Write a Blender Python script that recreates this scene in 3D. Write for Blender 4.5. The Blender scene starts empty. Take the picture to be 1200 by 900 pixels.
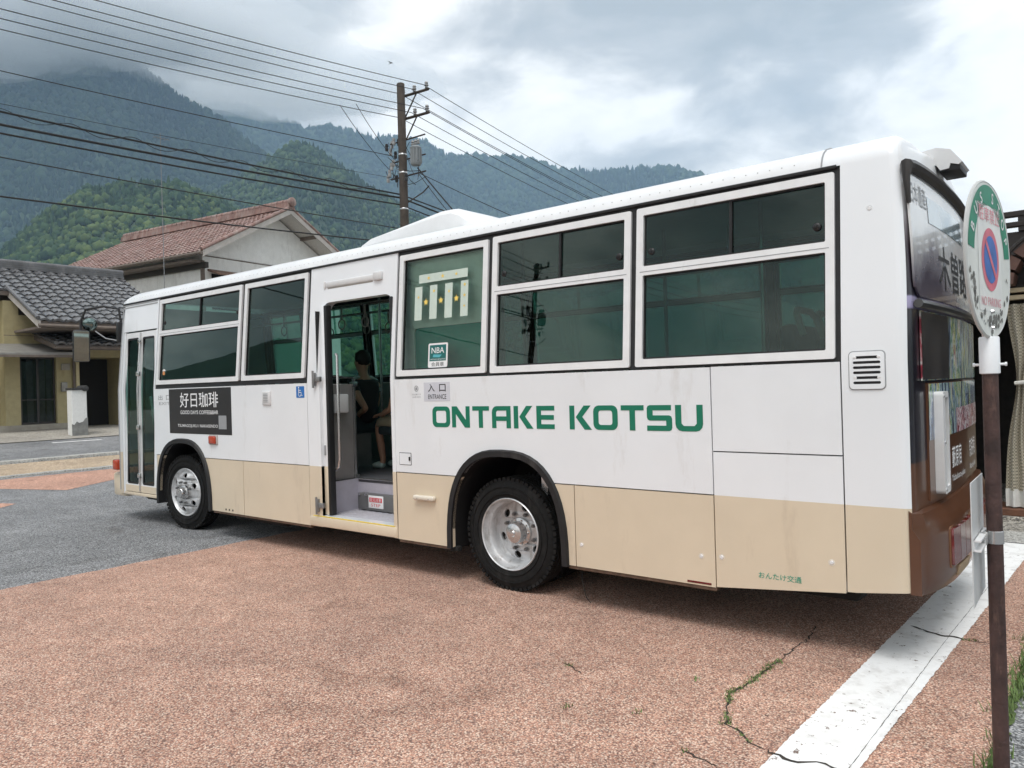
import bpy, bmesh, math, random
import numpy as np
from mathutils import Vector, Matrix, noise as mnoise
from mathutils.geometry import tessellate_polygon
R = math.radians
rnd = random.Random(7)
C = bpy.context.scene.collection
scene = bpy.context.scene

# ------------------------------------------------------------------ camera
CAM = Vector((0.9007, -4.6155, 1.6643))
cam_data = bpy.data.cameras.new('camera')
cam = bpy.data.objects.new('camera', cam_data)
C.objects.link(cam)
cam_data.sensor_width = 36.0
cam_data.lens = 36.0 * 883.52 / 1200.0
cam_data.clip_start = 0.05
cam_data.clip_end = 30000
_yaw, _pit, _rol = R(-38.775185), R(0.060946), R(-1.663835)
_f = Vector((math.sin(_yaw) * math.cos(_pit), math.cos(_yaw) * math.cos(_pit), math.sin(_pit)))
_r = Vector((math.cos(_yaw), -math.sin(_yaw), 0))
_u = _r.cross(_f)
_rr = _r * math.cos(_rol) + _u * math.sin(_rol)
_uu = -_r * math.sin(_rol) + _u * math.cos(_rol)
cam.matrix_world = Matrix(((_rr.x, _uu.x, -_f.x, CAM.x), (_rr.y, _uu.y, -_f.y, CAM.y), (_rr.z, _uu.z, -_f.z, CAM.z), (0, 0, 0, 1)))
scene.camera = cam

# ------------------------------------------------------------------ view, world, sun
scene.view_settings.view_transform = 'Standard'
scene.view_settings.look = 'None'
scene.view_settings.exposure = 0.84
scene.view_settings.gamma = 1.0
scene.cycles.max_bounces = 10
scene.cycles.diffuse_bounces = 3
scene.cycles.glossy_bounces = 4
scene.cycles.transmission_bounces = 6
scene.cycles.transparent_max_bounces = 24
scene.cycles.volume_bounces = 4
scene.cycles.use_denoising = True
scene.cycles.sample_clamp_indirect = 6.0

SUN_EL, SUN_AZ = R(62), R(150)          # azimuth clockwise from +Y
world = bpy.data.worlds.new('World')
scene.world = world
world.use_nodes = True
wn, wl = world.node_tree.nodes, world.node_tree.links
wn.clear()


def N(nt, typ, **kw):
    n = nt.nodes.new(typ)
    for k, v in kw.items():
        if k == 'inp':
            for kk, vv in v.items():
                n.inputs[kk].default_value = vv
        else:
            setattr(n, k, v)
    return n


def ramp(nt, stops, interp='LINEAR'):
    n = nt.nodes.new('ShaderNodeValToRGB')
    cr = n.color_ramp
    cr.interpolation = interp
    while len(cr.elements) > 1:
        cr.elements.remove(cr.elements[-1])
    for i, (p, c) in enumerate(stops):
        e = cr.elements[0] if i == 0 else cr.elements.new(p)
        e.position = p
        e.color = (c[0], c[1], c[2], 1) if len(c) == 3 else c
    return n


def build_world():
    nt = world.node_tree
    L = nt.links.new
    out = N(nt, 'ShaderNodeOutputWorld')
    bg = N(nt, 'ShaderNodeBackground', inp={'Strength': 0.085})
    sky = N(nt, 'ShaderNodeTexSky', sky_type='NISHITA', sun_disc=False, sun_elevation=SUN_EL, sun_rotation=SUN_AZ)
    tc = N(nt, 'ShaderNodeTexCoord')
    sep = N(nt, 'ShaderNodeSeparateXYZ')
    L(tc.outputs['Generated'], sep.inputs[0])
    # flatten the directions onto a cloud layer so that clouds crowd towards the horizon
    zz = N(nt, 'ShaderNodeMath', operation='MAXIMUM', inp={1: 0.0})
    L(sep.outputs['Z'], zz.inputs[0])
    za = N(nt, 'ShaderNodeMath', operation='ADD', inp={1: 0.7})
    L(zz.outputs[0], za.inputs[0])
    dx = N(nt, 'ShaderNodeMath', operation='DIVIDE')
    dy = N(nt, 'ShaderNodeMath', operation='DIVIDE')
    L(sep.outputs['X'], dx.inputs[0]); L(za.outputs[0], dx.inputs[1])
    L(sep.outputs['Y'], dy.inputs[0]); L(za.outputs[0], dy.inputs[1])
    dz = N(nt, 'ShaderNodeMath', operation='MULTIPLY', inp={1: 1.5})
    L(sep.outputs['Z'], dz.inputs[0])
    com = N(nt, 'ShaderNodeCombineXYZ')
    L(dx.outputs[0], com.inputs[0]); L(dy.outputs[0], com.inputs[1]); L(dz.outputs[0], com.inputs[2])
    mp = N(nt, 'ShaderNodeMapping', inp={'Location': CLOUD_SHIFT})
    L(com.outputs[0], mp.inputs[0])
    n1 = N(nt, 'ShaderNodeTexNoise', inp={'Scale': 2.6, 'Detail': 8.0, 'Roughness': 0.48, 'Distortion': 0.35})
    L(mp.outputs[0], n1.inputs['Vector'])
    n2 = N(nt, 'ShaderNodeTexNoise', inp={'Scale': 6.0, 'Detail': 8.0, 'Roughness': 0.58, 'Distortion': 0.4})
    L(mp.outputs[0], n2.inputs['Vector'])
    mx = N(nt, 'ShaderNodeMath', operation='MULTIPLY_ADD', inp={1: 0.55})
    L(n2.outputs[0], mx.inputs[0]); L(n1.outputs[0], mx.inputs[2])
    # the cloud sheet is brighter towards +Y +X (thin) and heavier over the mountains (-X)
    gx = N(nt, 'ShaderNodeMath', operation='MULTIPLY_ADD', inp={1: 0.045})
    L(sep.outputs['X'], gx.inputs[0]); L(mx.outputs[0], gx.inputs[2])
    rp = ramp(nt, [(0.62, (3.8, 3.95, 3.95)), (0.71, (5.1, 5.1, 5.0)), (0.77, (7.2, 7.05, 6.75)), (0.83, (9.8, 9.5, 9.0)), (0.91, (11.2, 10.8, 10.2))])
    L(gx.outputs[0], rp.inputs[0])
    mix = N(nt, 'ShaderNodeMix', data_type='RGBA', inp={0: 0.97})
    L(sky.outputs[0], mix.inputs[6]); L(rp.outputs[0], mix.inputs[7])
    L(mix.outputs[2], bg.inputs['Color'])
    L(bg.outputs[0], out.inputs['Surface'])


CLOUD_SHIFT = (1.3, 0.4, 0.2)
build_world()

sun_data = bpy.data.lights.new('sun', 'SUN')
sun = bpy.data.objects.new('sun', sun_data)
C.objects.link(sun)
sun_data.energy = 1.5
sun_data.angle = R(25)
sun_data.color = (1.0, 0.985, 0.965)
_sd = Vector((math.sin(SUN_AZ) * math.cos(SUN_EL), math.cos(SUN_AZ) * math.cos(SUN_EL), math.sin(SUN_EL)))
sun.rotation_euler = _sd.to_track_quat('Z', 'Y').to_euler()
sun.location = (0, 0, 50)

# ------------------------------------------------------------------ materials
MATS = {}


def mat(name, col, rough=0.5, metal=0.0, var=0.06, scale=12.0, bump=0.0, bscale=60.0, coat=0.0, spec=0.5, dirt=None):
    """one principled paint / stuff with slight procedural variation in object space"""
    m = bpy.data.materials.new(name)
    m.use_nodes = True
    nt = m.node_tree
    L = nt.links.new
    b = nt.nodes['Principled BSDF']
    b.inputs['Roughness'].default_value = rough
    b.inputs['Metallic'].default_value = metal
    b.inputs['Coat Weight'].default_value = coat
    b.inputs['Coat Roughness'].default_value = 0.08
    b.inputs['Specular IOR Level'].default_value = spec
    tc = N(nt, 'ShaderNodeTexCoord')
    nz = N(nt, 'ShaderNodeTexNoise', inp={'Scale': scale, 'Detail': 5.0, 'Roughness': 0.6})
    L(tc.outputs['Object'], nz.inputs['Vector'])
    rp = ramp(nt, [(0.3, [c * (1 - var) for c in col]), (0.7, [min(1, c * (1 + var)) for c in col])])
    L(nz.outputs[0], rp.inputs[0])
    last = rp.outputs[0]
    if dirt:
        dcol, dscale, lo, hi = dirt
        mpp = N(nt, 'ShaderNodeMapping', inp={'Scale': (1, 1, 0.25)})
        L(tc.outputs['Object'], mpp.inputs[0])
        dn = N(nt, 'ShaderNodeTexNoise', inp={'Scale': dscale, 'Detail': 8.0, 'Roughness': 0.7})
        L(mpp.outputs[0], dn.inputs['Vector'])
        mr = N(nt, 'ShaderNodeMapRange', inp={1: lo, 2: hi, 3: 0.0, 4: 1.0})
        L(dn.outputs[0], mr.inputs[0])
        mx = N(nt, 'ShaderNodeMix', data_type='RGBA')
        mx.inputs[7].default_value = (*dcol, 1)
        L(mr.outputs[0], mx.inputs[0]); L(last, mx.inputs[6])
        last = mx.outputs[2]
    L(last, b.inputs['Base Color'])
    if bump:
        bn = N(nt, 'ShaderNodeTexNoise', inp={'Scale': bscale, 'Detail': 4.0})
        L(tc.outputs['Object'], bn.inputs['Vector'])
        bp = N(nt, 'ShaderNodeBump', inp={'Strength': bump, 'Distance': 0.01})
        L(bn.outputs[0], bp.inputs['Height'])
        L(bp.outputs[0], b.inputs['Normal'])
    MATS[name] = m
    return m


def stone_mat(name, tones, cell=95.0, patch=((0.8,) * 3, (1.1,) * 3), pscale=0.7, bump=0.5, rough=0.85, moss=0.0):
    """porous asphalt: stones of several tones (Voronoi cells) over broad worn patches"""
    m = bpy.data.materials.new(name)
    m.use_nodes = True
    nt = m.node_tree
    L = nt.links.new
    b = nt.nodes['Principled BSDF']
    b.inputs['Roughness'].default_value = rough
    b.inputs['Specular IOR Level'].default_value = 0.3
    g = N(nt, 'ShaderNodeNewGeometry')
    v = N(nt, 'ShaderNodeTexVoronoi', feature='F1', inp={'Scale': cell, 'Randomness': 1.0})
    L(g.outputs['Position'], v.inputs['Vector'])
    sp = N(nt, 'ShaderNodeSeparateColor')
    L(v.outputs['Color'], sp.inputs[0])
    n = len(tones)
    rp = ramp(nt, [((i) / n, t) for i, t in enumerate(tones)], 'CONSTANT')
    L(sp.outputs[0], rp.inputs[0])
    # pores between the stones
    pr = N(nt, 'ShaderNodeMapRange', inp={1: 0.40, 2: 0.80, 3: 1.0, 4: 0.40})
    L(v.outputs['Distance'], pr.inputs[0])
    mu = N(nt, 'ShaderNodeMix', data_type='RGBA', blend_type='MULTIPLY', inp={0: 1.0})
    L(rp.outputs[0], mu.inputs[6]); L(pr.outputs[0], mu.inputs[7])
    n1 = N(nt, 'ShaderNodeTexNoise', inp={'Scale': pscale, 'Detail': 6.0, 'Roughness': 0.62})
    L(g.outputs['Position'], n1.inputs['Vector'])
    pp = ramp(nt, [(0.32, patch[0]), (0.68, patch[1])])
    L(n1.outputs[0], pp.inputs[0])
    m2 = N(nt, 'ShaderNodeMix', data_type='RGBA', blend_type='MULTIPLY', inp={0: 1.0})
    L(mu.outputs[2], m2.inputs[6]); L(pp.outputs[0], m2.inputs[7])
    last = m2.outputs[2]
    n3 = N(nt, 'ShaderNodeTexNoise', inp={'Scale': pscale * 9, 'Detail': 5.0, 'Roughness': 0.7})
    L(g.outputs['Position'], n3.inputs['Vector'])
    p3 = ramp(nt, [(0.3, (0.82, 0.82, 0.82)), (0.7, (1.15, 1.15, 1.15))])
    L(n3.outputs[0], p3.inputs[0])
    m3 = N(nt, 'ShaderNodeMix', data_type='RGBA', blend_type='MULTIPLY', inp={0: 1.0})
    L(last, m3.inputs[6]); L(p3.outputs[0], m3.inputs[7])
    last = m3.outputs[2]
    n5 = N(nt, 'ShaderNodeTexNoise', inp={'Scale': 1.3, 'Detail': 3.0, 'Roughness': 0.5, 'Distortion': 0.8})
    L(g.outputs['Position'], n5.inputs['Vector'])
    p5 = ramp(nt, [(0.62, (1, 1, 1)), (0.74, (0.74, 0.72, 0.71))])
    L(n5.outputs[0], p5.inputs[0])
    m5 = N(nt, 'ShaderNodeMix', data_type='RGBA', blend_type='MULTIPLY', inp={0: 1.0})
    L(last, m5.inputs[6]); L(p5.outputs[0], m5.inputs[7])
    last = m5.outputs[2]
    L(last, b.inputs['Base Color'])
    bp = N(nt, 'ShaderNodeBump', inp={'Strength': bump, 'Distance': 0.006})
    bp.invert = True
    L(v.outputs['Distance'], bp.inputs['Height'])
    L(bp.outputs[0], b.inputs['Normal'])
    MATS[name] = m
    return m


def glass_mat(name, tint, ior=1.5, rough=0.0):
    """thin tinted pane: transmitted light takes the tint, the rest is a mirror by Fresnel"""
    m = bpy.data.materials.new(name)
    m.use_nodes = True
    nt = m.node_tree
    L = nt.links.new
    nt.nodes.clear()
    out = N(nt, 'ShaderNodeOutputMaterial')
    tr = N(nt, 'ShaderNodeBsdfTransparent', inp={'Color': (*tint, 1)})
    gl = N(nt, 'ShaderNodeBsdfGlossy', inp={'Roughness': rough, 'Color': (0.82, 1.0, 0.94, 1)})
    fr = N(nt, 'ShaderNodeFresnel', inp={'IOR': ior})
    tc = N(nt, 'ShaderNodeTexCoord')
    nz = N(nt, 'ShaderNodeTexNoise', inp={'Scale': 1.3, 'Detail': 2.0})
    L(tc.outputs['Object'], nz.inputs['Vector'])
    bp = N(nt, 'ShaderNodeBump', inp={'Strength': 0.03, 'Distance': 0.02})
    L(nz.outputs[0], bp.inputs['Height'])
    L(bp.outputs[0], gl.inputs['Normal'])
    mx = N(nt, 'ShaderNodeMixShader')
    L(fr.outputs[0], mx.inputs[0]); L(tr.outputs[0], mx.inputs[1]); L(gl.outputs[0], mx.inputs[2])
    L(mx.outputs[0], out.inputs['Surface'])
    MATS[name] = m
    return m


def ramp_mat(name, stops, axis='Z', rough=0.3, coat=0.3, interp='LINEAR', noise_amt=0.0, nscale=(3, 3, 3), lo=0.0, hi=1.0):
    """printed wrap: colour bands along one object axis, with optional wobble"""
    m = bpy.data.materials.new(name)
    m.use_nodes = True
    nt = m.node_tree
    L = nt.links.new
    b = nt.nodes['Principled BSDF']
    b.inputs['Roughness'].default_value = rough
    b.inputs['Coat Weight'].default_value = coat
    g = N(nt, 'ShaderNodeNewGeometry')
    sp = N(nt, 'ShaderNodeSeparateXYZ')
    L(g.outputs['Position'], sp.inputs[0])
    mp = N(nt, 'ShaderNodeMapping', inp={'Scale': nscale})
    L(g.outputs['Position'], mp.inputs[0])
    nz = N(nt, 'ShaderNodeTexNoise', inp={'Scale': 1.0, 'Detail': 6.0, 'Roughness': 0.6})
    L(mp.outputs[0], nz.inputs['Vector'])
    ad = N(nt, 'ShaderNodeMath', operation='MULTIPLY_ADD', inp={1: noise_amt, 2: -noise_amt / 2})
    L(nz.outputs[0], ad.inputs[0])
    sm = N(nt, 'ShaderNodeMath', operation='ADD')
    L(sp.outputs[axis], sm.inputs[0]); L(ad.outputs[0], sm.inputs[1])
    mr = N(nt, 'ShaderNodeMapRange', inp={1: lo, 2: hi})
    L(sm.outputs[0], mr.inputs[0])
    rp = ramp(nt, [((p - lo) / (hi - lo), c) for p, c in stops], interp)
    L(mr.outputs[0], rp.inputs[0])
    L(rp.outputs[0], b.inputs['Base Color'])
    MATS[name] = m
    return m


WHITE = mat('white_paint', (0.795, 0.815, 0.835), 0.30, var=0.025, scale=2, coat=0.4, bump=.9, bscale=1.5, dirt=((0.52, 0.49, 0.45), 4.0, 0.58, 0.95))
BEIGE = mat('beige_paint', (0.67, 0.57, 0.43), 0.34, var=0.04, scale=2, coat=0.3, bump=.9, bscale=1.5, dirt=((0.42, 0.33, 0.24), 4.0, 0.58, 0.95))
ROOFW = mat('roof_white', (0.74, 0.75, 0.76), 0.38, var=0.05, scale=4, coat=0.2, dirt=((0.40, 0.39, 0.36), 6.0, 0.60, 0.95))
ALU = mat('frame_aluminium', (0.78, 0.78, 0.78), 0.36, 0.15, var=0.05, scale=8, dirt=((0.38, 0.37, 0.35), 9.0, 0.60, 0.95))
STEEL = mat('brushed_steel', (0.62, 0.62, 0.62), 0.25, 0.9, var=0.08)
RIM = mat('wheel_silver', (0.62, 0.63, 0.64), 0.42, 0.45, var=0.12, scale=18, dirt=((0.20, 0.175, 0.15), 16.0, 0.50, 0.78))
RUBBER = mat('tyre_rubber', (0.013, 0.013, 0.013), 0.85, var=0.3, scale=25, bump=0.15, spec=0.2, dirt=((0.05, 0.046, 0.042), 8.0, 0.54, 0.85))
BLACK = mat('black_trim', (0.012, 0.012, 0.013), 0.5, var=0.2)
GASKET = mat('black_gasket', (0.008, 0.008, 0.009), 0.6, var=0.2)
DARK = mat('underbody_dark', (0.007, 0.0065, 0.006), 0.9, var=0.3)
LINING = mat('interior_lining', (0.20, 0.21, 0.20), 0.7, var=0.1)
CEIL = mat('interior_ceiling', (0.42, 0.43, 0.42), 0.7, var=0.05)
FLOORM = mat('interior_floor', (0.09, 0.09, 0.10), 0.7, var=0.2, scale=40)
STEPM = mat('step_checker', (0.50, 0.49, 0.53), 0.55, var=0.1, scale=30, bump=0.5, bscale=160)
PANELG = mat('partition_grey', (0.30, 0.28, 0.27), 0.55, var=0.08)
YELLOW = mat('yellow_edge', (0.72, 0.55, 0.08), 0.5, var=0.15, scale=30)
SEATF = mat('seat_fabric', (0.03, 0.05, 0.055), 0.9, var=0.3, scale=50)
GRIP = mat('seat_grip', (0.45, 0.55, 0.52), 0.4)
GREEN = mat('letter_green', (0.0, 0.17, 0.095), 0.35, var=0.05, coat=0.3)
GREEN2 = mat('small_green', (0.02, 0.30, 0.20), 0.4, var=0.05)
ADBLK = mat('advert_black', (0.018, 0.017, 0.019), 0.4, var=0.15)
PRINTW = mat('print_white', (0.78, 0.78, 0.78), 0.5, var=0.03)
PRINTK = mat('print_black', (0.015, 0.015, 0.016), 0.5, var=0.05)
PRINTG = mat('print_grey', (0.30, 0.31, 0.32), 0.5, var=0.05)
PLATEG = mat('plate_lilac_grey', (0.60, 0.61, 0.66), 0.4, var=0.04)
BLUE = mat('sign_blue', (0.02, 0.16, 0.48), 0.4, var=0.05)
REDP = mat('print_red', (0.62, 0.05, 0.07), 0.5, var=0.1)
NBAG = mat('sticker_green', (0.005, 0.12, 0.11), 0.3, var=0.08)
ORANGE = mat('marker_orange', (0.42, 0.045, 0.015), 0.18, var=0.15, coat=0.5)
REDL = mat('tail_red', (0.13, 0.008, 0.010), 0.12, var=0.3, scale=30, coat=0.6)
CLEARL = mat('lamp_clear', (0.62, 0.60, 0.55), 0.15, var=0.1, coat=0.5)
BROWN = mat('bumper_brown', (0.095, 0.038, 0.018), 0.28, var=0.08, scale=5, coat=0.5)
LAMPW = mat('lamp_white', (0.66, 0.66, 0.66), 0.35, var=0.04)
MIRR = mat('mirror_glass', (0.20, 0.26, 0.25), 0.03, 1.0, var=0.01)
SKIN = mat('skin', (0.48, 0.27, 0.18), 0.55, var=0.06)
GLASS = glass_mat('green_tinted_glass', (0.135, 0.29, 0.25), 1.58)
GLASSF = glass_mat('far_tinted_glass', (0.22, 0.44, 0.37), 1.5)
GLASSL = glass_mat('light_tinted_glass', (0.68, 0.82, 0.75), 1.52)
GLASSD = glass_mat('door_glass', (0.24, 0.42, 0.38), 1.5)
WRAP = ramp_mat('rear_wrap', [(0.3, (0.095, 0.038, 0.018)), (1.155, (0.09, 0.036, 0.017)), (1.165, (0.010, 0.009, 0.016)), (2.03, (0.010, 0.009, 0.016)), (2.035, (0.30, 0.27, 0.42)), (2.10, (0.36, 0.33, 0.50)), (2.105, (0.012, 0.010, 0.018)), (2.38, (0.03, 0.02, 0.03)), (2.50, (0.16, 0.14, 0.15)), (2.62, (0.42, 0.42, 0.43)), (2.78, (0.75, 0.76, 0.77)), (3.3, (0.76, 0.77, 0.78))], lo=0.3, hi=3.3)

RED_PAVE = stone_mat('red_porous_asphalt', [(0.62, 0.375, 0.29), (0.50, 0.285, 0.215), (0.72, 0.50, 0.40), (0.40, 0.23, 0.18), (0.62, 0.40, 0.31), (0.48, 0.34, 0.285), (0.78, 0.61, 0.51), (0.26, 0.165, 0.14)], 118, ((0.77, 0.735, 0.715), (1.10, 1.045, 0.985)), 0.42)
ASPHALT = stone_mat('grey_asphalt', [(0.27, 0.275, 0.28), (0.18, 0.185, 0.19), (0.36, 0.365, 0.37), (0.11, 0.112, 0.116), (0.28, 0.285, 0.29), (0.44, 0.44, 0.44)], 92, ((0.74, 0.74, 0.75), (1.14, 1.14, 1.14)), 0.35)
ORANGE_PAVE = stone_mat('orange_asphalt', [(0.62, 0.355, 0.26), (0.52, 0.29, 0.21), (0.70, 0.44, 0.33), (0.46, 0.27, 0.20)], 60, ((0.80, 0.80, 0.82), (1.1, 1.1, 1.1)), 0.9)
TAN_PAVE = stone_mat('tan_footway', [(0.55, 0.43, 0.30), (0.48, 0.36, 0.25), (0.62, 0.50, 0.37), (0.40, 0.31, 0.22)], 40, ((0.85, 0.85, 0.85), (1.1, 1.1, 1.1)), 0.9)
KERBM = stone_mat('kerb_concrete', [(0.55, 0.54, 0.50), (0.48, 0.47, 0.44), (0.60, 0.59, 0.56)], 70, ((0.7, 0.7, 0.7), (1.1, 1.1, 1.1)), 2.0, 0.3)
CONCRETE = stone_mat('yard_concrete', [(0.44, 0.41, 0.36), (0.40, 0.37, 0.33), (0.48, 0.45, 0.40)], 50, ((0.75, 0.75, 0.75), (1.1, 1.1, 1.08)), 0.6, 0.25)
GRAVEL = stone_mat('washed_gravel', [(0.45, 0.42, 0.36), (0.26, 0.24, 0.21), (0.55, 0.52, 0.46), (0.16, 0.15, 0.14)], 55, ((0.8, 0.8, 0.8), (1.1, 1.1, 1.1)), 1.5, 0.6)
EARTH = stone_mat('valley_ground', [(0.08, 0.11, 0.04), (0.10, 0.12, 0.05), (0.06, 0.09, 0.035)], 3.0, ((0.7, 0.75, 0.7), (1.2, 1.15, 1.1)), 0.02, 0.2)


def line_mat():
    """white road paint, chipped and dirty: stones show where it has worn off"""
    m = bpy.data.materials.new('white_road_paint')
    m.use_nodes = True
    nt = m.node_tree
    L = nt.links.new
    b = nt.nodes['Principled BSDF']
    b.inputs['Roughness'].default_value = 0.7
    g = N(nt, 'ShaderNodeNewGeometry')
    n1 = N(nt, 'ShaderNodeTexNoise', inp={'Scale': 22.0, 'Detail': 9.0, 'Roughness': 0.72})
    n2 = N(nt, 'ShaderNodeTexNoise', inp={'Scale': 1.6, 'Detail': 5.0, 'Roughness': 0.6})
    n4 = N(nt, 'ShaderNodeTexNoise', inp={'Scale': 7.0, 'Detail': 7.0, 'Roughness': 0.65})
    for n in (n1, n2, n4):
        L(g.outputs['Position'], n.inputs['Vector'])
    r1 = ramp(nt, [(0.30, (0.64, 0.63, 0.61)), (0.50, (0.84, 0.84, 0.83))])
    L(n4.outputs[0], r1.inputs[0])
    ad = N(nt, 'ShaderNodeMath', operation='MULTIPLY_ADD', inp={1: 0.35})
    L(n2.outputs[0], ad.inputs[0]); L(n1.outputs[0], ad.inputs[2])
    mr = N(nt, 'ShaderNodeMapRange', inp={1: 0.545, 2: 0.528, 3: 0.0, 4: 1.0})
    L(ad.outputs[0], mr.inputs[0])
    mx = N(nt, 'ShaderNodeMix', data_type='RGBA')
    mx.inputs[7].default_value = (0.17, 0.12, 0.10, 1)
    L(mr.outputs[0], mx.inputs[0]); L(r1.outputs[0], mx.inputs[6])
    L(mx.outputs[2], b.inputs['Base Color'])
    bp = N(nt, 'ShaderNodeBump', inp={'Strength': 0.5, 'Distance': 0.006})
    L(n1.outputs[0], bp.inputs['Height'])
    L(bp.outputs[0], b.inputs['Normal'])
    return m


LINEM = line_mat()


# ------------------------------------------------------------------ mesh helpers
class MB:
    """collects shapes, then links them as ONE mesh object"""
    def __init__(self):
        self.bm = bmesh.new()

    def box(self, x0, x1, y0, y1, z0, z1, bev=0.0, seg=2, M=None):
        g = bmesh.ops.create_cube(self.bm, size=1.0)
        vs = g['verts']
        for v in vs:
            v.co = Vector((x0 + (v.co.x + .5) * (x1 - x0), y0 + (v.co.y + .5) * (y1 - y0), z0 + (v.co.z + .5) * (z1 - z0)))
        if bev:
            es = list({e for v in vs for e in v.link_edges})
            r = bmesh.ops.bevel(self.bm, geom=es, offset=bev, segments=seg, affect='EDGES', profile=0.5)
            vs = list({v for f in r['faces'] for v in f.verts} | {v for v in vs if v.is_valid})
        if M is not None:
            for v in vs:
                v.co = M @ v.co
        return vs

    def tube(self, pts, r, n=8, closed=False):
        pts = [Vector(p) for p in pts]
        rings = []
        prev = None
        m = len(pts)
        for i, p in enumerate(pts):
            if closed:
                t = pts[(i + 1) % m] - pts[i - 1]
            else:
                t = (pts[min(i + 1, m - 1)] - pts[max(i - 1, 0)])
            t.normalize()
            a = Vector((0, 0, 1)) if abs(t.z) < 0.9 else Vector((1, 0, 0))
            if prev is not None:
                a = prev
            u = (a - t * a.dot(t)).normalized()
            w = t.cross(u)
            prev = u
            ri = r[i] if isinstance(r, (list, tuple)) else r
            rings.append([self.bm.verts.new(p + (u * math.cos(2 * math.pi * k / n) + w * math.sin(2 * math.pi * k / n)) * ri) for k in range(n)])
        for i in range(m if closed else m - 1):
            A, B = rings[i], rings[(i + 1) % m]
            for k in range(n):
                self.bm.faces.new((A[k], A[(k + 1) % n], B[(k + 1) % n], B[k]))
        if not closed:
            self.bm.faces.new(rings[0][::-1]); self.bm.faces.new(rings[-1])

    def lathe(self, prof, n=32, origin=(0, 0, 0), axis='Z', cap0=False, cap1=False):
        """prof: (radius, height) pairs; axis: which way height runs"""
        o = Vector(origin)
        rings = []
        for r, h in prof:
            ring = []
            for k in range(n):
                a = 2 * math.pi * k / n
                c, s = r * math.cos(a), r * math.sin(a)
                v = {'Z': (c, s, h), 'Y': (c, h, s), 'X': (h, c, s)}[axis]
                ring.append(self.bm.verts.new(o + Vector(v)))
            rings.append(ring)
        for A, B in zip(rings, rings[1:]):
            for k in range(n):
                self.bm.faces.new((A[k], A[(k + 1) % n], B[(k + 1) % n], B[k]))
        if cap0:
            self.bm.faces.new(rings[0][::-1])
        if cap1:
            self.bm.faces.new(rings[-1])

    def poly(self, loops, fn):
        """tessellated polygon with holes in (u,v); fn maps (u,v) to 3D. returns faces"""
        vv = [[Vector((a, b, 0)) for a, b in lp] for lp in loops]
        tris = tessellate_polygon(vv)
        flat = [p for lp in loops for p in lp]
        vs = [self.bm.verts.new((p[0], p[1], 0)) for p in flat]
        fs = []
        for t in tris:
            try:
                fs.append(self.bm.faces.new([vs[i] for i in t]))
            except ValueError:
                pass
        self._map = fn
        return vs, fs

    def plate(self, loops, fn, back, cuts=()):
        """polygon with holes mapped by fn(u,v) with its rim extruded to fn2=back(u,v)"""
        bm = bmesh.new()
        tmp, self.bm = self.bm, bm
        self.poly(loops, None)
        self.bm = tmp
        for c in cuts:
            bmesh.ops.bisect_plane(bm, geom=bm.verts[:] + bm.edges[:] + bm.faces[:], plane_co=(0, c, 0), plane_no=(0, 1, 0))
        bmesh.ops.recalc_face_normals(bm, faces=bm.faces[:])
        if bm.faces and sum(f.normal.z for f in bm.faces) < 0:
            bmesh.ops.reverse_faces(bm, faces=bm.faces[:])
        be = [e for e in bm.edges if len(e.link_faces) == 1]
        uv = {v: (v.co.x, v.co.y) for v in bm.verts}
        new = {}
        for v, (a, b) in uv.items():
            new[v] = self.bm.verts.new(fn(a, b))
        for f in bm.faces:
            self.bm.faces.new([new[v] for v in f.verts])
        bk = {}
        for e in be:
            for v in e.verts:
                if v not in bk:
                    bk[v] = self.bm.verts.new(back(*uv[v]))
        for e in be:
            l = e.link_loops[0]
            a, b = l.vert, l.link_loop_next.vert
            self.bm.faces.new((new[b], new[a], bk[a], bk[b]))
        bm.free()

    def prism(self, poly, fn0, fn1):
        """closed prism between two mapped copies of a simple polygon"""
        n = len(poly)
        A = [self.bm.verts.new(fn0(*p)) for p in poly]
        B = [self.bm.verts.new(fn1(*p)) for p in poly]
        for i in range(n):
            self.bm.faces.new((A[i], A[(i + 1) % n], B[(i + 1) % n], B[i]))
        tris = tessellate_polygon([[Vector((a, b, 0)) for a, b in poly]])
        for t in tris:
            self.bm.faces.new([A[i] for i in t]); self.bm.faces.new([B[i] for i in reversed(t)])

    def faces(self, vs, fs):
        V = [self.bm.verts.new(v) for v in vs]
        for f in fs:
            self.bm.faces.new([V[i] for i in f])

    def build(self, name, material=None, parent=None, smooth=35, recalc=True, base=None):
        if recalc:
            bmesh.ops.recalc_face_normals(self.bm, faces=self.bm.faces[:])
        me = bpy.data.meshes.new(name)
        self.bm.to_mesh(me)
        self.bm.free()
        return link(name, me, material, parent, smooth, base)


def link(name, me, material=None, parent=None, smooth=35, base=None):
    o = bpy.data.objects.new(name, me)
    C.objects.link(o)
    if material:
        for m in (material if isinstance(material, (list, tuple)) else [material]):
            me.materials.append(m)
    if smooth:
        me.polygons.foreach_set('use_smooth', [True] * len(me.polygons))
        me.set_sharp_from_angle(angle=R(smooth))
    if base is not None:
        o.location = base
        me.transform(Matrix.Translation(-Vector(base)))
    if parent is not None:
        o.parent = parent
        w = parent.location if parent.type == 'EMPTY' or parent.parent is None else None
        # parts are modelled in world space; shift them under their thing
        if parent.parent is None:
            o.location = -Vector(parent.location)
    return o


def thing(name, label, cat, loc=(0, 0, 0), group=None):
    o = bpy.data.objects.new(name, None)
    o.empty_display_size = 0.3
    C.objects.link(o)
    o.location = loc
    o['label'] = label
    o['category'] = cat
    if group:
        o['group'] = group
    return o


def tag(o, label, cat, group=None):
    o['label'] = label
    o['category'] = cat
    if group:
        o['group'] = group
    return o


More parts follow.
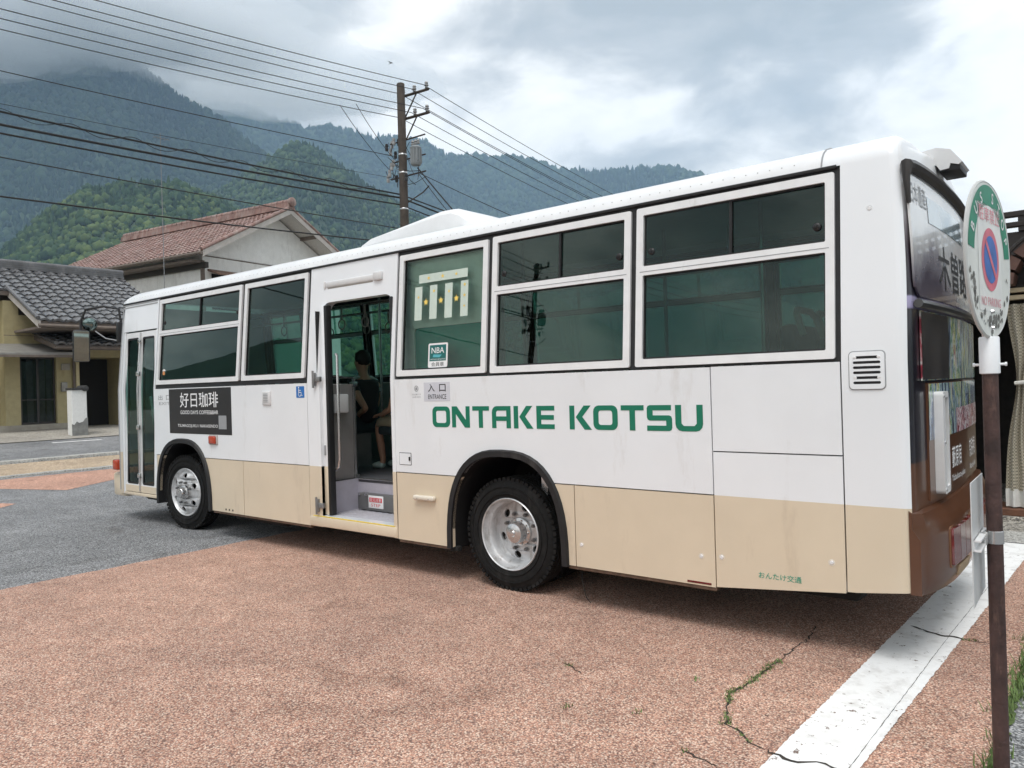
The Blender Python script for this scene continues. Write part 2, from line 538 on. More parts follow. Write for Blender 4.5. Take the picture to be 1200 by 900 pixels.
def struct(o, kind='structure', label=None):
    o['kind'] = kind
    if label:
        o['label'] = label
    return o


def text_mesh(body, size, bold=0.0, spacing=1.0):
    cu = bpy.data.curves.new('lettering', 'FONT')
    cu.body = body
    cu.size = size
    cu.offset = bold
    cu.space_character = spacing
    cu.resolution_u = 3
    cu.fill_mode = 'FRONT'
    o = bpy.data.objects.new('lettering', cu)
    C.objects.link(o)
    dg = bpy.context.evaluated_depsgraph_get()
    me = bpy.data.meshes.new_from_object(o.evaluated_get(dg))
    bpy.data.objects.remove(o)
    return me


def lettering(body, u0, u1, v0, v1, fn, material, parent, name='lettering', bold=0.0, keep=False):
    """text fitted into the box u0..u1, v0..v1 of a surface given by fn(u,v)"""
    me = text_mesh(body, 1.0, bold)
    co = np.array([v.co for v in me.vertices]) if len(me.vertices) else np.zeros((1, 3))
    a, b = co.min(0), co.max(0)
    sx, sy = (u1 - u0) / max(1e-6, b[0] - a[0]), (v1 - v0) / max(1e-6, b[1] - a[1])
    if keep:
        s = min(sx, sy)
        u0 += ((u1 - u0) - s * (b[0] - a[0])) / 2
        sx = sy = s
    for v in me.vertices:
        v.co = Vector(fn(u0 + (v.co.x - a[0]) * sx, v0 + (v.co.y - a[1]) * sy))
    me.materials.clear()
    return link(name, me, material, parent, 0)


def rrect(x0, z0, x1, z1, r=0.03, n=4, r4=None):
    """rounded rectangle loop, counter-clockwise; r4 = radii of (bl, br, tr, tl)"""
    rs = r4 or (r,) * 4
    out = []
    for (cx, cz, a0), rad in zip(((x0, z0, 180), (x1, z0, 270), (x1, z1, 0), (x0, z1, 90)), rs):
        if rad <= 0:
            out.append((cx, cz)); continue
        ox = cx + rad * (1 if cx == x0 else -1)
        oz = cz + rad * (1 if cz == z0 else -1)
        for k in range(n + 1):
            a = R(a0 + 90 * k / n)
            out.append((ox + rad * math.cos(a), oz + rad * math.sin(a)))
    return out


def copy_tree(o, parent=None):
    c = o.copy()
    C.objects.link(c)
    c.parent = parent
    for ch in list(o.children):
        copy_tree(ch, c)
    return c

# ------------------------------------------------------------------ ground
def terr(x):
    """the lane climbs gently towards the houses beyond X = -20"""
    if x > -20: return 0.0
    if x > -26: return -0.05 * (x + 20)
    if x > -28: return 0.3 - (x + 26) * 0.1
    return 0.5


KINKS = (-20.0, -26.0, -28.0)


def sheet(name, poly, lift, material, holes=(), kind='structure', label=None):
    """flat piece of ground draped over the terrain, lift metres above it"""
    b = MB()
    b.poly([poly] + list(holes), None)
    for k in KINKS:
        bmesh.ops.bisect_plane(b.bm, geom=b.bm.verts[:] + b.bm.edges[:] + b.bm.faces[:], plane_co=(k, 0, 0), plane_no=(1, 0, 0))
    for v in b.bm.verts:
        v.co.z = terr(v.co.x) + lift
    bmesh.ops.recalc_face_normals(b.bm, faces=b.bm.faces[:])
    if sum(f.normal.z for f in b.bm.faces) < 0:
        bmesh.ops.reverse_faces(b.bm, faces=b.bm.faces[:])
    o = b.build(name, material, None, 0, recalc=False)
    return struct(o, kind, label)


def rough_edge(p, q, n, amp, seed):
    r = random.Random(seed)
    p, q = Vector(p), Vector(q)
    d = (q - p).normalized()
    nn = Vector((-d.y, d.x))
    return [tuple(p.lerp(q, i / n) + nn * r.uniform(-amp, amp) + d * r.uniform(-.3, .3) * (q - p).length / n * (0 < i < n)) for i in range(n + 1)]


sheet('ground', [(-5200, -1450), (2300, -1450), (2300, 5200), (-5200, 5200)], -0.012, EARTH)
sheet('asphalt_road', [(-26, -45), (28, -45), (28, 45), (-26, 45)], 0.0, ASPHALT)
red_left = rough_edge((-6.75, -14), (-6.75, 4.005), 90, 0.025, 3)
sheet('red_pavement', red_left + [(-3, 4.005)] + rough_edge((0.455, 4.005), (0.455, -14), 60, 0.02, 4), 0.004, RED_PAVE)
lineL = rough_edge((-0.385, -3.2), (-0.13, 4.0), 420, 0.004, 5)
lineR = rough_edge((0.26, 4.0), (-0.075, -3.2), 420, 0.004, 6)
sheet('white_line', lineL + lineR, 0.008, LINEM)
sheet('gravel_strip', [(-1.5, 4.62), (4, 4.62), (4, 9.5), (-1.5, 9.5)], 0.006, GRAVEL)
sheet('stone_strip', [(-1.5, 4.01), (4, 4.01), (4, 4.615), (-1.5, 4.615)], 0.012, KERBM)
sheet('orange_pavement', [(-17.15, -6), (-17.15, 9), (-14.9, 4.2), (-14.74, 2.08), (-13.9, 0.91), (-15.39, 0.33), (-16.2, -6)], 0.004, ORANGE_PAVE)
sheet('orange_pavement', [(-13.12, -0.36), (-12.79, -0.24), (-12.52, -0.55), (-12.7, -4), (-14, -4)], 0.004, ORANGE_PAVE)
sheet('tan_footway', [(-20.7, -30), (-17.62, -30), (-17.62, 30), (-20.7, 30)], 0.012, TAN_PAVE)


def kerb(name, x0, x1, h):
    """kerbstones laid end to end, each its own piece"""
    root = thing(name, 'x', 'kerb', ((x0 + x1) / 2, 4, terr(x0)))
    b = MB()
    b.box(x0, x1, 0, 0.594, -0.1, h, 0.012)
    first = None
    return b, root


for nm, lab, x0, x1, h in (('kerb', 'low pale concrete kerb between the orange paving and the tan footway', -17.60, -17.40, 0.05), ('kerb', 'pale concrete kerb between the tan footway and the grey lane', -21.15, -20.80, 0.07)):
    root = thing(nm, lab, 'kerb', ((x0 + x1) / 2, 3, 0), 'concrete kerbs along the footway')
    b = MB()
    b.box(x0 - (x0 + x1) / 2, x1 - (x0 + x1) / 2, 0, 0.594, -0.1, h, 0.012)
    st = b.build('kerbstone', KERBM, root)
    zb = terr((x0 + x1) / 2)
    for i in range(26):
        o = st if i == 0 else st.copy()
        if i:
            C.objects.link(o)
        o.location = (0, -9 + i * 0.6, zb + rnd.uniform(-.006, .006))
sheet('house_yard', [(-60, -25), (-26.0, -25), (-26.0, 40), (-60, 40)], 0.02, CONCRETE)
sheet('road_marking', [(-25.25, 4.75), (-25.1, 4.75), (-25.02, 6.2), (-25.17, 6.2)], 0.008, LINEM)


# cracks in the red pavement, with moss and weeds growing from them
def crack(name, pts, w, seed, material, lift=0.006, jit=.012):
    r = random.Random(seed)
    P = []
    for a, b_ in zip(pts, pts[1:]):
        n = max(2, int((Vector(b_) - Vector(a)).length / 0.03))
        for i in range(n):
            P.append(Vector(a).lerp(Vector(b_), i / n) + Vector((r.uniform(-jit, jit), r.uniform(-jit, jit))))
    P.append(Vector(pts[-1]))
    b = MB()
    L_, R_ = [], []
    for i, p in enumerate(P):
        d = (P[min(i + 1, len(P) - 1)] - P[max(i - 1, 0)]).normalized()
        nn = Vector((-d.y, d.x))
        ww = w * r.uniform(.4, 1.3) * (1 if 0 < i < len(P) - 1 else .1)
        L_.append(b.bm.verts.new((p.x + nn.x * ww, p.y + nn.y * ww, lift)))
        R_.append(b.bm.verts.new((p.x - nn.x * ww, p.y - nn.y * ww, lift)))
    for i in range(len(P) - 1):
        b.bm.faces.new((R_[i], R_[i + 1], L_[i + 1], L_[i]))
    return struct(b.build(name, material, None, 0, recalc=False), 'structure'), P


CRACKM = mat('crack_dark', (0.035, 0.028, 0.022), 0.95, var=0.4, scale=30)
MOSSM = mat('moss', (0.07, 0.105, 0.03), 0.95, var=0.45, scale=40, bump=0.6, bscale=90)
WEEDM = mat('weed_green', (0.11, 0.17, 0.045), 0.7, var=0.4, scale=30)
_, c1 = crack('pavement_crack', [(-0.70, 0.52), (-0.66, 0.22), (-0.68, -0.05), (-0.70, -0.62), (-0.735, -0.85), (-0.60, -1.17), (-0.44, -1.28), (-0.36, -1.32)], 0.006, 1, CRACKM)
crack('pavement_crack', [(-0.36, -1.32), (-0.24, -1.36), (-0.12, -1.30), (-0.03, -1.31)], 0.009, 2, CRACKM, 0.0105)
crack('pavement_crack', [(-0.19, 0.85), (-0.02, 0.75), (0.14, 0.76)], 0.010, 3, CRACKM, 0.0105)
crack('pavement_crack', [(0.14, 0.76), (0.30, 0.74)], 0.006, 4, CRACKM)
_, c2 = crack('pavement_crack', [(-0.67, -1.54), (-0.55, -1.56), (-0.47, -1.57)], 0.007, 5, CRACKM)
crack('pavement_crack', [(-0.115, -2.9), (-0.02, -1.3), (0.04, 0.8), (0.12, 3.0)], 0.0014, 6, CRACKM, 0.0105, .0015)
crack('pavement_crack', [(-1.72, -0.95), (-1.60, -0.99), (-1.52, -1.05)], 0.004, 7, CRACKM)


def tufts(name, spots, material, seed, h=(0.015, 0.05), per=16, spread=0.03):
    r = random.Random(seed)
    b = MB()
    for x, y in spots:
        for k in range(per):
            px, py = x + r.gauss(0, spread), y + r.gauss(0, spread)
            a, hh, w = r.uniform(0, 6.28), r.uniform(*h), r.uniform(.0015, .004)
            lx, ly = math.cos(a) * hh * r.uniform(.2, .9), math.sin(a) * hh * r.uniform(.2, .9)
            dx, dy = -math.sin(a) * w, math.cos(a) * w
            b.faces([(px - dx, py - dy, .004), (px + dx, py + dy, .004), (px + lx * .5 + dx * .8, py + ly * .5 + dy * .8, hh * .6), (px + lx * .5 - dx * .8, py + ly * .5 - dy * .8, hh * .6), (px + lx, py + ly, hh)], [(0, 1, 2, 3), (3, 2, 4)])
    o = b.build(name, material, None, 0, recalc=False)
    return struct(o, 'stuff')


moss_spots = [(p.x, p.y) for p in c1 if -0.95 < p.y < -0.2] * 2 + [(p.x, p.y) for p in c1 if -1.3 < p.y < -1.05][::2]
tufts('moss', moss_spots, WEEDM, 3, (.004, .018), 14, .012)
tufts('weeds', [(-.74, -.80), (-.73, -.86), (-.62, -1.12), (-.60, -1.16), (-.66, -1.53), (.14, .74), (.17, .76), (-.95, -.75), (-1.35, -1.45), (-1.66, -.97), (-1.02, -1.3)], WEEDM, 4, (.008, .03), 14, .014)
r_ = random.Random(9)
tufts('grass', [(0.45 + r_.gauss(0, .022), -1.2 + i * .035 + r_.uniform(-.02, .02)) for i in range(95) if r_.random() < (.9 if (i < 16 or 25 < i < 60) else .25)], WEEDM, 5, (.015, .07), 14, .022)
crack('seam_earth', [(0.455, -2.0), (0.45, -.5), (0.46, 1.0), (0.455, 4.5)], 0.022, 8, MOSSM, 0.007)

# ------------------------------------------------------------------ the bus
W = 2.35
BX = -4.9
bus = thing('bus', 'white and beige city bus with green lettering parked with its middle door open', 'bus', (BX, W / 2, 0))


def ys(z):
    """how far the near side leans in at height z"""
    return max(0.0, (z - 1.745)) * 0.083


def side(off=0.0, far=False):
    if far:
        return lambda x, z: (x, W - ys(z) + off, z)
    return lambda x, z: (x, ys(z) - off, z)


def panel(name, loops, material, off=0.0, depth=0.03, parent=bus, far=False):
    b = MB()
    b.plate(loops, side(off, far), side(off - depth, far), cuts=(1.745,))
    return b.build(name, material, parent, 20)


def rect(x0, x1, z0, z1):
    return [(x0, z0), (x1, z0), (x1, z1), (x0, z1)]


def arch(cx, hw, top, z0=0.30, n=26, grow=0.0):
    """wheel opening: a superellipse standing on the sill, left to right"""
    out = []
    for k in range(n + 1):
        a = math.pi - math.pi * k / n
        c, s = math.cos(a), math.sin(a)
        out.append((cx + (hw + grow) * math.copysign(abs(c) ** (2 / 2.7), c), z0 + (top + grow - z0) * abs(s) ** (2 / 2.7)))
    return out


RA = arch(-2.93, 0.565, 1.095)
FA = arch(-7.96, 0.595, 1.075)
XF = -9.56          # where the flat side ends at the front
BZ = 0.912          # white / beige line


def arch_between(A, z_lo):
    return [p for p in A if p[1] >= z_lo - 1e-6]


def cross(A, z):
    """x of the left and right flank of an arch at height z"""
    h = len(A) // 2
    l = next(p for p in A[:h + 1] if p[1] >= z)
    r = [p for p in A[h:] if p[1] >= z][-1]
    i, j = A.index(l), A.index(r)
    a, b = A[max(i - 1, 0)], A[min(j + 1, len(A) - 1)]
    xl = l[0] if l[1] == a[1] else a[0] + (l[0] - a[0]) * (z - a[1]) / (l[1] - a[1])
    xr = r[0] if r[1] == b[1] else b[0] + (r[0] - b[0]) * (z - b[1]) / (r[1] - b[1])
    return xl, xr


g = 0.004
DOOR = (-5.25, -4.215)      # middle door opening
# upper white side: from the front door to the door post, and from the door to the rear hatch
fl, fr = cross(FA, BZ)
rl, rr_ = cross(RA, BZ)
panel('side_panel', [[(-8.615, BZ + g)] + [(fl, BZ + g)] + [p for p in FA if p[1] > BZ + .01] + [(fr, BZ + g), (-5.45 - g, BZ + g), (-5.45 - g, 1.745 - g), (-8.615, 1.745 - g)]], WHITE)
panel('side_panel', [[(-4.165, BZ + g), (rl, BZ + g)] + [p for p in RA if p[1] > BZ + .01] + [(rr_, BZ + g), (-1.157 - g, BZ + g), (-1.157 - g, 1.745 - g), (-4.165, 1.745 - g)]], WHITE)
# beige skirt panels


def skirt(x0, x1, z0=0.312, z1=BZ - g, extra=None):
    panel('skirt_panel', [rect(x0 + g, x1 - g, z0, z1)], BEIGE)


fl2, fr2 = cross(FA, 0.34)
panel('skirt_panel', [[(fr2, 0.312)] + [(-6.645 - g, 0.312), (-6.645 - g, BZ - g), (fr, BZ - g)] + [p for p in FA[len(FA) // 2:] if .33 < p[1] < BZ - .02]], BEIGE)
skirt(-6.645, -5.45)
rl2, rr2 = cross(RA, 0.34)
panel('skirt_panel', [[(-4.165 + g, 0.312), (rl2, 0.312)] + [p for p in RA[:len(RA) // 2] if .33 < p[1] < BZ - .02] + [(rl, BZ - g), (-4.165 + g, BZ - g)]], BEIGE)
panel('skirt_panel', [[(rr2, 0.312), (-2.247 - g, 0.312), (-2.247 - g, BZ - g), (rr_, BZ - g)] + [p for p in RA[len(RA) // 2:] if .33 < p[1] < BZ - .02]], BEIGE)
skirt(-2.247, -1.157)
# pieces around the front wheel and door
panel('skirt_panel', [[(-8.60, 0.36), (fl2, 0.36)] + [p for p in FA[:len(FA) // 2] if .37 < p[1] < BZ - .02] + [(fl, BZ - g), (-8.60, BZ - g)]], BEIGE)
panel('side_panel', [rect(XF, -8.62, 2.52, 2.90)], WHITE)
panel('side_panel', [rect(XF, XF + 0.05, 0.36, 2.516)], WHITE, off=-0.004)
panel('side_panel', [rect(-8.655, -8.619, 0.36, 2.516)], WHITE, off=-0.002)
# rear hatches (the lower one is two-tone)
panel('engine_hatch', [rect(-1.157 + g, -0.354 - g, 1.195 + g, 1.743)], WHITE)
hl = panel('engine_hatch', [rect(-1.157 + g, -0.354 - g, BZ, 1.195 - g)], WHITE)
b = MB()
b.plate([[(-1.157 + g, 0.317), (-0.36, 0.395), (-0.354 - g, 0.41), (-0.354 - g, BZ), (-1.157 + g, BZ)]], side(0), side(-0.03))
b.build('hatch_skirt', BEIGE, hl, 20)
# door surround: rounded opening
panel('door_surround', [rect(-5.45 + g, -4.165 - g, 0.42, 2.89), rrect(DOOR[0], 0.425, DOOR[1], 2.53, r4=(0, 0, .11, .11), n=5)], [WHITE], depth=0.10)
panel('skirt_panel', [rect(-5.45 + g, DOOR[0] - .0, 0.315, BZ)], BEIGE, off=0.0025, depth=0.05)
panel('skirt_panel', [rect(DOOR[1], -4.165 - g, 0.315, BZ)], BEIGE, off=0.0025, depth=0.05)
# window band behind the frames (black pillars show between the frames)
WIN = [(-8.585, -6.695, 1.795, 2.872, True), (-6.640, -5.490, 1.795, 2.868, False), (-4.130, -3.078, 1.768, 2.858, False), (-3.030, -1.752, 1.762, 2.868, True), (-1.706, -0.382, 1.762, 2.872, True)]
panel('window_band', [rect(-8.617, -5.455, 1.748, 2.90)] + [rrect(w[0] + .02, w[2] + .02, w[1] - .02, w[3] - .02, .01, 1) for w in WIN[:2]], BLACK, off=-0.012, depth=0.05)
panel('window_band', [rect(-4.163, -0.356, 1.748, 2.90)] + [rrect(w[0] + .02, w[2] + .02, w[1] - .02, w[3] - .02, .01, 1) for w in WIN[2:]], BLACK, off=-0.012, depth=0.05)


def window(w, far=False, glass=GLASS, detail=True):
    x0, x1, z0, z1, split = w
    t = 0.052
    loops = [rrect(x0, z0, x1, z1, .012, 2)]
    zm = z0 + (z1 - z0) * 0.60
    if split:
        loops += [rrect(x0 + t, z0 + t, x1 - t, zm - .032, .008, 2), rrect(x0 + t, zm + .032, x1 - t, z1 - t, .008, 2)]
    else:
        loops += [rrect(x0 + t, z0 + t, x1 - t, z1 - t, .008, 2)]
    f = panel('window_frame', loops, ALU, off=0.008, depth=0.045, far=far)
    if detail:
        # inner step of the frame profile
        b = MB()
        for lp in loops[1:]:
            xs, zs_ = [p[0] for p in lp], [p[1] for p in lp]
            a0, a1, c0, c1 = min(xs), max(xs), min(zs_), max(zs_)
            b.plate([rrect(a0 - .002, c0 - .002, a1 + .002, c1 + .002, .008, 2), rrect(a0 + .011, c0 + .011, a1 - .011, c1 - .011, .006, 2)], side(-.012, far), side(-.03, far))
        b.build('gasket', GASKET, f, 20)
        if split:
            b = MB()
            b.plate([rect(x0 + .03, x1 - .03, zm - .009, zm - .004)], side(.0095, far), side(.0, far))
            b.build('frame_groove', PRINTG, f, 0)

    def pane(a0, a1, c0, c1, off):
        bb = MB()
        fn, bk = side(off, far), side(off - .005, far)
        bb.faces([fn(a0, c0), fn(a1, c0), fn(a1, c1), fn(a0, c1)], [(0, 1, 2, 3)])
        bb.build('pane', glass, f, 0, recalc=False)
    if split:
        xm = (x0 + x1) / 2
        pane(x0 + t - .01, x1 - t + .01, z0 + t - .01, zm - .02, -.02)
        pane(x0 + t - .01, xm + .02, zm + .02, z1 - t + .01, -.016)
        pane(xm - .012, x1 - t + .01, zm + .02, z1 - t + .01, -.026)
        if detail:
            b = MB()
            b.plate([rect(xm + .008, xm + .026, zm + .03, z1 - t)], side(-.010, far), side(-.03, far))
            b.build('glazing_bar', GASKET, f, 0)
            for lx in (x0 + t + .055, x1 - t - .055):
                b = MB()
                cz = zm + .032 + .10
                b.lathe([(0.0001, -.006), (.018, -.005), (.024, 0), (.026, .012)], 18, (lx, ys(cz) + .012, cz), 'Y')
                b.lathe([(0.0001, -.012), (.010, -.011), (.011, -.004)], 12, (lx, ys(cz) + .012, cz + .004), 'Y')
                b.build('latch', BLACK, f, 40)
    else:
        pane(x0 + t - .01, x1 - t + .01, z0 + t - .01, z1 - t + .01, -.02)
    return f


wins = [window(w, glass=GLASSL if i == 2 else GLASS) for i, w in enumerate(WIN)]
# small round sticker in the first window
b = MB()
pz = 1.945
b.lathe([(0.0001, 0), (.045, 0)], 24, (-8.44, ys(pz) + .0215, pz), 'Y')
b.build('sticker', PRINTW, bus, 0)
b = MB()
b.lathe([(0.0001, 0), (.03, 0)], 20, (-8.44, ys(pz - .012) + .0185, pz - .012), 'Y')
b.build('sticker', mat('sticker_orange', (.75, .30, .10), .4), bus, 0)

# far side: lower wall and its windows
panel('far_side_panel', [rect(-9.6, -0.06, 0.36, 1.745) + []], WHITE, far=True)
FWIN = [(-9.45, -8.60, 1.80, 2.86, True), (-8.52, -7.20, 1.80, 2.86, True), (-7.12, -5.80, 1.80, 2.86, True), (-5.72, -4.40, 1.80, 2.86, True), (-4.32, -3.00, 1.80, 2.86, True), (-2.92, -1.60, 1.80, 2.86, True), (-1.52, -0.38, 1.80, 2.86, True)]
panel('far_window_band', [rect(-9.6, -0.06, 1.748, 2.90)] + [rrect(w[0] + .02, w[2] + .02, w[1] - .02, w[3] - .02, .01, 1) for w in FWIN], BLACK, off=-.012, depth=.05, far=True)
for w in FWIN:
    window(w, True, GLASSF, False)

# roof: extruded profile with a drip rail, a rivet row and rounded ends
PROF = [(ys(2.905) - .004, 2.905), (ys(2.93) + .002, 2.935), (.118, 2.972), (.150, 3.008), (.205, 3.042), (.30, 3.072), (.55, 3.105), (.85, 3.122), (W / 2, 3.128)]
PROFS = PROF + [(W - y, z) for y, z in PROF[-2::-1]]


def loft(xs, prof_at, name, material, parent=bus, smooth=30):
    b = MB()
    rows = [[b.bm.verts.new((x if not callable(x) else x, y, z)) for y, z in prof_at(i)] for i, x in enumerate(xs)]
    for A, B in zip(rows, rows[1:]):
        for k in range(len(A) - 1):
            b.bm.faces.new((A[k], A[k + 1], B[k + 1], B[k]))
    return b.build(name, material, parent, smooth)


def roof_front(i):
    t = (0, .0, .02, .06, .13, .24)[i]
    return [(y + (W / 2 - y) * t * .35, z - (z - 2.86) * t * 2.3) for y, z in PROFS]


loft([-0.46, -9.40, -9.56, -9.68, -9.77, -9.83], roof_front, 'roof', ROOFW)
b = MB()
b.tube([(-0.37, ys(2.9) - .004, 2.902), (-9.62, ys(2.9) - .004, 2.902)], .011, 6)
b.build('drip_rail', BLACK, bus)
b = MB()
for i in range(118):
    x = -0.62 - i * .0765
    b.lathe([(0.0001, -.0035), (.0035, -.0025), (.0045, 0.001)], 6, (x, .113, 2.962), 'Y')
struct(b.build('rivets', mat('rivet_grey', (.42, .42, .42), .4, .4), bus, 40), 'stuff')
b = MB()
b.plate([rect(-9.60, -8.66, 2.872, 2.888)], side(.004), side(-.01))
b.plate([rect(-9.60, -8.66, 2.842, 2.858)], side(.004), side(-.01))
b.build('roof_trim', mat('trim_grey', (.33, .33, .33), .4), bus, 0)
# roof air conditioner fairing
acp = [(-5.34, 3.14, .50), (-5.31, 3.195, .55), (-5.15, 3.245, .58), (-4.6, 3.31, .58), (-4.12, 3.37, .58), (-3.98, 3.365, .58), (-3.88, 3.315, .57), (-3.79, 3.225, .56), (-3.62, 3.17, .54), (-3.2, 3.115, .50)]


def ac_prof(i):
    x, zt, hw = acp[i]
    zb = 3.128
    h = max(.005, zt - zb)
    c = W / 2
    pts = [(c - hw + .01, zb), (c - hw, zb + h * .30), (c - hw + .015, zb + h * .74), (c - hw + .05, zb + h * .92), (c - hw + .13, zt), (c, zt + h * .02)]
    return pts + [(2 * c - y, z) for y, z in pts[-2::-1]]


loft([a[0] for a in acp], ac_prof, 'roof_air_conditioner', ROOFW, smooth=24)
b = MB()
b.box(-5.25, -3.95, W / 2 - .56, W / 2 + .56, 3.06, 3.14, .01)
b.build('shadow_gap_block', BLACK, bus)  # black block stands in for the shaded gap under the fairing

# rear: the corner column, the face and the roof end in one rounded shell
OUT = [(0.0, .40), (0.0, .60), (0.0, BZ), (0, 1.2), (0, 1.5), (0.0, 1.745), (ys(2.1), 2.1), (ys(2.5), 2.5), (ys(2.905), 2.905)] + [(y + .002, z) for y, z in PROF[1:]]


def rear_lean(z):
    return -0.022 * max(0, z - 2.0) ** 2 - 0.0


def rearx(y, z, off=0.0):
    """X of the rear face, gently bowed"""
    u = min(1.0, max(-1.0, (y - W / 2) / (W / 2)))
    return 0.012 + 0.05 * (1 - u * u) + rear_lean(z) * 2.2 + off


def rear_shell():
    b = MB()
    rad = .075
    rows = []
    half = OUT
    n = len(half)
    full = half + [(W - y, z) for y, z in half[-2::-1]]

    def nrm(i):
        a = full[max(i - 1, 0)]
        c = full[min(i + 1, len(full) - 1)]
        d = Vector((c[0] - a[0], c[1] - a[1])).normalized()
        v = Vector((d.y, -d.x))
        return v if v.dot(Vector((W / 2 - full[i][0], 2.0 - full[i][1]))) > 0 else -v
    steps = [(-0.46, 0), (-.30, 0), (-.15, 0), (-.060, 0.0)] + [(-.06 + rad * math.sin(R(a)), rad * (1 - math.cos(R(a)))) for a in (15, 30, 45, 60, 75, 88)]
    for x, ins in steps:
        row = []
        for i, (y, z) in enumerate(full):
            v = nrm(i)
            k = 1.0 if x > -.06 else 0.0
            zz = z + v.y * ins if z > 1.8 else (z if z > .41 else z + max(0, x + .354) * .13)
            row.append(b.bm.verts.new((x + rear_lean(z) * 2.0 * max(0, min(1, (x + .30) / .28)), y + v.x * ins, zz)))
        rows.append(row)
    # the column starts at the seam beside the hatch; above the windows it reaches the roof seam
    for A, B in zip(rows, rows[1:]):
        for k in range(len(full) - 1):
            b.bm.faces.new((A[k], A[k + 1], B[k + 1], B[k]))
    last = rows[-1]
    m = 18
    prev = None
    for i in range(n):
        a, c = last[i], last[len(full) - 1 - i]
        line = [a]
        if i < n - 1:
            for k in range(1, m):
                u = k / m
                y = a.co.y + (c.co.y - a.co.y) * u
                edge = a.co.x
                w = math.sin(math.pi * u) ** .7
                line.append(b.bm.verts.new((edge + (rearx(y, a.co.z) - edge) * min(1, w * 1.6), y, a.co.z)))
            line.append(c)
        if prev:
            if len(line) > 1:
                for k in range(m):
                    b.bm.faces.new((prev[k], prev[k + 1], line[k + 1], line[k]))
            else:
                for k in range(m):
                    try:
                        b.bm.faces.new((prev[k], prev[k + 1], line[0]))
                    except ValueError:
                        pass
        prev = line
    # cut away the part in front of the hatch seam below the roof line
    dele = [f for f in b.bm.faces if f.calc_center_median().x < -.352 and f.calc_center_median().z < 2.9]
    bm = b.bm
    return b


def livery_mat():
    """painted rear shell: white over beige on the flank, printed wrap behind the corner"""
    m = WRAP.copy()
    m.name = 'rear_livery'
    nt = m.node_tree
    L = nt.links.new
    bs = nt.nodes['Principled BSDF']
    old = bs.inputs['Base Color'].links[0].from_socket
    gg = N(nt, 'ShaderNodeNewGeometry')
    sp = N(nt, 'ShaderNodeSeparateXYZ')
    L(gg.outputs['Position'], sp.inputs[0])
    st = N(nt, 'ShaderNodeMath', operation='GREATER_THAN', inp={1: BZ})
    L(sp.outputs['Z'], st.inputs[0])
    c = N(nt, 'ShaderNodeMix', data_type='RGBA')
    c.inputs[6].default_value = (0.67, 0.57, 0.43, 1)
    c.inputs[7].default_value = (0.795, 0.815, 0.835, 1)
    L(st.outputs[0], c.inputs[0])
    # corner boundary follows the lean of the rear face
    zz = N(nt, 'ShaderNodeMath', operation='SUBTRACT', inp={1: 2.0})
    L(sp.outputs['Z'], zz.inputs[0])
    z0 = N(nt, 'ShaderNodeMath', operation='MAXIMUM', inp={1: 0.0})
    L(zz.outputs[0], z0.inputs[0])
    z2 = N(nt, 'ShaderNodeMath', operation='MULTIPLY')
    L(z0.outputs[0], z2.inputs[0]); L(z0.outputs[0], z2.inputs[1])
    z3 = N(nt, 'ShaderNodeMath', operation='MULTIPLY_ADD', inp={1: 0.044})
    L(z2.outputs[0], z3.inputs[0]); L(sp.outputs['X'], z3.inputs[2])
    wr = N(nt, 'ShaderNodeMath', operation='GREATER_THAN', inp={1: -0.006})
    L(z3.outputs[0], wr.inputs[0])
    mx = N(nt, 'ShaderNodeMix', data_type='RGBA')
    L(wr.outputs[0], mx.inputs[0]); L(c.outputs[2], mx.inputs[6]); L(old, mx.inputs[7])
    L(mx.outputs[2], bs.inputs['Base Color'])
    return m


b = rear_shell()
bm = b.bm
geom = bm.verts[:] + bm.edges[:] + bm.faces[:]
bmesh.ops.bisect_plane(bm, geom=geom, plane_co=(-.350, 0, 0), plane_no=(1, 0, 0))
kill = [f for f in bm.faces if f.calc_center_median().x < -.3505 and f.calc_center_median().z < 2.89]
bmesh.ops.delete(bm, geom=kill, context='FACES')
b.build('rear_shell', livery_mat(), bus, 40)
# seam in the roof ahead of the rear shell
b = MB()
pr = [(y, z + .002) for y, z in PROFS]
b.tube([(-.455, y - (.002 if y < W / 2 else -.002), z) for y, z in pr], .0045, 5)
b.build('roof_seam', PRINTG, bus)


def rpatch(name, y0, y1, z0, z1, off, material, parent=bus, ny=14, nz=8, thick=0.0, radius=0.0):
    b = MB()
    b.bm.free()
    b.bm = bmesh.new()
    rows = []
    for j in range(nz + 1):
        z = z0 + (z1 - z0) * j / nz
        ins = 0
        if radius:
            d = min(z - z0, z1 - z)
            if d < radius:
                ins = radius - math.sqrt(max(0, radius ** 2 - (radius - d) ** 2))
        rows.append([b.bm.verts.new((rearx(y0 + ins + (y1 - y0 - 2 * ins) * i / ny, z, off), y0 + ins + (y1 - y0 - 2 * ins) * i / ny, z)) for i in range(ny + 1)])
    for A, B in zip(rows, rows[1:]):
        for k in range(ny):
            b.bm.faces.new((A[k], A[k + 1], B[k + 1], B[k]))
    if thick:
        bmesh.ops.recalc_face_normals(b.bm, faces=b.bm.faces[:])
        r = bmesh.ops.extrude_face_region(b.bm, geom=b.bm.faces[:])
        for v in r['geom']:
            if isinstance(v, bmesh.types.BMVert):
                v.co.x -= thick
    return b.build(name, material, parent, 30)


def rear_fn(off):
    return lambda y, z: (rearx(y, z, off), y, z)


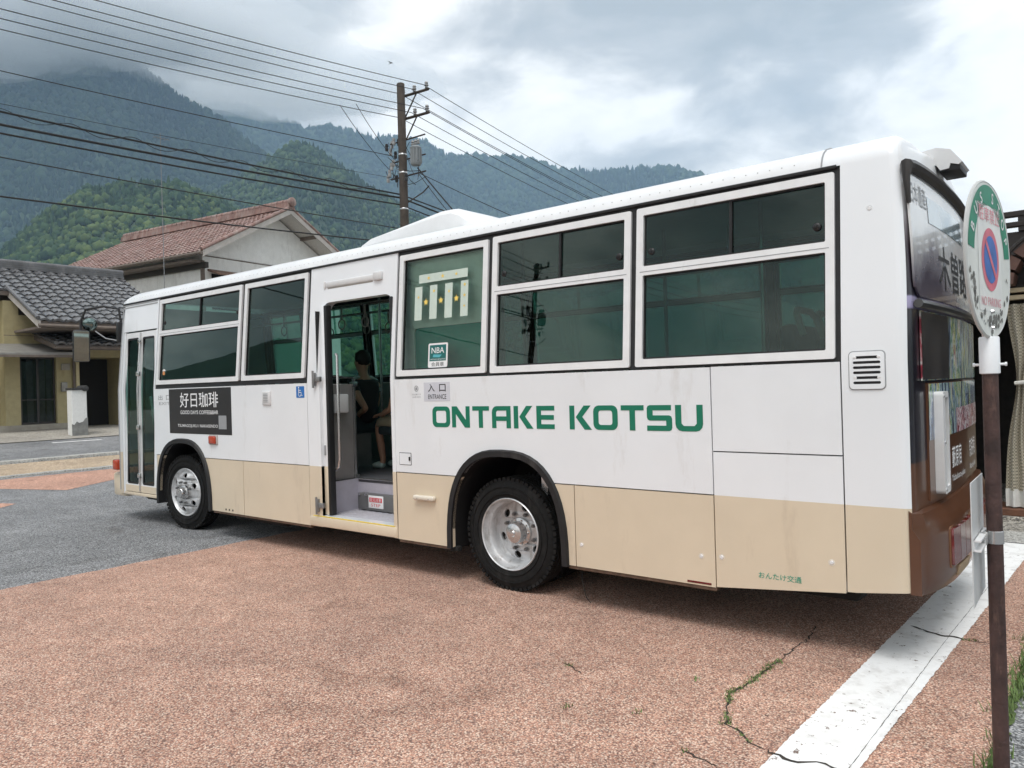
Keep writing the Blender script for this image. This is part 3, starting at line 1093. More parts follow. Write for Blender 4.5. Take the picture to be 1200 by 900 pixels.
def print_mat(name, stops, nscale, distort, rough=0.25, seed=(0, 0, 0), grad=None):
    """photographic print: irregular patches of flat colour"""
    m = bpy.data.materials.new(name)
    m.use_nodes = True
    nt = m.node_tree
    L = nt.links.new
    bs = nt.nodes['Principled BSDF']
    bs.inputs['Roughness'].default_value = rough
    bs.inputs['Coat Weight'].default_value = 0.4
    gg = N(nt, 'ShaderNodeNewGeometry')
    mp = N(nt, 'ShaderNodeMapping', inp={'Scale': nscale, 'Location': seed})
    L(gg.outputs['Position'], mp.inputs[0])
    nz = N(nt, 'ShaderNodeTexNoise', inp={'Scale': 1.0, 'Detail': 7.0, 'Roughness': 0.62, 'Distortion': distort})
    L(mp.outputs[0], nz.inputs['Vector'])
    rp = ramp(nt, stops)
    if grad:
        # the printed picture is composed: its tones run across the sheet
        sp = N(nt, 'ShaderNodeSeparateXYZ')
        L(gg.outputs['Position'], sp.inputs[0])
        a1 = N(nt, 'ShaderNodeMath', operation='MULTIPLY_ADD', inp={1: grad[0], 2: grad[2]})
        L(sp.outputs['Z'], a1.inputs[0])
        a2 = N(nt, 'ShaderNodeMath', operation='MULTIPLY_ADD', inp={1: grad[1]})
        L(sp.outputs['Y'], a2.inputs[0]); L(a1.outputs[0], a2.inputs[2])
        a3 = N(nt, 'ShaderNodeMath', operation='ADD')
        L(nz.outputs[0], a3.inputs[0]); L(a2.outputs[0], a3.inputs[1])
        L(a3.outputs[0], rp.inputs[0])
    else:
        L(nz.outputs[0], rp.inputs[0])
    L(rp.outputs[0], bs.inputs['Base Color'])
    return m


P_WINDOW = print_mat('print_window', [(0.22, (.07, .06, .085)), (0.34, (.22, .21, .24)), (0.44, (.46, .46, .46)), (0.56, (.66, .67, .67)), (0.8, (.70, .70, .69))], (1, .9, .8), .6, seed=(2, 1, 0), grad=(.75, .10, -1.83))
P_FALLS = print_mat('print_falls', [(0.28, (.02, .02, .022)), (0.40, (.05, .05, .05)), (0.455, (.10, .17, .30)), (0.49, (.52, .58, .60)), (0.52, (.06, .22, .16)), (0.56, (.48, .46, .16)), (0.60, (.70, .72, .70)), (0.635, (.34, .03, .06)), (0.69, (.03, .03, .03))], (1, 7.5, 1.6), 1.2, seed=(0, 3, 0))
P_SPLASH = print_mat('print_splash', [(0.3, (.03, .03, .03)), (0.44, (.32, .03, .06)), (0.50, (.75, .75, .75)), (0.56, (.28, .04, .08)), (0.62, (.78, .80, .82)), (0.70, (.05, .12, .06))], (1, 9, 5), 1.5, seed=(0, 7, 2))
P_GREY = print_mat('print_dark', [(0.3, (.03, .028, .028)), (0.6, (.065, .06, .058)), (.8, (.11, .10, .09))], (1, 3, 3), .5)

# rear window with its printed film and thick top gasket
rw = rpatch('rear_window', .10, W - .10, 2.10, 2.80, .010, P_WINDOW, radius=.09, thick=.012, nz=14)
rpatch('destination_glass', .48, 1.62, 2.56, 2.72, .0125, mat('display_glass', (.34, .42, .45), .08, coat=.6), rw)
b = MB()
pth = []
for k in range(25):
    y = .10 + (W - .2) * k / 24
    u = (y - W / 2) / (W / 2)
    z = 2.86 - .03 * abs(u) ** 6
    pth.append((rearx(y, z, .018), y, z))
pth = [(rearx(.09, 2.62, .01), .09, 2.62), (rearx(.085, 2.76, .012), .085, 2.76)] + pth + [(rearx(W - .085, 2.76, .012), W - .085, 2.76), (rearx(W - .09, 2.62, .01), W - .09, 2.62)]
b.tube(pth, [.012, .02] + [.034] * 25 + [.02, .012], 8)
b.build('window_gasket', mat('gasket_brown', (.022, .018, .016), .4), rw)
b = MB()
b.tube([(rearx(y, 2.05, .022), y, 2.055 - .0) for y in np.linspace(.10, W - .06, 20)], .026, 8)
b.build('rear_rail', mat('rail_dark', (.05, .05, .05), .3, coat=.3), bus)
lettering('日本遺産', .13, .46, 2.63, 2.76, rear_fn(.0125), PRINTG, rw, bold=.004)
lettering('木曽路', .66, 1.72, 2.18, 2.46, rear_fn(.0125), PRINTK, rw, bold=.006)
lettering('KISOJI', 1.20, 1.60, 2.12, 2.165, rear_fn(.0125), PRINTG, rw)
rpatch('printed_panel', .20, W - .12, 1.62, 2.02, .008, P_FALLS, thick=.01)
rpatch('printed_dark_area', .195, 0.86, 1.625, 2.015, .0105, P_GREY)  # dark left part of the printed picture
hd = rpatch('rear_hatch', .30, W - .14, .92, 1.605, .006, BROWN, thick=.014)
rpatch('hatch_print', .31, W - .15, 1.27, 1.60, .0085, P_FALLS, hd)
rpatch('hatch_print', 1.05, W - .16, 1.27, 1.43, .0105, P_SPLASH, hd)
lettering('藪原宿', .88, 1.22, 1.05, 1.19, rear_fn(.0085), PRINTW, hd, bold=.004)
lettering('Yabuhara-juku', .86, 1.36, .955, 1.01, rear_fn(.0085), PRINTW, hd)
lettering('奈良井宿', 1.62, 2.0, 1.05, 1.19, rear_fn(.0085), PRINTW, hd, bold=.004)
lettering('Narai-juku', 1.62, 2.02, .955, 1.01, rear_fn(.0085), PRINTW, hd)
# hatch grip: white frame round a dark slot
b = MB()


def grip_fn(off):
    return lambda y, z: (rearx(.55, z, off), y, z)


b.plate([rrect(.42, .945, .61, 1.55, .025, 4), rrect(.49, .985, .585, 1.515, .012, 3)], grip_fn(.05), grip_fn(.0))
gr = b.build('hatch_grip', LAMPW, hd, 30)
b = MB()
b.faces([grip_fn(.015)(.48, .975), grip_fn(.015)(.595, .975), grip_fn(.015)(.595, 1.525), grip_fn(.015)(.48, 1.525)], [(0, 1, 2, 3)])
b.build('grip_slot', mat('slot_green', (.018, .03, .012), .5), gr, 0)
for z in (.97, 1.25, 1.525):
    b = MB()
    b.lathe([(.0001, .006), (.009, .004), (.011, 0)], 10, (rearx(.55, z, .05), .455, z), 'X')
    b.build('bolt', STEEL, gr)
# bumper with lamps
b = MB()


def bump_x(y, z):
    u = (y - W / 2) / (W / 2)
    return .035 + .115 * (1 - abs(u) ** 5) * (1 if z < .80 else 1 - (z - .80) / .10 * .75) - max(0, .50 - z) * .30


rows = []
for z in (.435, .45, .50, .60, .74, .80, .835, .865, .885):
    rows.append([b.bm.verts.new((-.02, .005, z))] + [b.bm.verts.new((bump_x(y, z) if y > .012 else -.004 + .04 * (z < .8), y, z)) for y in [.004, .012, .05, .11, .2] + list(np.linspace(.3, W - .3, 12)) + [W - .2, W - .11, W - .05, W - .012, W - .004]] + [b.bm.verts.new((-.02, W - .005, z))])
for A, B in zip(rows, rows[1:]):
    for k in range(len(A) - 1):
        b.bm.faces.new((A[k], A[k + 1], B[k + 1], B[k]))
for rw_ in (rows[0], rows[-1]):
    for k in range(len(rw_) - 1):
        pass
top = [b.bm.verts.new((-.02, v.co.y, .90)) for v in rows[-1]]
for k in range(len(top) - 1):
    b.bm.faces.new((rows[-1][k], rows[-1][k + 1], top[k + 1], top[k]))
bp_ = b.build('rear_bumper', BROWN, bus, 40)


def bfn(off):
    return lambda y, z: (bump_x(y, z) + off, y, z)


for s in (0, 1):
    y0, y1 = (.34, .95) if s == 0 else (W - .95, W - .34)
    b = MB()
    b.plate([rrect(y0 - .02, .535, y1 + .02, .775, .02, 3)], bfn(.004), bfn(-.01))
    lp = b.build('tail_lamp', mat('lamp_surround', (.20, .10, .05), .4), bp_, 30)
    for k in range(4):
        a = y0 + (y1 - y0) * k / 4
        b = MB()
        b.plate([rrect(a + .004, .55, a + (y1 - y0) / 4 - .004, .76, .008, 2)], bfn(.016), bfn(.0))
        b.build('lens', REDL if k != (1 if s == 0 else 2) else mat('lens_clear', (.16, .07, .07), .12, coat=.5), lp, 30)
    b = MB()
    b.plate([rrect((y0 + y1) / 2 - .17, .462, (y0 + y1) / 2 + .17, .525, .01, 2)], bfn(.01), bfn(-.01))
    b.build('number_plate' if s == 0 else 'reflector_plate', mat('plate_cream', (.36, .27, .17), .5), bp_, 30)
# rear camera hood on the roof edge
b = MB()
b.bm.free(); b.bm = bmesh.new()
hood = [(-.14, 3.095), (.02, 3.115), (.10, 3.09), (.165, 3.0), (.145, 2.985), (.10, 3.0), (.09, 2.97), (.04, 2.965), (.02, 3.0), (-.12, 3.04)]
b.prism(hood, lambda x, z: (x, .92, z), lambda x, z: (x, 1.22, z))
cm = b.build('rear_camera_hood', LAMPW, bus, 20)
b = MB()
b.box(.03, .152, .93, 1.21, 2.955, 3.02, .008)
b.build('camera', BLACK, cm)
b = MB()
b.box(-.10, .03, 1.02, 1.12, 2.93, 3.05, .01)
b.build('camera_arm', LAMPW, cm)

# rear corner grille
b = MB()
gx0, gx1, gz0, gz1 = -.305, -.118, 1.582, 1.795
slots = [rrect(gx0 + .02, gz0 + .028 + k * .029, gx1 - .02, gz0 + .028 + k * .029 + .0155, .0075, 3) for k in range(6)]
b.plate([rrect(gx0, gz0, gx1, gz1, .022, 4)] + slots, side(.008), side(-.006))
vg = b.build('vent_grille', WHITE, bus, 30)
b = MB()
b.faces([(gx0 + .01, -.0015, gz0 + .015), (gx1 - .01, -.0015, gz0 + .015), (gx1 - .01, -.0015, gz1 - .015), (gx0 + .01, -.0015, gz1 - .015)], [(0, 1, 2, 3)])
b.build('vent_backing', GASKET, vg, 0, recalc=False)
b = MB()
b.plate([rrect(gx0 - .006, gz0 - .006, gx1 + .006, gz1 + .006, .026, 4), rrect(gx0, gz0, gx1, gz1, .022, 4)], side(.002), side(-.006))
b.build('vent_seal', PRINTG, vg, 0)
for zq in (gz0 + .028 + .029 * 1 + .008, gz0 + .028 + .029 * 5 + .008):
    for xq in (gx0 + .03, gx1 - .03):
        b = MB()
        b.lathe([(.0001, -.010), (.008, -.009), (.010, -.006)], 10, (xq, 0, zq), 'Y')
        b.build('screw', ALU, vg)

# inner box: dark chassis boxes to block light, floor, walls, ceiling
b = MB()
for y0, y1 in ((.14, .81), (W - .81, W - .14)):
    for x0, x1 in ((-9.55, -8.62), (-7.32, -5.33), (-4.13, -3.54), (-2.30, -.08)):
        b.box(x0, x1, y0, y1, .42, .69)
b.box(-9.5, -.1, .82, W - .82, .34, .69)
b.build('chassis_blocker', DARK, bus)  # dark boxes under the floor, put in to block light
for nm, bx_ in (('fuel_tank_blocker', (-7.15, -6.10, .16, .62, .20, .42)), ('air_tank_blocker', (-5.95, -5.45, .20, .55, .22, .42)), ('battery_box_blocker', (-4.05, -3.62, .14, .60, .24, .42)), ('engine_tray_blocker', (-2.15, -.35, .30, W - .30, .26, .42)), ('spare_carrier_blocker', (-7.1, -5.5, 1.3, W - .2, .22, .42)), ('muffler_blocker', (-4.4, -3.7, 1.4, W - .2, .22, .42)), ('gearbox_blocker', (-5.2, -3.7, .95, 1.4, .24, .42)), ('front_member_blocker', (-9.4, -8.7, .2, W - .2, .26, .42))):
    b = MB()
    b.box(*bx_, .05, 3)
    b.build(nm, DARK, bus)  # plain underbody boxes, added as occluders to deepen the shade under the bus
for bx_ in (
        (-8.54, -7.34, .50, .56, .32, 1.15),
        (-3.51, -2.33, .74, .78, .32, 1.15),
        (-8.60, -8.56, .10, .56, .36, 1.13),
        (-7.36, -7.33, .10, .56, .36, 1.13),
        (-3.53, -3.51, .10, .78, .36, 1.13),
        (-2.335, -2.31, .10, .78, .36, 1.13),
        (-8.56, -7.33, .06, W - .06, 1.13, 1.17),
        (-3.53, -2.31, .06, W - .06, 1.14, 1.18),
):
    b = MB()
    b.box(*bx_)
    b.build('wheel_housing', DARK, bus)
b = MB()
b.box(-9.5, -.15, .80, W - .80, .70, .735)
for y0, y1 in ((.06, .799), (W - .799, W - .06)):
    for x0, x1 in ((-9.5, -8.62), (-7.32, -3.54), (-2.30, -.15)):
        if y0 < 1 and x1 == -3.54:
            b.box(x0, DOOR[0] - .06, y0, y1, .70, .735)
            b.box(DOOR[1] + .06, x1, y0, y1, .70, .735)
        else:
            b.box(x0, x1, y0, y1, .70, .735)
b.build('cabin_floor', FLOORM, bus)
b = MB()
b.box(-9.5, -.25, .17, W - .17, 2.955, 2.97)
b.build('cabin_ceiling', CEIL, bus)
b = MB()
b.box(-8.6, DOOR[0] - .07, .05, .065, 1.19, 1.74)
b.box(-7.32, DOOR[0] - .07, .05, .065, .735, 1.189)
b.box(DOOR[1] + .07, -.12, .05, .065, 1.19, 1.74)
b.box(DOOR[1] + .07, -3.53, .05, .065, .735, 1.189)
b.box(-2.31, -.12, .05, .065, .735, 1.189)
b.box(-9.5, -.12, W - .08, W - .05, .735, 1.74)
b.box(-.16, -.14, .16, W - .16, .72, 2.80)
b.box(-9.5, -.45, .145, .16, 2.87, 2.955)
b.build('cabin_lining', LINING, bus)
# step well of the middle door
st = MB()
st.box(DOOR[0] - .05, DOOR[1] + .05, .04, .50, .385, .42, .006)
sw = st.build('door_step', STEPM, bus)
b = MB()
for i in range(11):
    for j in range(5):
        cx, cy = DOOR[0] + .03 + i * .095, .10 + j * .085
        b.box(cx, cx + .05, cy, cy + .012, .4195, .4225, M=None)
struct(b.build('checker_ribs', STEPM, sw, 0), 'stuff')
b = MB()
b.box(DOOR[0] - .05, DOOR[1] + .05, .50, .52, .42, .70)
b.build('step_riser', mat('riser_lilac', (.46, .44, .50), .5), bus)
LILAC = mat('step_side_lilac', (.46, .44, .50), .5)
for x0 in (DOOR[0] - .07, DOOR[1] + .05):
    b = MB()
    b.box(x0, x0 + .02, .04, .52, .40, .735)
    b.build('step_side', LILAC, bus)
b = MB()
b.box(DOOR[0] - .05, DOOR[1] + .05, .50, .83, .702, .736)
b.build('step_landing', FLOORM, bus)
b = MB()
b.box(DOOR[0] - .04, DOOR[1] + .04, .485, .53, .728, .742, .003)
b.build('step_nosing', STEEL, bus)
b = MB()
b.box(-5.24, -4.42, .43, .499, .43, .60, .012)
bx = b.build('step_box', mat('step_box_grey', (.17, .17, .17), .45, .3), bus)
b = MB()
b.box(-5.06, -4.84, .422, .431, .46, .585, .002)
sg = b.build('warning_sticker', PRINTW, bx)
b = MB()
b.box(-5.045, -4.855, .4200, .4225, .52, .565)
b.build('red_band', REDP, sg, 0)
lettering('足元注意', -5.035, -4.865, .525, .56, lambda x, z: (x, .4185, z), PRINTW, sg)
lettering('STEP', -5.02, -4.88, .475, .505, lambda x, z: (x, .4215, z), REDP, sg)
for lx in (-5.20, -5.10, -4.50):
    b = MB()
    b.box(lx - .02, lx + .02, .418, .435, .575, .605, .004)
    b.build('box_latch', STEEL, bx)
# sill
b = MB()
b.box(-5.45, -4.175, -.012, .05, .318, .412, .008)
sl = b.build('door_sill', BEIGE, bus)
b = MB()
b.box(-5.40, -4.20, -.004, .055, .4125, .424, .003)
b.build('sill_edge', YELLOW, sl)
# door posts, hinges and rubber strip
b = MB()
b.box(DOOR[0] - .004, DOOR[0] + .055, .035, .095, .43, 2.50, .006)
jp = b.build('door_post', WHITE, bus)
b = MB()
b.box(DOOR[0] - .006, DOOR[0] + .057, .033, .097, .432, BZ, .006)
b.build('door_post_skirt', BEIGE, jp)
b = MB()
b.box(DOOR[0] + .058, DOOR[0] + .095, .03, .10, .43, 2.50, .008)
b.build('rubber_strip', GASKET, jp)
b = MB()
b.box(DOOR[0] - .045, DOOR[0] - .037, .008, .09, .44, 2.45, .0)
b.build('post_seam', GASKET, jp)
for z in (.52, 1.77):
    b = MB()
    b.box(DOOR[0] - .09, DOOR[0] + .03, -.022, .012, z - .02, z + .03, .006)
    b.box(DOOR[0] - .075, DOOR[0] - .04, -.034, .0, z - .06, z + .07, .006)
    b.tube([(DOOR[0] - .06, -.03, z - .08), (DOOR[0] - .06, -.03, z + .09)], .011, 8)
    b.build('hinge', mat('hinge_steel', (.28, .28, .28), .4, .7), jp)
b = MB()
b.box(DOOR[0] + .012, DOOR[0] + .035, .026, .036, 1.02, 1.12, .003)
b.build('door_plate', PRINTG, jp)
b = MB()
b.box(DOOR[1] - .035, DOOR[1] + .0, .04, .10, .43, 2.50, .01)
b.build('door_edge', GASKET, bus)
# lamp over the door
b = MB()
b.box(-5.20, -4.47, -.012 + ys(2.7), .10, 2.675, 2.735, .014)
dl = b.build('door_lamp', LAMPW, bus)
b = MB()
b.box(-5.17, -4.50, -.006 + ys(2.7), .08, 2.663, 2.677, .003)
b.build('lamp_diffuser', mat('lamp_dim', (.30, .28, .25), .4), dl)
b = MB()
b.box(-4.475, -4.36, -.03 + ys(2.7), .10, 2.668, 2.75, .014)
b.build('lamp_end', LAMPW, dl)
b = MB()
b.box(-5.225, -5.20, -.016 + ys(2.7), .10, 2.665, 2.742, .01)
b.build('lamp_end', LAMPW, dl)
# sliding door leaf stowed behind the third window
b = MB()
b.plate([rrect(-4.22, 1.22, -3.02, 2.80, .04, 4), rrect(-4.06, 1.50, -3.20, 2.20, .05, 4)], lambda x, z: (x, .165, z), lambda x, z: (x, .195, z))
dlf = b.build('sliding_door', mat('door_leaf_green_grey', (.70, .74, .70), .5), bus, 30)
b = MB()
b.faces([(-4.10, .18, 1.46), (-3.16, .18, 1.46), (-3.16, .18, 2.22), (-4.10, .18, 2.22)], [(0, 1, 2, 3)])
b.build('leaf_pane', mat('leaf_teal', (.02, .24, .18), .4), dlf, 0)
# printed bars and maple leaves on the third window
BARM = mat('decal_pale', (.55, .64, .57), .6, var=.04)
GOLD = mat('decal_gold', (.85, .62, .14), .5, var=.1)
dfn = side(-.0185)
b = MB()
for lp in (rect(-3.90, -3.32, 2.582, 2.657), rect(-3.945, -3.855, 2.256, 2.552), rect(-3.76, -3.672, 2.256, 2.552), rect(-3.578, -3.49, 2.253, 2.550), rect(-3.395, -3.310, 2.252, 2.553)):
    b.poly([lp], None)
for v in b.bm.verts:
    v.co = Vector(dfn(v.co.x, v.co.y))
dec = b.build('window_decal', BARM, wins[2], 0)


def leaf_pts(cx, cz, r):
    out = []
    for k in range(20):
        a = R(90 + 18 * k)
        q = (1.0, .42, .62, .38)[k % 4]
        out.append((cx + q * r * math.cos(a), cz + q * r * math.sin(a)))
    return out


b = MB()
dfn2 = side(-.0172)
for cx, cz, r in [(-3.805, 2.41, .038), (-3.624, 2.41, .038), (-3.442, 2.41, .038), (-3.78, 2.62, .022), (-3.61, 2.62, .024), (-3.45, 2.62, .02), (-3.71, 2.50, .02), (-3.35, 2.52, .02), (-3.35, 2.43, .02), (-3.90, 2.46, .018), (-3.53, 2.48, .018), (-3.35, 2.34, .016)]:
    b.poly([leaf_pts(cx, cz, r)], None)
for v in b.bm.verts:
    v.co = Vector(dfn2(v.co.x, v.co.y))
b.build('maple_leaf_decal', GOLD, wins[2], 0)
# association sticker in the third window
fs = side(-.0165)
b = MB()
b.plate([rrect(-3.755, 1.832, -3.525, 2.042, .015, 3)], side(-.016), side(-.019))
nb = b.build('association_sticker', PRINTW, bus, 0)
b = MB()
b.plate([rect(-3.738, -3.542, 1.888, 2.026)], side(-.0155), side(-.0165))
b.build('sticker_field', NBAG, nb, 0)
lettering('NBA', -3.715, -3.565, 1.955, 2.005, side(-.0150), PRINTW, nb, bold=.006)
lettering('会員章', -3.715, -3.565, 1.842, 1.878, side(-.0155), PRINTK, nb)
lettering('NIHON BUS ASSOCIATION', -3.73, -3.55, 1.897, 1.908, side(-.0150), PRINTW, nb)
b = MB()
b.poly([[(-3.70, 1.922), (-3.62, 1.918), (-3.59, 1.94), (-3.69, 1.945)]], None)
for v in b.bm.verts:
    v.co = Vector(side(-.0150)(v.co.x, v.co.y))
b.build('sticker_mark', mat('sticker_cyan', (.10, .42, .48), .4), nb, 0)


# ---- front: folding door and front end
def door_leaf(x0, x1):
    b = MB()
    z0, z1 = .40, 2.50
    b.plate([rect(x0, x1, z0, z1), rrect(x0 + .045, z0 + .10, x1 - .045, z1 - .07, .03, 3)], side(-.004), side(-.03))
    f = b.build('front_door_leaf', ALU, bus, 30)
    b = MB()
    b.plate([rrect(x0 + .043, z0 + .098, x1 - .043, z1 - .068, .03, 3), rrect(x0 + .07, z0 + .125, x1 - .07, z1 - .095, .02, 3)], side(-.008), side(-.03))
    b.build('gasket', GASKET, f, 0)
    b = MB()
    fn = side(-.018)
    b.faces([fn(x0 + .05, z0 + .11), fn(x1 - .05, z0 + .11), fn(x1 - .05, 1.745), fn(x1 - .05, z1 - .08), fn(x0 + .05, z1 - .08), fn(x0 + .05, 1.745)], [(0, 1, 2, 5), (5, 2, 3, 4)])
    b.build('pane', GLASSD, f, 0, recalc=False)
    b = MB()
    b.plate([rect(x0 + .003, x1 - .003, z0, z0 + .085)], side(-.002), side(-.03))
    b.build('kick_plate', BEIGE, f, 0)
    return f


l1 = door_leaf(-9.50, -9.085)
l2 = door_leaf(-9.075, -8.66)
b = MB()
b.tube([(-9.08, -.004, .42), (-9.08, -.004, 1.745), (-9.08, ys(2.49) - .004, 2.49)], .012, 8)
for z in (1.25, 1.95, .62, 2.38):
    b.box(-9.115, -9.045, ys(z) - .022, ys(z) + .01, z - .03, z + .03, .006)
b.build('door_hinge', STEEL, l1)
b = MB()
b.tube([(-8.80, .12, .85), (-8.98, .12, 1.65)], .016, 8)
b.build('door_handrail', STEEL, l2)
b = MB()
b.box(-9.52, -8.63, -.006, .05, .352, .392, .006)
b.build('front_door_sill', BEIGE, bus)
# rounded front end
FP = [(-9.555, 0.0), (-9.66, .012), (-9.74, .045), (-9.80, .10), (-9.84, .18), (-9.875, .35), (-9.90, .7), (-9.905, W / 2)]
FPS = FP + [(x, W - y) for x, y in FP[-2::-1]]


def front_rows(z):
    t = max(0, z - 2.45)
    lean = max(0, z - 1.3) * .05
    return [(x + lean * min(1, (-9.555 - x) * 4) + t * t * .45 * min(1, (-9.555 - x) * 4), y + (ys(z) if y < W / 2 else -ys(z)), z) for x, y in FPS]


def front_band(name, zs, material, sub=None, off=0.0):
    b = MB()
    rows = [[b.bm.verts.new((p[0] - off, p[1], p[2])) for p in (front_rows(z) if sub is None else front_rows(z)[sub[0]:sub[1]])] for z in zs]
    for A, B in zip(rows, rows[1:]):
        for k in range(len(A) - 1):
            b.bm.faces.new((A[k], A[k + 1], B[k + 1], B[k]))
    return b.build(name, material, bus, 30)


front_band('front_shell', [.36, BZ], BEIGE)
front_band('front_shell', [BZ, 1.2, 1.745, 2.1, 2.5, 2.7, 2.9], WHITE)
front_band('windscreen', [1.25, 1.745, 2.1, 2.4, 2.62], mat('windscreen_dark', (.02, .03, .03), .05, coat=.5), (4, 11), .006)
b = MB()
b.box(-9.97, -9.60, .04, W - .04, .30, .62, .04)
b.build('front_bumper', BEIGE, bus)
b = MB()
b.tube([(-9.665 + max(0, z - 1.3) * .022, .011 + ys(z), z) for z in (.40, .9, 1.3, 1.745, 2.2, 2.6, 2.85)], .008, 6)
b.build('corner_seam', PRINTG, bus)
b = MB()
b.box(-9.86, -9.72, -.015, .08, .66, .80, .02)
b.build('front_indicator', ORANGE, bus)
# near-side mirrors on a bent bracket
b = MB()
b.tube([(-9.74, .12, 2.55), (-9.78, .10, 2.86), (-9.90, -.05, 2.90), (-10.05, -.22, 2.86), (-10.10, -.27, 2.70), (-10.10, -.27, 2.55)], .016, 8)
mb = b.build('mirror_bracket', BLACK, bus)
b = MB()
b.box(-9.80, -9.72, .06, .13, 2.40, 2.68, .015)
b.build('bracket_foot', BLACK, mb)
b = MB()
b.tube([(-9.76, .10, 2.42), (-9.88, -.04, 2.46), (-9.96, -.14, 2.56)], .008, 6)
b.build('bracket_stay', PRINTG, mb)
mrr = Matrix.Translation((-10.10, -.27, 2.37)) @ Matrix.Rotation(R(72), 4, 'Z') @ Matrix.Rotation(R(9), 4, 'X')
b = MB()
b.box(-.105, .105, -.06, .04, -.225, .215, .045, 3, mrr)
mm = b.build('mirror', BLACK, bus, 40)
b = MB()
b.box(-.09, .09, -.064, -.058, -.21, .20, .002, 1, mrr)
b.build('mirror_face', MIRR, mm)
b = MB()
mr2 = Matrix.Translation((-10.06, -.17, 2.66)) @ Matrix.Rotation(R(66), 4, 'Z') @ Matrix.Rotation(R(14), 4, 'X') @ Matrix.Scale(.82, 4)
b.lathe([(.0001, .09), (.06, .085), (.105, .05), (.115, .0), (.112, -.012)], 24, (0, 0, 0), 'Y')
for v in b.bm.verts:
    v.co = mr2 @ v.co
cv = b.build('convex_mirror', BLACK, bus, 50)
b = MB()
b.lathe([(.0001, -.05), (.04, -.046), (.08, -.033), (.108, -.012)], 24, (0, 0, 0), 'Y')
for v in b.bm.verts:
    v.co = mr2 @ v.co
b.build('mirror_face', MIRR, cv, 60)
b = MB()
b.tube([(-10.09, -.24, 2.75), (-10.06, -.17, 2.68)], .015, 8)
b.build('mirror_arm', BLACK, cv)


# ---- wheel arches
def arch_trim(A, w=.062):
    n = len(A)
    inner = A
    cx = (A[0][0] + A[-1][0]) / 2
    outer = []
    for i, (x, z) in enumerate(A):
        a = A[max(0, i - 1)]
        c = A[min(n - 1, i + 1)]
        d = Vector((c[0] - a[0], c[1] - a[1])).normalized()
        nn = Vector((-d.y, d.x))
        outer.append((x + nn.x * w, max(z + nn.y * w, .30)))
    b = MB()
    ro = [[], [], [], []]
    for (xi, zi), (xo, zo) in zip(inner, outer):
        ro[0].append(b.bm.verts.new((xi, .80, zi)))
        ro[1].append(b.bm.verts.new((xi, -.022, zi)))
        ro[2].append(b.bm.verts.new((xi + (xo - xi) * .75, -.024, zi + (zo - zi) * .75)))
        ro[3].append(b.bm.verts.new((xo, .012, zo)))
    for A_, B_ in zip(ro, ro[1:]):
        for k in range(n - 1):
            b.bm.faces.new((A_[k], A_[k + 1], B_[k + 1], B_[k]))
    return b.build('wheel_arch', mat('arch_rubber', (.009, .009, .010), .6, var=.2, dirt=((.08, .075, .07), 6, .55, .85)), bus, 40)


arch_trim(RA)
arch_trim(FA)
b = MB()
b.tube([(-3.95, .03, .30), (-3.50, .03, .285)], .018, 6)
b.box(-3.98, -3.46, .02, .08, .27, .315, .01)
b.build('mud_guard_bar', DARK, bus)


# ---- wheels (modelled at the origin, outer face towards -Y)
def tyre_mesh(r=.460, w=.25, rim=.285):
    b = MB()
    prof = [(rim, .022), (rim + .012, .006), (rim + .03, .0), (rim + .08, -.006), (r - .05, .004), (r - .022, .020), (r - .006, .040)]
    grooves = [.055, .085, .125, .165, .195]
    for gx in grooves:
        prof += [(r, gx - .006), (r - .010, gx - .004), (r - .010, gx + .004), (r, gx + .006)]
    prof += [(r - .006, w - .04), (r - .03, w - .015), (r - .07, w), (rim + .02, w), (rim, w - .02)]
    b.lathe(prof, 72, (0, 0, 0), 'Y')
    # shoulder blocks
    for k in range(60):
        a = 2 * math.pi * k / 60
        M = Matrix.Rotation(a, 4, 'Y')
        b.box(-.016, .016, .012, .045, r - .028, r - .0005, 0, M=M)
    # raised rings on the wall
    for rr in (rim + .045, r - .075):
        b.lathe([(rr - .004, -.001), (rr - .002, -.010), (rr + .002, -.010), (rr + .004, -.001)], 72, (0, 0, 0), 'Y')
    return b


def ring_disc(b, r0, r1, holes, fn, n=64):
    """annulus with round holes; fn maps radius to depth"""
    outer = [(r1 * math.cos(2 * math.pi * k / n), r1 * math.sin(2 * math.pi * k / n)) for k in range(n)]
    inner = [(r0 * math.cos(-2 * math.pi * k / 32), r0 * math.sin(-2 * math.pi * k / 32)) for k in range(32)]
    loops = [outer, inner]
    for (rh, ah, rx, ry) in holes:
        cx, cz = rh * math.cos(ah), rh * math.sin(ah)
        ux, uz = math.cos(ah), math.sin(ah)
        loops.append([(cx + ux * rx * math.cos(-t) - uz * ry * math.sin(-t), cz + uz * rx * math.cos(-t) + ux * ry * math.sin(-t)) for t in [2 * math.pi * k / 18 for k in range(18)]])
    b.plate(loops, lambda x, z: (x, fn(math.hypot(x, z)), z), lambda x, z: (x, fn(math.hypot(x, z)) + .02, z))


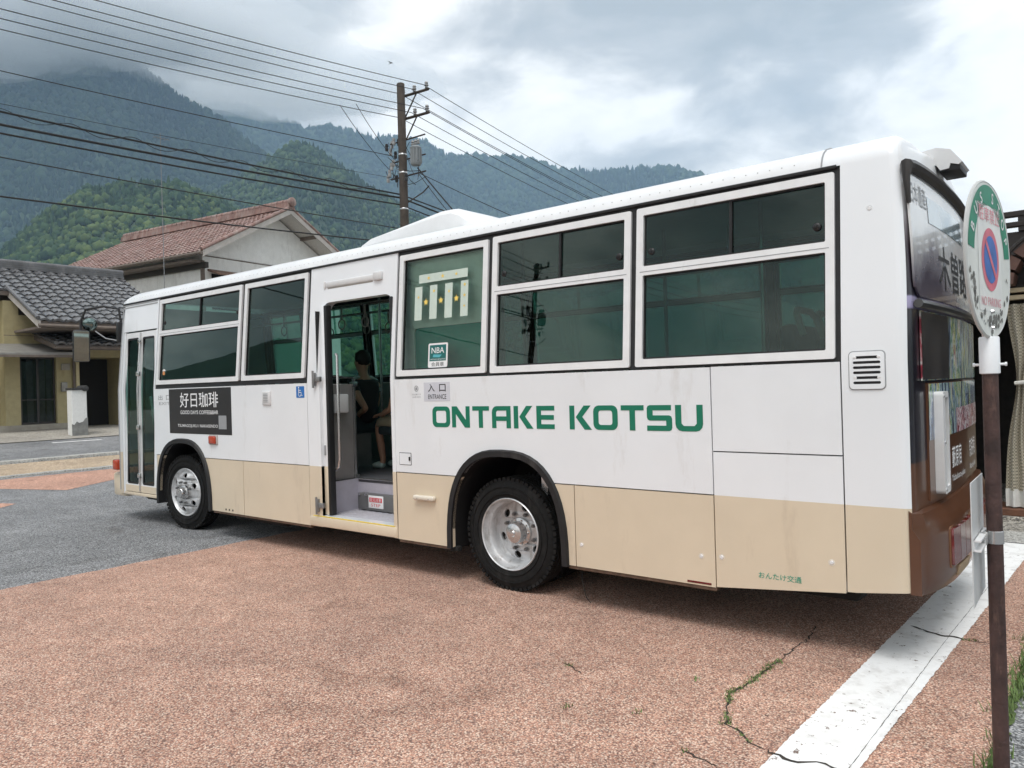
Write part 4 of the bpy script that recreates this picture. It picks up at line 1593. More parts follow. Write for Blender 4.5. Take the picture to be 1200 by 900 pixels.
def make_wheel(kind, name='wheel'):
    root_b = tyre_mesh()
    ty = root_b.build(name, RUBBER, None, 30)
    b = MB()
    if kind == 'rear':
        b.lathe([(.292, .018), (.294, .004), (.288, -.002), (.281, .004), (.279, .020), (.272, .045), (.262, .070), (.258, .075), (.254, .12), (.250, .165), (.244, .175)], 64, (0, 0, 0), 'Y')
        ring_disc(b, .06, .246, [(.200, 2 * math.pi * k / 6 + .30, .030, .036) for k in range(6)], lambda r: .175 - .02 * math.sin(min(1, (.246 - r) / .12) * math.pi / 2))
        rim = b.build('rim', RIM, ty, 35)
        b = MB()
        b.lathe([(.112, .158), (.112, .135), (.102, .130), (.088, .128), (.086, .075), (.078, .055), (.055, .045), (.030, .042), (.022, .030), (.0001, .028)], 40, (0, 0, 0), 'Y')
        b.build('hub', STEEL, rim, 35)
        b = MB()
        for k in range(10):
            a = 2 * math.pi * k / 10
            b.lathe([(.0001, .116), (.007, .117), (.0085, .13)], 8, (.099 * math.cos(a), 0, .099 * math.sin(a)), 'Y')
        b.build('hub_bolts', STEEL, rim, 35)
        nr, n0, nn = .150, .155, 8
    else:
        b.lathe([(.292, .018), (.294, .004), (.288, -.002), (.281, .004), (.276, .020), (.268, .030), (.262, .034)], 64, (0, 0, 0), 'Y')
        ring_disc(b, .05, .264, [(.205, 2 * math.pi * k / 6 + .42, .030, .036) for k in range(6)], lambda r: .034 - .055 * math.sin(min(1, (.264 - r) / .075) * math.pi / 2) - .0 * r)
        rim = b.build('rim', RIM, ty, 35)
        b = MB()
        b.lathe([(.085, -.018), (.082, -.030), (.070, -.036), (.066, -.075), (.058, -.088), (.0001, -.092)], 40, (0, 0, 0), 'Y')
        b.build('hub', STEEL, rim, 35)
        nr, n0, nn = .130, -.024, 8
    nm = MB()
    nm.lathe([(.0001, -.030), (.012, -.029), (.014, -.022), (.0145, -.020), (.0145, .006)], 6, (0, 0, 0), 'Y')
    nm.lathe([(.022, .004), (.022, .008)], 12, (0, 0, 0), 'Y')
    nut = nm.build('wheel_nut', mat('nut_steel', (.20, .20, .20), .4, .7), rim, 35)
    for k in range(nn):
        a = 2 * math.pi * (k + .5) / nn
        o = nut if k == 0 else nut.copy()
        if k:
            C.objects.link(o)
        o.location = (nr * math.cos(a), n0, nr * math.sin(a))
    b = MB()
    b.lathe([(.245, .20), (.0001, .205)], 32, (0, 0, 0), 'Y')
    b.build('brake_drum', DARK, rim, 0)
    return ty


def place_wheel(o, x, y, rz):
    o.parent = bus
    o.location = Vector((x, y, .459)) - Vector(bus.location)
    o.rotation_euler = (0, 0, rz)
    for c in o.children:
        c.location = (0, 0, 0)


rwh = make_wheel('rear')
for c in rwh.children_recursive:
    if not c.name.startswith('wheel_nut'):
        c.location = (0, 0, 0)
place_wheel(rwh, -2.952, .085, 0)
fwh = make_wheel('front')
for c in fwh.children_recursive:
    if not c.name.startswith('wheel_nut'):
        c.location = (0, 0, 0)
place_wheel(fwh, -8.08, .085, R(6))
for src, x, y, rz in ((rwh, -2.952, .42, 0), (rwh, -2.952, W - .085, math.pi), (fwh, -8.08, W - .085, math.pi + R(6))):
    o = copy_tree(src, bus)
    o.location = Vector((x, y, .459)) - Vector(bus.location)
    o.rotation_euler = (0, 0, rz)
b = MB()
b.tube([(-2.952, .25, .459), (-2.952, W - .25, .459)], .06, 10)
b.tube([(-8.08, .3, .45), (-8.08, W - .3, .45)], .045, 10)
b.build('axle', DARK, bus)

# ---- writing and small fittings on the near side
TH = .044       # stem width of the big letters


def letter(ch, x0, x1, z0, z1):
    w, h, t, s = x1 - x0, z1 - z0, TH, .036
    P = lambda pts: [(x0 + a, z0 + b_) for a, b_ in pts]
    if ch == 'O':
        return [rrect(x0, z0, x1, z1, .045, 4), rrect(x0 + t, z0 + s, x1 - t, z1 - s, .018, 3)]
    if ch == 'N':
        return [P([(0, 0), (t, 0), (t, h - .062), (w - t - .012, 0), (w, 0), (w, h), (w - t, h), (w - t, .062), (t + .012, h), (0, h)])]
    if ch == 'T':
        m = w / 2
        return [P([(m - t / 2, 0), (m + t / 2, 0), (m + t / 2, h - s), (w, h - s), (w, h), (0, h), (0, h - s), (m - t / 2, h - s)])]
    if ch == 'A':
        q = .33 * h
        out = P([(0, 0), (t, 0), (t, q), (w - t, q), (w - t, 0), (w, 0)]) + [(x1, z1)] + [(x0 + .05 + .05 * math.cos(R(a)), z1 - .05 + .05 * math.sin(R(a))) for a in (90, 112, 135, 157, 180)]
        return [out, P([(t, q + s)]) + P([(w - t, q + s), (w - t, h - s), (t + .012, h - s), (t, h - s - .012)])]
    if ch == 'K':
        return [P([(0, 0), (t, 0), (t, h), (0, h)]), P([(t + .012, h * .52), (w - .062, 0), (w, 0), (t + .068, h * .53), (w - .006, h), (w - .066, h)])]
    if ch == 'E':
        m0, m1 = h / 2 - s / 2, h / 2 + s / 2
        return [P([(0, 0), (w, 0), (w, s), (t, s), (t, m0), (w - .006, m0), (w - .006, m1), (t, m1), (t, h - s), (w, h - s), (w, h), (0, h)])]
    if ch == 'S':
        m0, m1 = h / 2 - s / 2, h / 2 + s / 2
        c = .022
        return [P([(0, 0), (w - c, 0), (w - c * .3, c * .3), (w, c), (w, m1 - c), (w - c * .3, m1 - c * .3), (w - c, m1), (t, m1), (t, h - s), (w - .006, h - s), (w - .006, h), (c, h), (c * .3, h - c * .3), (0, h - c), (0, m0 + c), (c * .3, m0 + c * .3), (c, m0), (w - t, m0), (w - t, s), (0, s)])]
    if ch == 'U':
        c = .05
        return [P([(c, 0), (w - c, 0), (w - c * .5, c * .12), (w - c * .12, c * .5), (w, c), (w, h), (w - t, h), (w - t, s + .016), (w - t - .016, s), (t + .016, s), (t, s + .016), (t, h), (0, h), (0, c), (c * .12, c * .5), (c * .5, c * .12)])]


SP = [('O', -3.691, -3.485), ('N', -3.462, -3.262), ('T', -3.231, -3.052), ('A', -3.022, -2.829), ('K', -2.798, -2.607), ('E', -2.575, -2.406), ('K', -2.269, -2.076), ('O', -2.061, -1.858), ('T', -1.831, -1.650), ('S', -1.626, -1.437), ('U', -1.413, -1.216)]
for ch, x0, x1 in SP:
    b = MB()
    lps = letter(ch, x0, x1, 1.322, 1.498)
    if ch == 'K':
        for lp in lps:
            b.plate([lp], side(.0022), side(.0))
    else:
        b.plate(lps, side(.0022), side(.0))
    b.build('letter', GREEN, bus, 0)
s1, s2, s3 = side(.0015), side(.003), side(.0045)


def decal(name, lp, material, off=.0015, parent=bus):
    b = MB()
    b.plate([lp], side(off), side(off - .0012))
    return b.build(name, material, parent, 0)


lettering('おんたけ交通', -.875, -.612, .415, .455, s1, GREEN2, bus, bold=.006)
ad = decal('advert_panel', rect(-8.255, -6.85, 1.19, 1.731), ADBLK, .002)
lettering('好日珈琲', -7.985, -7.12, 1.505, 1.685, side(.0035), PRINTW, ad, bold=.006)
lettering('GOOD DAYS COFFEE&BAR', -7.98, -7.125, 1.425, 1.47, side(.0035), PRINTW, ad, bold=.008)
lettering('TSUMAGOJUKU / NAKASENDO', -8.05, -7.14, 1.26, 1.305, side(.0035), PRINTW, ad, bold=.006)
decal('blank_square', rect(-7.12, -6.955, 1.255, 1.41), PRINTG, .0035, ad)
lettering('出', -8.53, -8.42, 1.60, 1.66, s1, PRINTG, bus, bold=.006)
lettering('口', -8.33, -8.22, 1.60, 1.66, s1, PRINTG, bus, bold=.006)
lettering('EXIT', -8.51, -8.24, 1.54, 1.575, s1, PRINTG, bus)
ep = decal('entrance_plate', rect(-3.787, -3.478, 1.545, 1.705), PLATEG, .002)
lettering('入', -3.735, -3.655, 1.625, 1.692, side(.0035), PRINTK, ep, bold=.006)
lettering('口', -3.600, -3.525, 1.625, 1.688, side(.0035), PRINTK, ep, bold=.006)
lettering('ENTRANCE', -3.735, -3.52, 1.562, 1.602, side(.0035), PRINTK, ep)
b = MB()
b.lathe([(.020, -.0015), (.026, -.0015)], 24, (-3.88, 0, 1.655), 'Y')
b.faces([(-3.892, -.0015, 1.64), (-3.868, -.0015, 1.645), (-3.868, -.0015, 1.668), (-3.892, -.0015, 1.663)], [(0, 1, 2, 3)])
b.build('emblem', PRINTG, bus, 0, recalc=False)
lettering('低公害バス', -3.935, -3.825, 1.598, 1.612, s1, PRINTG, bus)
lettering('LOW NOX', -3.93, -3.83, 1.575, 1.588, s1, PRINTG, bus)
wc = decal('wheelchair_sign', rrect(-5.63, 1.595, -5.495, 1.712, .008, 2), BLUE, .002)
b = MB()
cxw, czw = -5.57, 1.632
cw = lambda x, z: (x, -.0036, z)


def flat_ring(b, cx, cz, r0, r1, a0=0, a1=360, n=20):
    for k in range(n):
        t0, t1 = R(a0 + (a1 - a0) * k / n), R(a0 + (a1 - a0) * (k + 1) / n)
        b.faces([cw(cx + r0 * math.cos(t0), cz + r0 * math.sin(t0)), cw(cx + r1 * math.cos(t0), cz + r1 * math.sin(t0)), cw(cx + r1 * math.cos(t1), cz + r1 * math.sin(t1)), cw(cx + r0 * math.cos(t1), cz + r0 * math.sin(t1))], [(0, 1, 2, 3)])


flat_ring(b, cxw, czw, .018, .025, 100, 350)
flat_ring(b, -5.585, 1.698, .0001, .009)
for a0, a1, c0, c1 in ((-5.590, -5.580, 1.650, 1.684), (-5.579, -5.548, 1.668, 1.674), (-5.579, -5.540, 1.646, 1.653), (-5.547, -5.540, 1.616, 1.645), (-5.539, -5.522, 1.616, 1.622)):
    b.faces([cw(a0, c0), cw(a1, c0), cw(a1, c1), cw(a0, c1)], [(0, 1, 2, 3)])
b.build('wheelchair_symbol', PRINTW, wc, 0, recalc=False)
# card reader-like white speaker box
b = MB()
b.box(-6.225, -6.075, -.016, .004, 1.525, 1.672, .008)
cb = b.build('speaker_box', LAMPW, bus)
b = MB()
for k in range(6):
    b.box(-6.195, -6.115, -.0185, -.014, 1.555 + k * .017, 1.562 + k * .017, .0)
b.build('speaker_slots', PRINTG, cb, 0)
# side marker, small hatch, white lamp, bolts
b = MB()
b.box(-7.335, -7.150, -.012, .004, 1.072, 1.187, .01)
mk = b.build('side_marker', mat('marker_base', (.45, .42, .40), .4), bus)
b = MB()
b.box(-7.315, -7.170, -.032, -.010, 1.085, 1.175, .012)
b.build('marker_lens', ORANGE, mk)
b = MB()
b.plate([rrect(-4.122, .980, -3.968, 1.090, .006, 2), rrect(-4.117, .985, -3.973, 1.085, .005, 2)], side(.0016), side(-.004))
b.build('flap_seam', GASKET, bus, 0)
fh = decal('fuel_flap', rrect(-4.117, .985, -3.973, 1.085, .005, 2), WHITE, .004)
b = MB()
b.box(-3.995, -3.978, -.012, .0, 1.020, 1.055, .004)
b.build('flap_latch', BLACK, fh)
b = MB()
b.box(-3.925, -3.675, -.045, .004, .685, .728, .016, 3)
wl_ = b.build('step_lamp', mat('lamp_cream', (.70, .64, .54), .35), bus)
for x in (-3.87, -3.73):
    b = MB()
    b.lathe([(.0001, -.048), (.005, -.047), (.006, -.044)], 8, (x, 0, .702), 'Y')
    b.build('screw', STEEL, wl_)
for x, z in ((-2.18, .48), (-1.215, .52), (-1.11, .52), (-.42, .54), (-2.19, .55)):
    pass
for x, z in ((-2.195, .475), (-1.255, .505), (-1.115, .515), (-.435, .565), (-.19, 2.62)):
    b = MB()
    b.lathe([(.0001, -.004), (.010, -.004), (.012, -.002), (.0125, .003), (.016, .003), (.016, -.001), (.018, -.001), (.0185, .003)], 16, (x, ys(z), z), 'Y')
    b.build('panel_lock', ALU, bus)
for x in (-7.02, -6.95, -6.88):
    b = MB()
    b.lathe([(.0001, -.004), (.011, -.003), (.013, .002)], 8, (x, 0, .345), 'Y')
    b.build('panel_bolt', BLACK, bus)
b = MB()
b.box(-1.36, -1.19, -.003, .01, .322, .336, .002)
b.build('red_reflector', REDL, bus)
# lower edge rails under the skirts
RAILR = mat('rail_rust', (.12, .075, .05), .7, var=.4, scale=25)
for x0, x1 in ((-7.30, -5.46), (-4.16, -3.54), (-2.32, -1.16)):
    b = MB()
    b.box(x0, x1, .008, .06, .285, .31, .004)
    b.build('skirt_rail', RAILR, bus)
b = MB()
b.tube([(-2.26, .10, .31), (-2.235, .05, .20), (-2.18, .02, .085), (-2.13, .0, .06)], .003, 5)
b.build('anti_static_strap', DARK, bus)


# ---- interior: seats, rails, partition
def make_seat(x, y):
    b = MB()
    b.box(-.02, .42, -.21, .21, .40, .50, .03)
    b.box(-.10, .0, -.21, .21, .42, .98, .035, 2, Matrix.Translation((.0, 0, 0)) @ Matrix.Rotation(R(8), 4, 'Y'))
    s = b.build('seat', SEATF, None, 40)
    g = MB()
    g.tube([(-.02, -.20, .90), (.02, -.19, 1.03), (.035, -.12, 1.07), (.035, .12, 1.07), (.02, .19, 1.03), (-.02, .20, .90)], .022, 8)
    g.build('seat_grip', GRIP, s, 40)
    p = MB()
    p.box(.10, .16, -.15, .15, .0, .41)
    p.build('seat_leg', STEEL, s, 30)
    return s


def seat_at(src, x, y, first=False):
    o = src if first else copy_tree(src, bus)
    o.parent = bus
    o.location = Vector((x, y, .735)) - Vector(bus.location)
    o.rotation_euler = (0, 0, math.pi)
    for ch in o.children:
        ch.location = (0, 0, 0)
    return o


seat = make_seat(0, 0)
first = True
for x in (-2.52, -1.63):
    for y in (.33, .76):
        seat_at(seat, x, y, first)
        first = False
for x in (-6.15, -5.30, -4.30, -3.40, -2.52, -1.63):
    seat_at(seat, x, 1.35 if x < -5 else 1.92)
    if x > -5:
        seat_at(seat, x, 1.50)
for y in (.33, .76, 1.2, 1.62, 2.03):
    o = seat_at(seat, -.62, y)
    o.location.z += .28
for x in (-7.2, -6.4):
    seat_at(seat, x, .36)
b = MB()
b.box(-5.385, -5.355, .09, .50, .735, 1.72, .01)
pt = b.build('partition', PANELG, bus)
b = MB()
b.tube([(-5.36, .52, .735), (-5.36, .52, 1.78), (-5.36, .30, 1.80), (-5.36, .10, 1.80)], .017, 8)
b.build('partition_rail', STEEL, pt)
for z in (.75, 1.72):
    b = MB()
    b.box(-5.395, -5.325, .485, .545, z - .025, z + .025, .006)
    b.build('rail_clamp', STEEL, pt)
b = MB()
b.box(-5.33, -5.22, .16, .34, 1.43, 1.62, .015)
b.build('fare_box', LAMPW, pt)
b = MB()
b.tube([(-5.12, .11, 2.02), (-5.10, .11, 2.0), (-5.10, .11, .98), (-5.12, .11, .90), (-5.17, .11, .87)], .014, 8)
b.build('door_handrail', STEEL, bus)
b = MB()
for x in (-7.9, -6.6, -4.05, -3.3, -2.2, -1.1):
    b.tube([(x, .82, .735), (x, .82, 2.95)], .016, 8)
for x in (-5.75, -3.9, -2.1):
    b.tube([(x, 1.25, .735), (x, 1.25, 2.95)], .016, 8)
b.tube([(-8.8, .82, 2.60), (-.9, .82, 2.60)], .014, 8)
b.tube([(-8.8, 1.52, 2.60), (-.9, 1.52, 2.60)], .014, 8)
b.build('grab_pole', STEEL, bus)
ringm = MB()
ringm.tube([(.055 * math.cos(2 * math.pi * k / 16), 0, .055 * math.sin(2 * math.pi * k / 16)) for k in range(16)], .008, 6, closed=True)
ringm.box(-.012, .012, -.003, .003, .05, .20)
strap = ringm.build('hand_strap', mat('strap_grey', (.35, .36, .35), .5), bus)
for i, (x, y) in enumerate([(x, y) for x in (-7.0, -6.3, -5.9, -5.5, -5.0, -4.6) for y in (.82, 1.52)]):
    o = strap if i == 0 else strap.copy()
    if i:
        C.objects.link(o)
    o.location = Vector((x, y, 2.40)) - Vector(bus.location)
# driver's seat and dashboard on the far side at the front
b = MB()
b.box(-9.55, -9.15, 1.10, W - .12, .9, 1.45, .05)
b.build('dashboard', BLACK, bus)
o = seat_at(seat, -8.35, 1.80)
b = MB()
for k in range(20):
    pass
b.tube([(-8.98 + .05 * math.sin(2 * math.pi * k / 20), 1.80 + .21 * math.cos(2 * math.pi * k / 20), 1.52 + .20 * math.sin(2 * math.pi * k / 20)) for k in range(20)], .014, 6, closed=True)
b.build('steering_wheel', BLACK, bus)

# ------------------------------------------------------------------ people in the bus
def skinned(name, joints, bones, material, parent=None, lev=2, root=0):
    me = bpy.data.meshes.new(name)
    me.from_pydata([j[0] for j in joints], bones, [])
    o = bpy.data.objects.new(name, me)
    C.objects.link(o)
    sk = o.modifiers.new('skin', 'SKIN')
    ss = o.modifiers.new('smooth', 'SUBSURF')
    ss.levels = ss.render_levels = lev
    for i, j in enumerate(joints):
        r = j[1]
        v = me.skin_vertices[0].data[i]
        v.radius = (r, r) if not isinstance(r, tuple) else r
        v.use_root = i == root
    sk.use_smooth_shade = True
    me.materials.append(material)
    if parent:
        o.parent = parent
    return o


def seated_person(label, loc, shirt, trousers, shoes, hairc, elbow_back=True, bare_shin=False):
    """sits facing local +X, seat height .45, origin on the floor under the hips"""
    root = thing('person', label, 'person', loc, 'passengers seated in the bus')
    root.rotation_euler = (0, 0, math.pi)
    J = [((0, 0, .53), .13), ((0, 0, .72), .125), ((.0, 0, .92), .13), ((.01, 0, 1.05), .06), ((.03, 0, 1.13), .05), ((.045, 0, 1.20), .085), ((.05, 0, 1.28), .09), ((.045, 0, 1.345), .06)]
    B = [(0, 1), (1, 2), (2, 3), (3, 4), (4, 5), (5, 6), (6, 7)]

    def chain(start, pts):
        p = start
        for q in pts:
            J.append(q); B.append((p, len(J) - 1)); p = len(J) - 1
        return p
    for s in (-1, 1):
        ex = -.30 if (s == 1 and elbow_back) else .10
        w = chain(2, [((.0, s * .19, .99), .055), ((ex * .55, s * .235, .83), .046), ((ex, s * .25, .70), .038), ((ex + .14, s * .21, .66), .034), ((ex + .27, s * .13, .63), .026), ((ex + .33, s * .11, .625), (.034, .02))])
        base = J[w][0]
        for k, (ln, off) in enumerate(((.07, -.028), (.08, -.010), (.075, .010), (.06, .027))):
            chain(w, [((base[0] + .045, base[1] + off, base[2]), .0095), ((base[0] + .045 + ln * .55, base[1] + off * 1.1, base[2] - .012), .0085), ((base[0] + .045 + ln * .9, base[1] + off * 1.1, base[2] - .036), .007)])
        chain(w, [((base[0] + .015, base[1] - s * .04, base[2] - .005), .010), ((base[0] + .045, base[1] - s * .058, base[2] - .015), .0085)])
        chain(0, [((.08, s * .09, .53), .085), ((.28, s * .11, .535), .072), ((.46, s * .115, .52), .056), ((.44, s * .115, .32), .050), ((.40, s * .115, .10), .034), ((.42, s * .115, .05), .034), ((.54, s * .12, .035), (.034, .02))])
    body = skinned('body', J, B, SKIN, root)
    sh = [((0, 0, .50), .14), ((0, 0, .72), .142), ((.0, 0, .93), .145), ((.01, 0, 1.04), .085)]
    sb = [(0, 1), (1, 2), (2, 3)]
    for s in (-1, 1):
        ex = -.30 if (s == 1 and elbow_back) else .10
        sh += [((.0, s * .185, .985), .070), ((ex * .42, s * .225, .87), .064)]
        k = len(sh)
        sb += [(2, k - 2), (k - 2, k - 1)]
    skinned('shirt', sh, sb, shirt, root)
    tj = [((0, 0, .54), .14)]
    tb = []
    for s in (-1, 1):
        k = len(tj)
        tj += [((.08, s * .09, .535), .098), ((.28, s * .11, .54), .086), ((.47, s * .115, .525), .070)]
        tb += [(0, k), (k, k + 1), (k + 1, k + 2)]
        if not bare_shin:
            tj += [((.445, s * .115, .32), .064), ((.41, s * .115, .12), .052)]
            tb += [(k + 2, k + 3), (k + 3, k + 4)]
    skinned('trousers', tj, tb, trousers, root)
    for s in (-1, 1):
        skinned('shoe', [((.38, s * .115, .05), .042), ((.44, s * .117, .05), .046), ((.52, s * .12, .04), .040), ((.58, s * .12, .033), (.03, .026))], [(0, 1), (1, 2), (2, 3)], shoes, root)
    b = MB()
    g_ = bmesh.ops.create_icosphere(b.bm, subdivisions=3, radius=1.0)
    for v in list(b.bm.verts):
        c = v.co.copy()
        v.co = Vector((.035 + c.x * .108, c.y * .098, 1.30 + c.z * .105)) + Vector(mnoise.noise_vector(c * 6)) * .008
    kill = [v for v in b.bm.verts if v.co.x > .07 and v.co.z < 1.33]
    bmesh.ops.delete(b.bm, geom=kill, context='VERTS')
    b.build('hair', hairc, None, 60).parent = root
    b = MB()
    for s in (-1, 1):
        b.lathe([(.0001, .012), (.010, .008), (.013, 0)], 10, (.132, s * .032, 1.255), 'X')
    struct(b.build('eyes', PRINTK, None, 60), 'stuff').parent = root
    b = MB()
    b.faces([(.128, -.012, 1.225), (.128, .012, 1.225), (.150, 0, 1.215), (.126, 0, 1.262)], [(0, 1, 2), (0, 2, 3), (1, 3, 2)])
    b.build('nose', SKIN, None, 60).parent = root
    b = MB()
    b.tube([(.124, -.025, 1.185), (.131, 0, 1.183), (.124, .025, 1.185)], .005, 6)
    b.build('mouth', mat('lips', (.35, .14, .12), .5), None, 60).parent = root
    b = MB()
    for s in (-1, 1):
        b.lathe([(.0001, -.012), (.024, -.008), (.028, .004), (.0001, .01)], 12, (.035, s * .093, 1.235), 'Y')
    struct(b.build('ears', SKIN, None, 60), 'stuff').parent = root
    return root


BLKC = mat('shirt_black', (.02, .02, .023), .9, var=.2)
GRYC = mat('shirt_grey', (.32, .34, .36), .9, var=.1)
KHAK = mat('trousers_khaki', (.33, .29, .20), .9, var=.1)
NAVY = mat('trousers_dark', (.03, .03, .035), .9, var=.1)
SHOE = mat('sneaker_mint', (.50, .62, .58), .6, var=.3, scale=14)
SHOE2 = mat('sneaker_dark', (.05, .05, .05), .6)
HAIRM = mat('hair_black', (.012, .011, .010), .6, var=.3, scale=60)
pA = seated_person('passenger in a black short sleeved shirt seen through the open bus door', (-6.16, 1.35, .735), BLKC, NAVY, SHOE2, HAIRM, True)
pB = seated_person('passenger in a grey shirt and khaki shorts behind the one in black', (-5.34, 1.35, .735), GRYC, KHAK, SHOE, HAIRM, False, True)

# ------------------------------------------------------------------ bus stop sign
SBX, SBY = 0.505, -1.085
stop = thing('bus_stop_sign', 'weathered oval bus stop sign on a rusty brown pole with a white collar', 'sign', (SBX, SBY, 0))
RUST = mat('pole_rust_brown', (.055, .028, .024), .65, var=.5, scale=11, bump=.35, bscale=80, dirt=((.15, .082, .062), 10, .54, .68))
b = MB()
b.lathe([(.029, -.05), (.028, 1.70)], 28, (SBX, SBY, 0), 'Z')
b.lathe([(.075, .0), (.075, .012), (.04, .014)], 24, (SBX, SBY, 0), 'Z')
b.build('pole', RUST, stop, 40)
COLW = mat('collar_white', (.78, .80, .82), .4, var=.03, dirt=((.45, .42, .38), 12, .66, .9))
b = MB()
b.lathe([(.0285, 1.652), (.036, 1.655), (.036, 1.795), (.033, 1.80), (.0001, 1.80)], 32, (SBX, SBY, 0), 'Z')
col = b.build('collar', COLW, stop, 40)
for s in (-1, 1):
    b = MB()
    b.lathe([(.005, .02), (.005, .050), (.008, .051), (.008, .058), (.0001, .059)], 8, (0, 0, 0), 'X')
    for v in b.bm.verts:
        v.co = Matrix.Translation((SBX, SBY, 1.69)) @ Matrix.Rotation(R(0 if s > 0 else 180), 4, 'Z') @ v.co
    b.build('collar_bolt', COLW, col, 40)
PAZ = R(6.8)                       # the plate runs along this azimuth
pu = Vector((math.sin(PAZ), math.cos(PAZ), 0))
pn = Vector((math.cos(PAZ), -math.sin(PAZ), 0))
PC = Vector((SBX + .005, SBY, 2.105))


def sfn(off):
    return lambda u, v: tuple(PC + pu * u + Vector((0, 0, v)) + pn * off)


def side_view_check():
    return (CAM - PC).dot(pn)


SGN = 1 if side_view_check() > 0 else -1
# the face seen by the camera: text must run away from the viewer, i.e. along +u when the normal is +pn
a_, c_ = .312, .305
oval = [(a_ * math.copysign(abs(math.cos(t)) ** .92, math.cos(t)), c_ * math.copysign(abs(math.sin(t)) ** .95, math.sin(t))) for t in [2 * math.pi * k / 72 for k in range(72)]]
SIGNW = mat('sign_white_worn', (.68, .70, .67), .5, var=.08, scale=6, dirt=((.38, .39, .35), 9, .60, .82))
SIGNG = mat('sign_green', (.005, .21, .12), .5, var=.15, scale=10, dirt=((.45, .55, .48), 14, .66, .82))
SIGNR = mat('sign_red_faded', (.62, .16, .21), .55, var=.15, scale=14)
SIGNB = mat('sign_blue_faded', (.05, .15, .45), .5, var=.25, scale=9)
SIGNP = mat('sign_red_pale', (.70, .33, .37), .6, var=.12, scale=20)
b = MB()
b.plate([oval], sfn(.006), sfn(-.006))
b.plate([[(x, y) for x, y in reversed(oval)]], sfn(-.006), sfn(-.0055))
sp_ = b.build('sign_plate', SIGNW, stop, 20)
b = MB()
b.tube([sfn(0)(x, y) for x, y in oval], .0075, 6, closed=True)
b.build('plate_rim', mat('rim_grey', (.50, .51, .50), .5), sp_, 40)
SO = .0075 * SGN


def ring_arc(r0, r1, a0, a1, n=40, sx=1.0, sz=1.0, du=0, dv=0):
    out = [(du + sx * r0 * math.cos(R(a0 + (a1 - a0) * k / n)), dv + sz * r0 * math.sin(R(a0 + (a1 - a0) * k / n))) for k in range(n + 1)]
    out += [(du + sx * r1 * math.cos(R(a1 - (a1 - a0) * k / n)), dv + sz * r1 * math.sin(R(a1 - (a1 - a0) * k / n))) for k in range(n + 1)]
    return out


def sdecal(name, loops, material, off, parent=sp_):
    b = MB()
    b.poly(loops, None)
    for v in b.bm.verts:
        v.co = Vector(sfn(off * SGN)(v.co.x, v.co.y))
    return b.build(name, material, parent, 0)


gb = sdecal('green_band', [ring_arc(.70, .965, 6, 174, 44, a_, c_)], SIGNG, .0072)
sdecal('centre_field', [rrect(-.165, -.205, .165, .215, .01, 2)], mat('field_white', (.74, .75, .73), .5, var=.06, scale=8, dirt=((.48, .47, .45), 10, .62, .85)), .0072)
sdecal('no_parking_ring', [[(.125 * math.cos(2 * math.pi * k / 40), .125 * math.sin(2 * math.pi * k / 40)) for k in range(40)]], SIGNR, .0085)
sdecal('no_parking_field', [[(.094 * math.cos(2 * math.pi * k / 40), .094 * math.sin(2 * math.pi * k / 40)) for k in range(40)]], SIGNB, .0095)
c45 = math.cos(R(45))
sdecal('no_parking_bar', [[(-.094 * c45 - .008, .094 * c45 - .008), (.094 * c45 - .008, -.094 * c45 - .008), (.094 * c45 + .008, -.094 * c45 + .008), (-.094 * c45 + .008, .094 * c45 + .008)]], SIGNR, .0105)
lettering('駐車禁止', -.15, .15, .145, .205, sfn(.0085 * SGN), SIGNP, sp_, bold=.004)
lettering('NO PARKING', -.14, .14, -.185, -.15, sfn(.0085 * SGN), SIGNP, sp_)
for ch, ang in zip('BUS STOP', (155, 135, 115, 95, 78, 58, 40, 22)):
    if ch == ' ':
        continue
    me = text_mesh(ch, .062, .001)
    co = np.array([v.co for v in me.vertices])
    mid = (co.max(0) + co.min(0)) / 2
    t = R(ang - 90)
    for v in me.vertices:
        x, y = v.co.x - mid[0], v.co.y - mid[1]
        xr, yr = x * math.cos(t) - y * math.sin(t), x * math.sin(t) + y * math.cos(t)
        v.co = Vector(sfn(.0085 * SGN)(.835 * a_ * math.cos(R(ang)) + xr, .835 * c_ * math.sin(R(ang)) + yr))
    link('letter', me, PRINTW, sp_, 0)
PEEL = mat('peeled_metal', (.16, .16, .15), .7, var=.5, scale=30)
r_ = random.Random(21)
b = MB()
for k in range(34):
    u = r_.uniform(-.16, .16)
    v = r_.uniform(-.285, -.225) + abs(u) * .25
    if (u / a_) ** 2 + (v / c_) ** 2 > .93:
        continue
    n = r_.randint(5, 8)
    rr = r_.uniform(.006, .022)
    b.poly([[(u + rr * r_.uniform(.5, 1.2) * math.cos(2 * math.pi * q / n), v + rr * r_.uniform(.4, 1.0) * math.sin(2 * math.pi * q / n)) for q in range(n)]], None)
for k in range(22):
    s = r_.choice((-1, -1, 1))
    v = r_.uniform(-.20, -.06)
    u = s * (a_ * math.sqrt(max(0, 1 - (v / c_) ** 2)) - r_.uniform(.015, .07))
    n = 6
    rr = r_.uniform(.004, .014)
    b.poly([[(u + rr * r_.uniform(.5, 1.2) * math.cos(2 * math.pi * q / n), v + rr * 1.6 * r_.uniform(.5, 1.0) * math.sin(2 * math.pi * q / n)) for q in range(n)]], None)
for i, v in enumerate(b.bm.verts):
    v.co = Vector(sfn((.0083 + (i % 97) * 2e-6) * SGN)(v.co.x, v.co.y))
struct(b.build('peeled_patches', PEEL, sp_, 0), 'stuff')
b = MB()
b.box(SBX - .012, SBX + .012, SBY - .014, SBY + .014, 1.78, 1.86, .003)
b.box(SBX - .022, SBX - .012, SBY - .02, SBY + .02, 1.78, 1.98, .002)
b.build('plate_bracket', STEEL, stop)
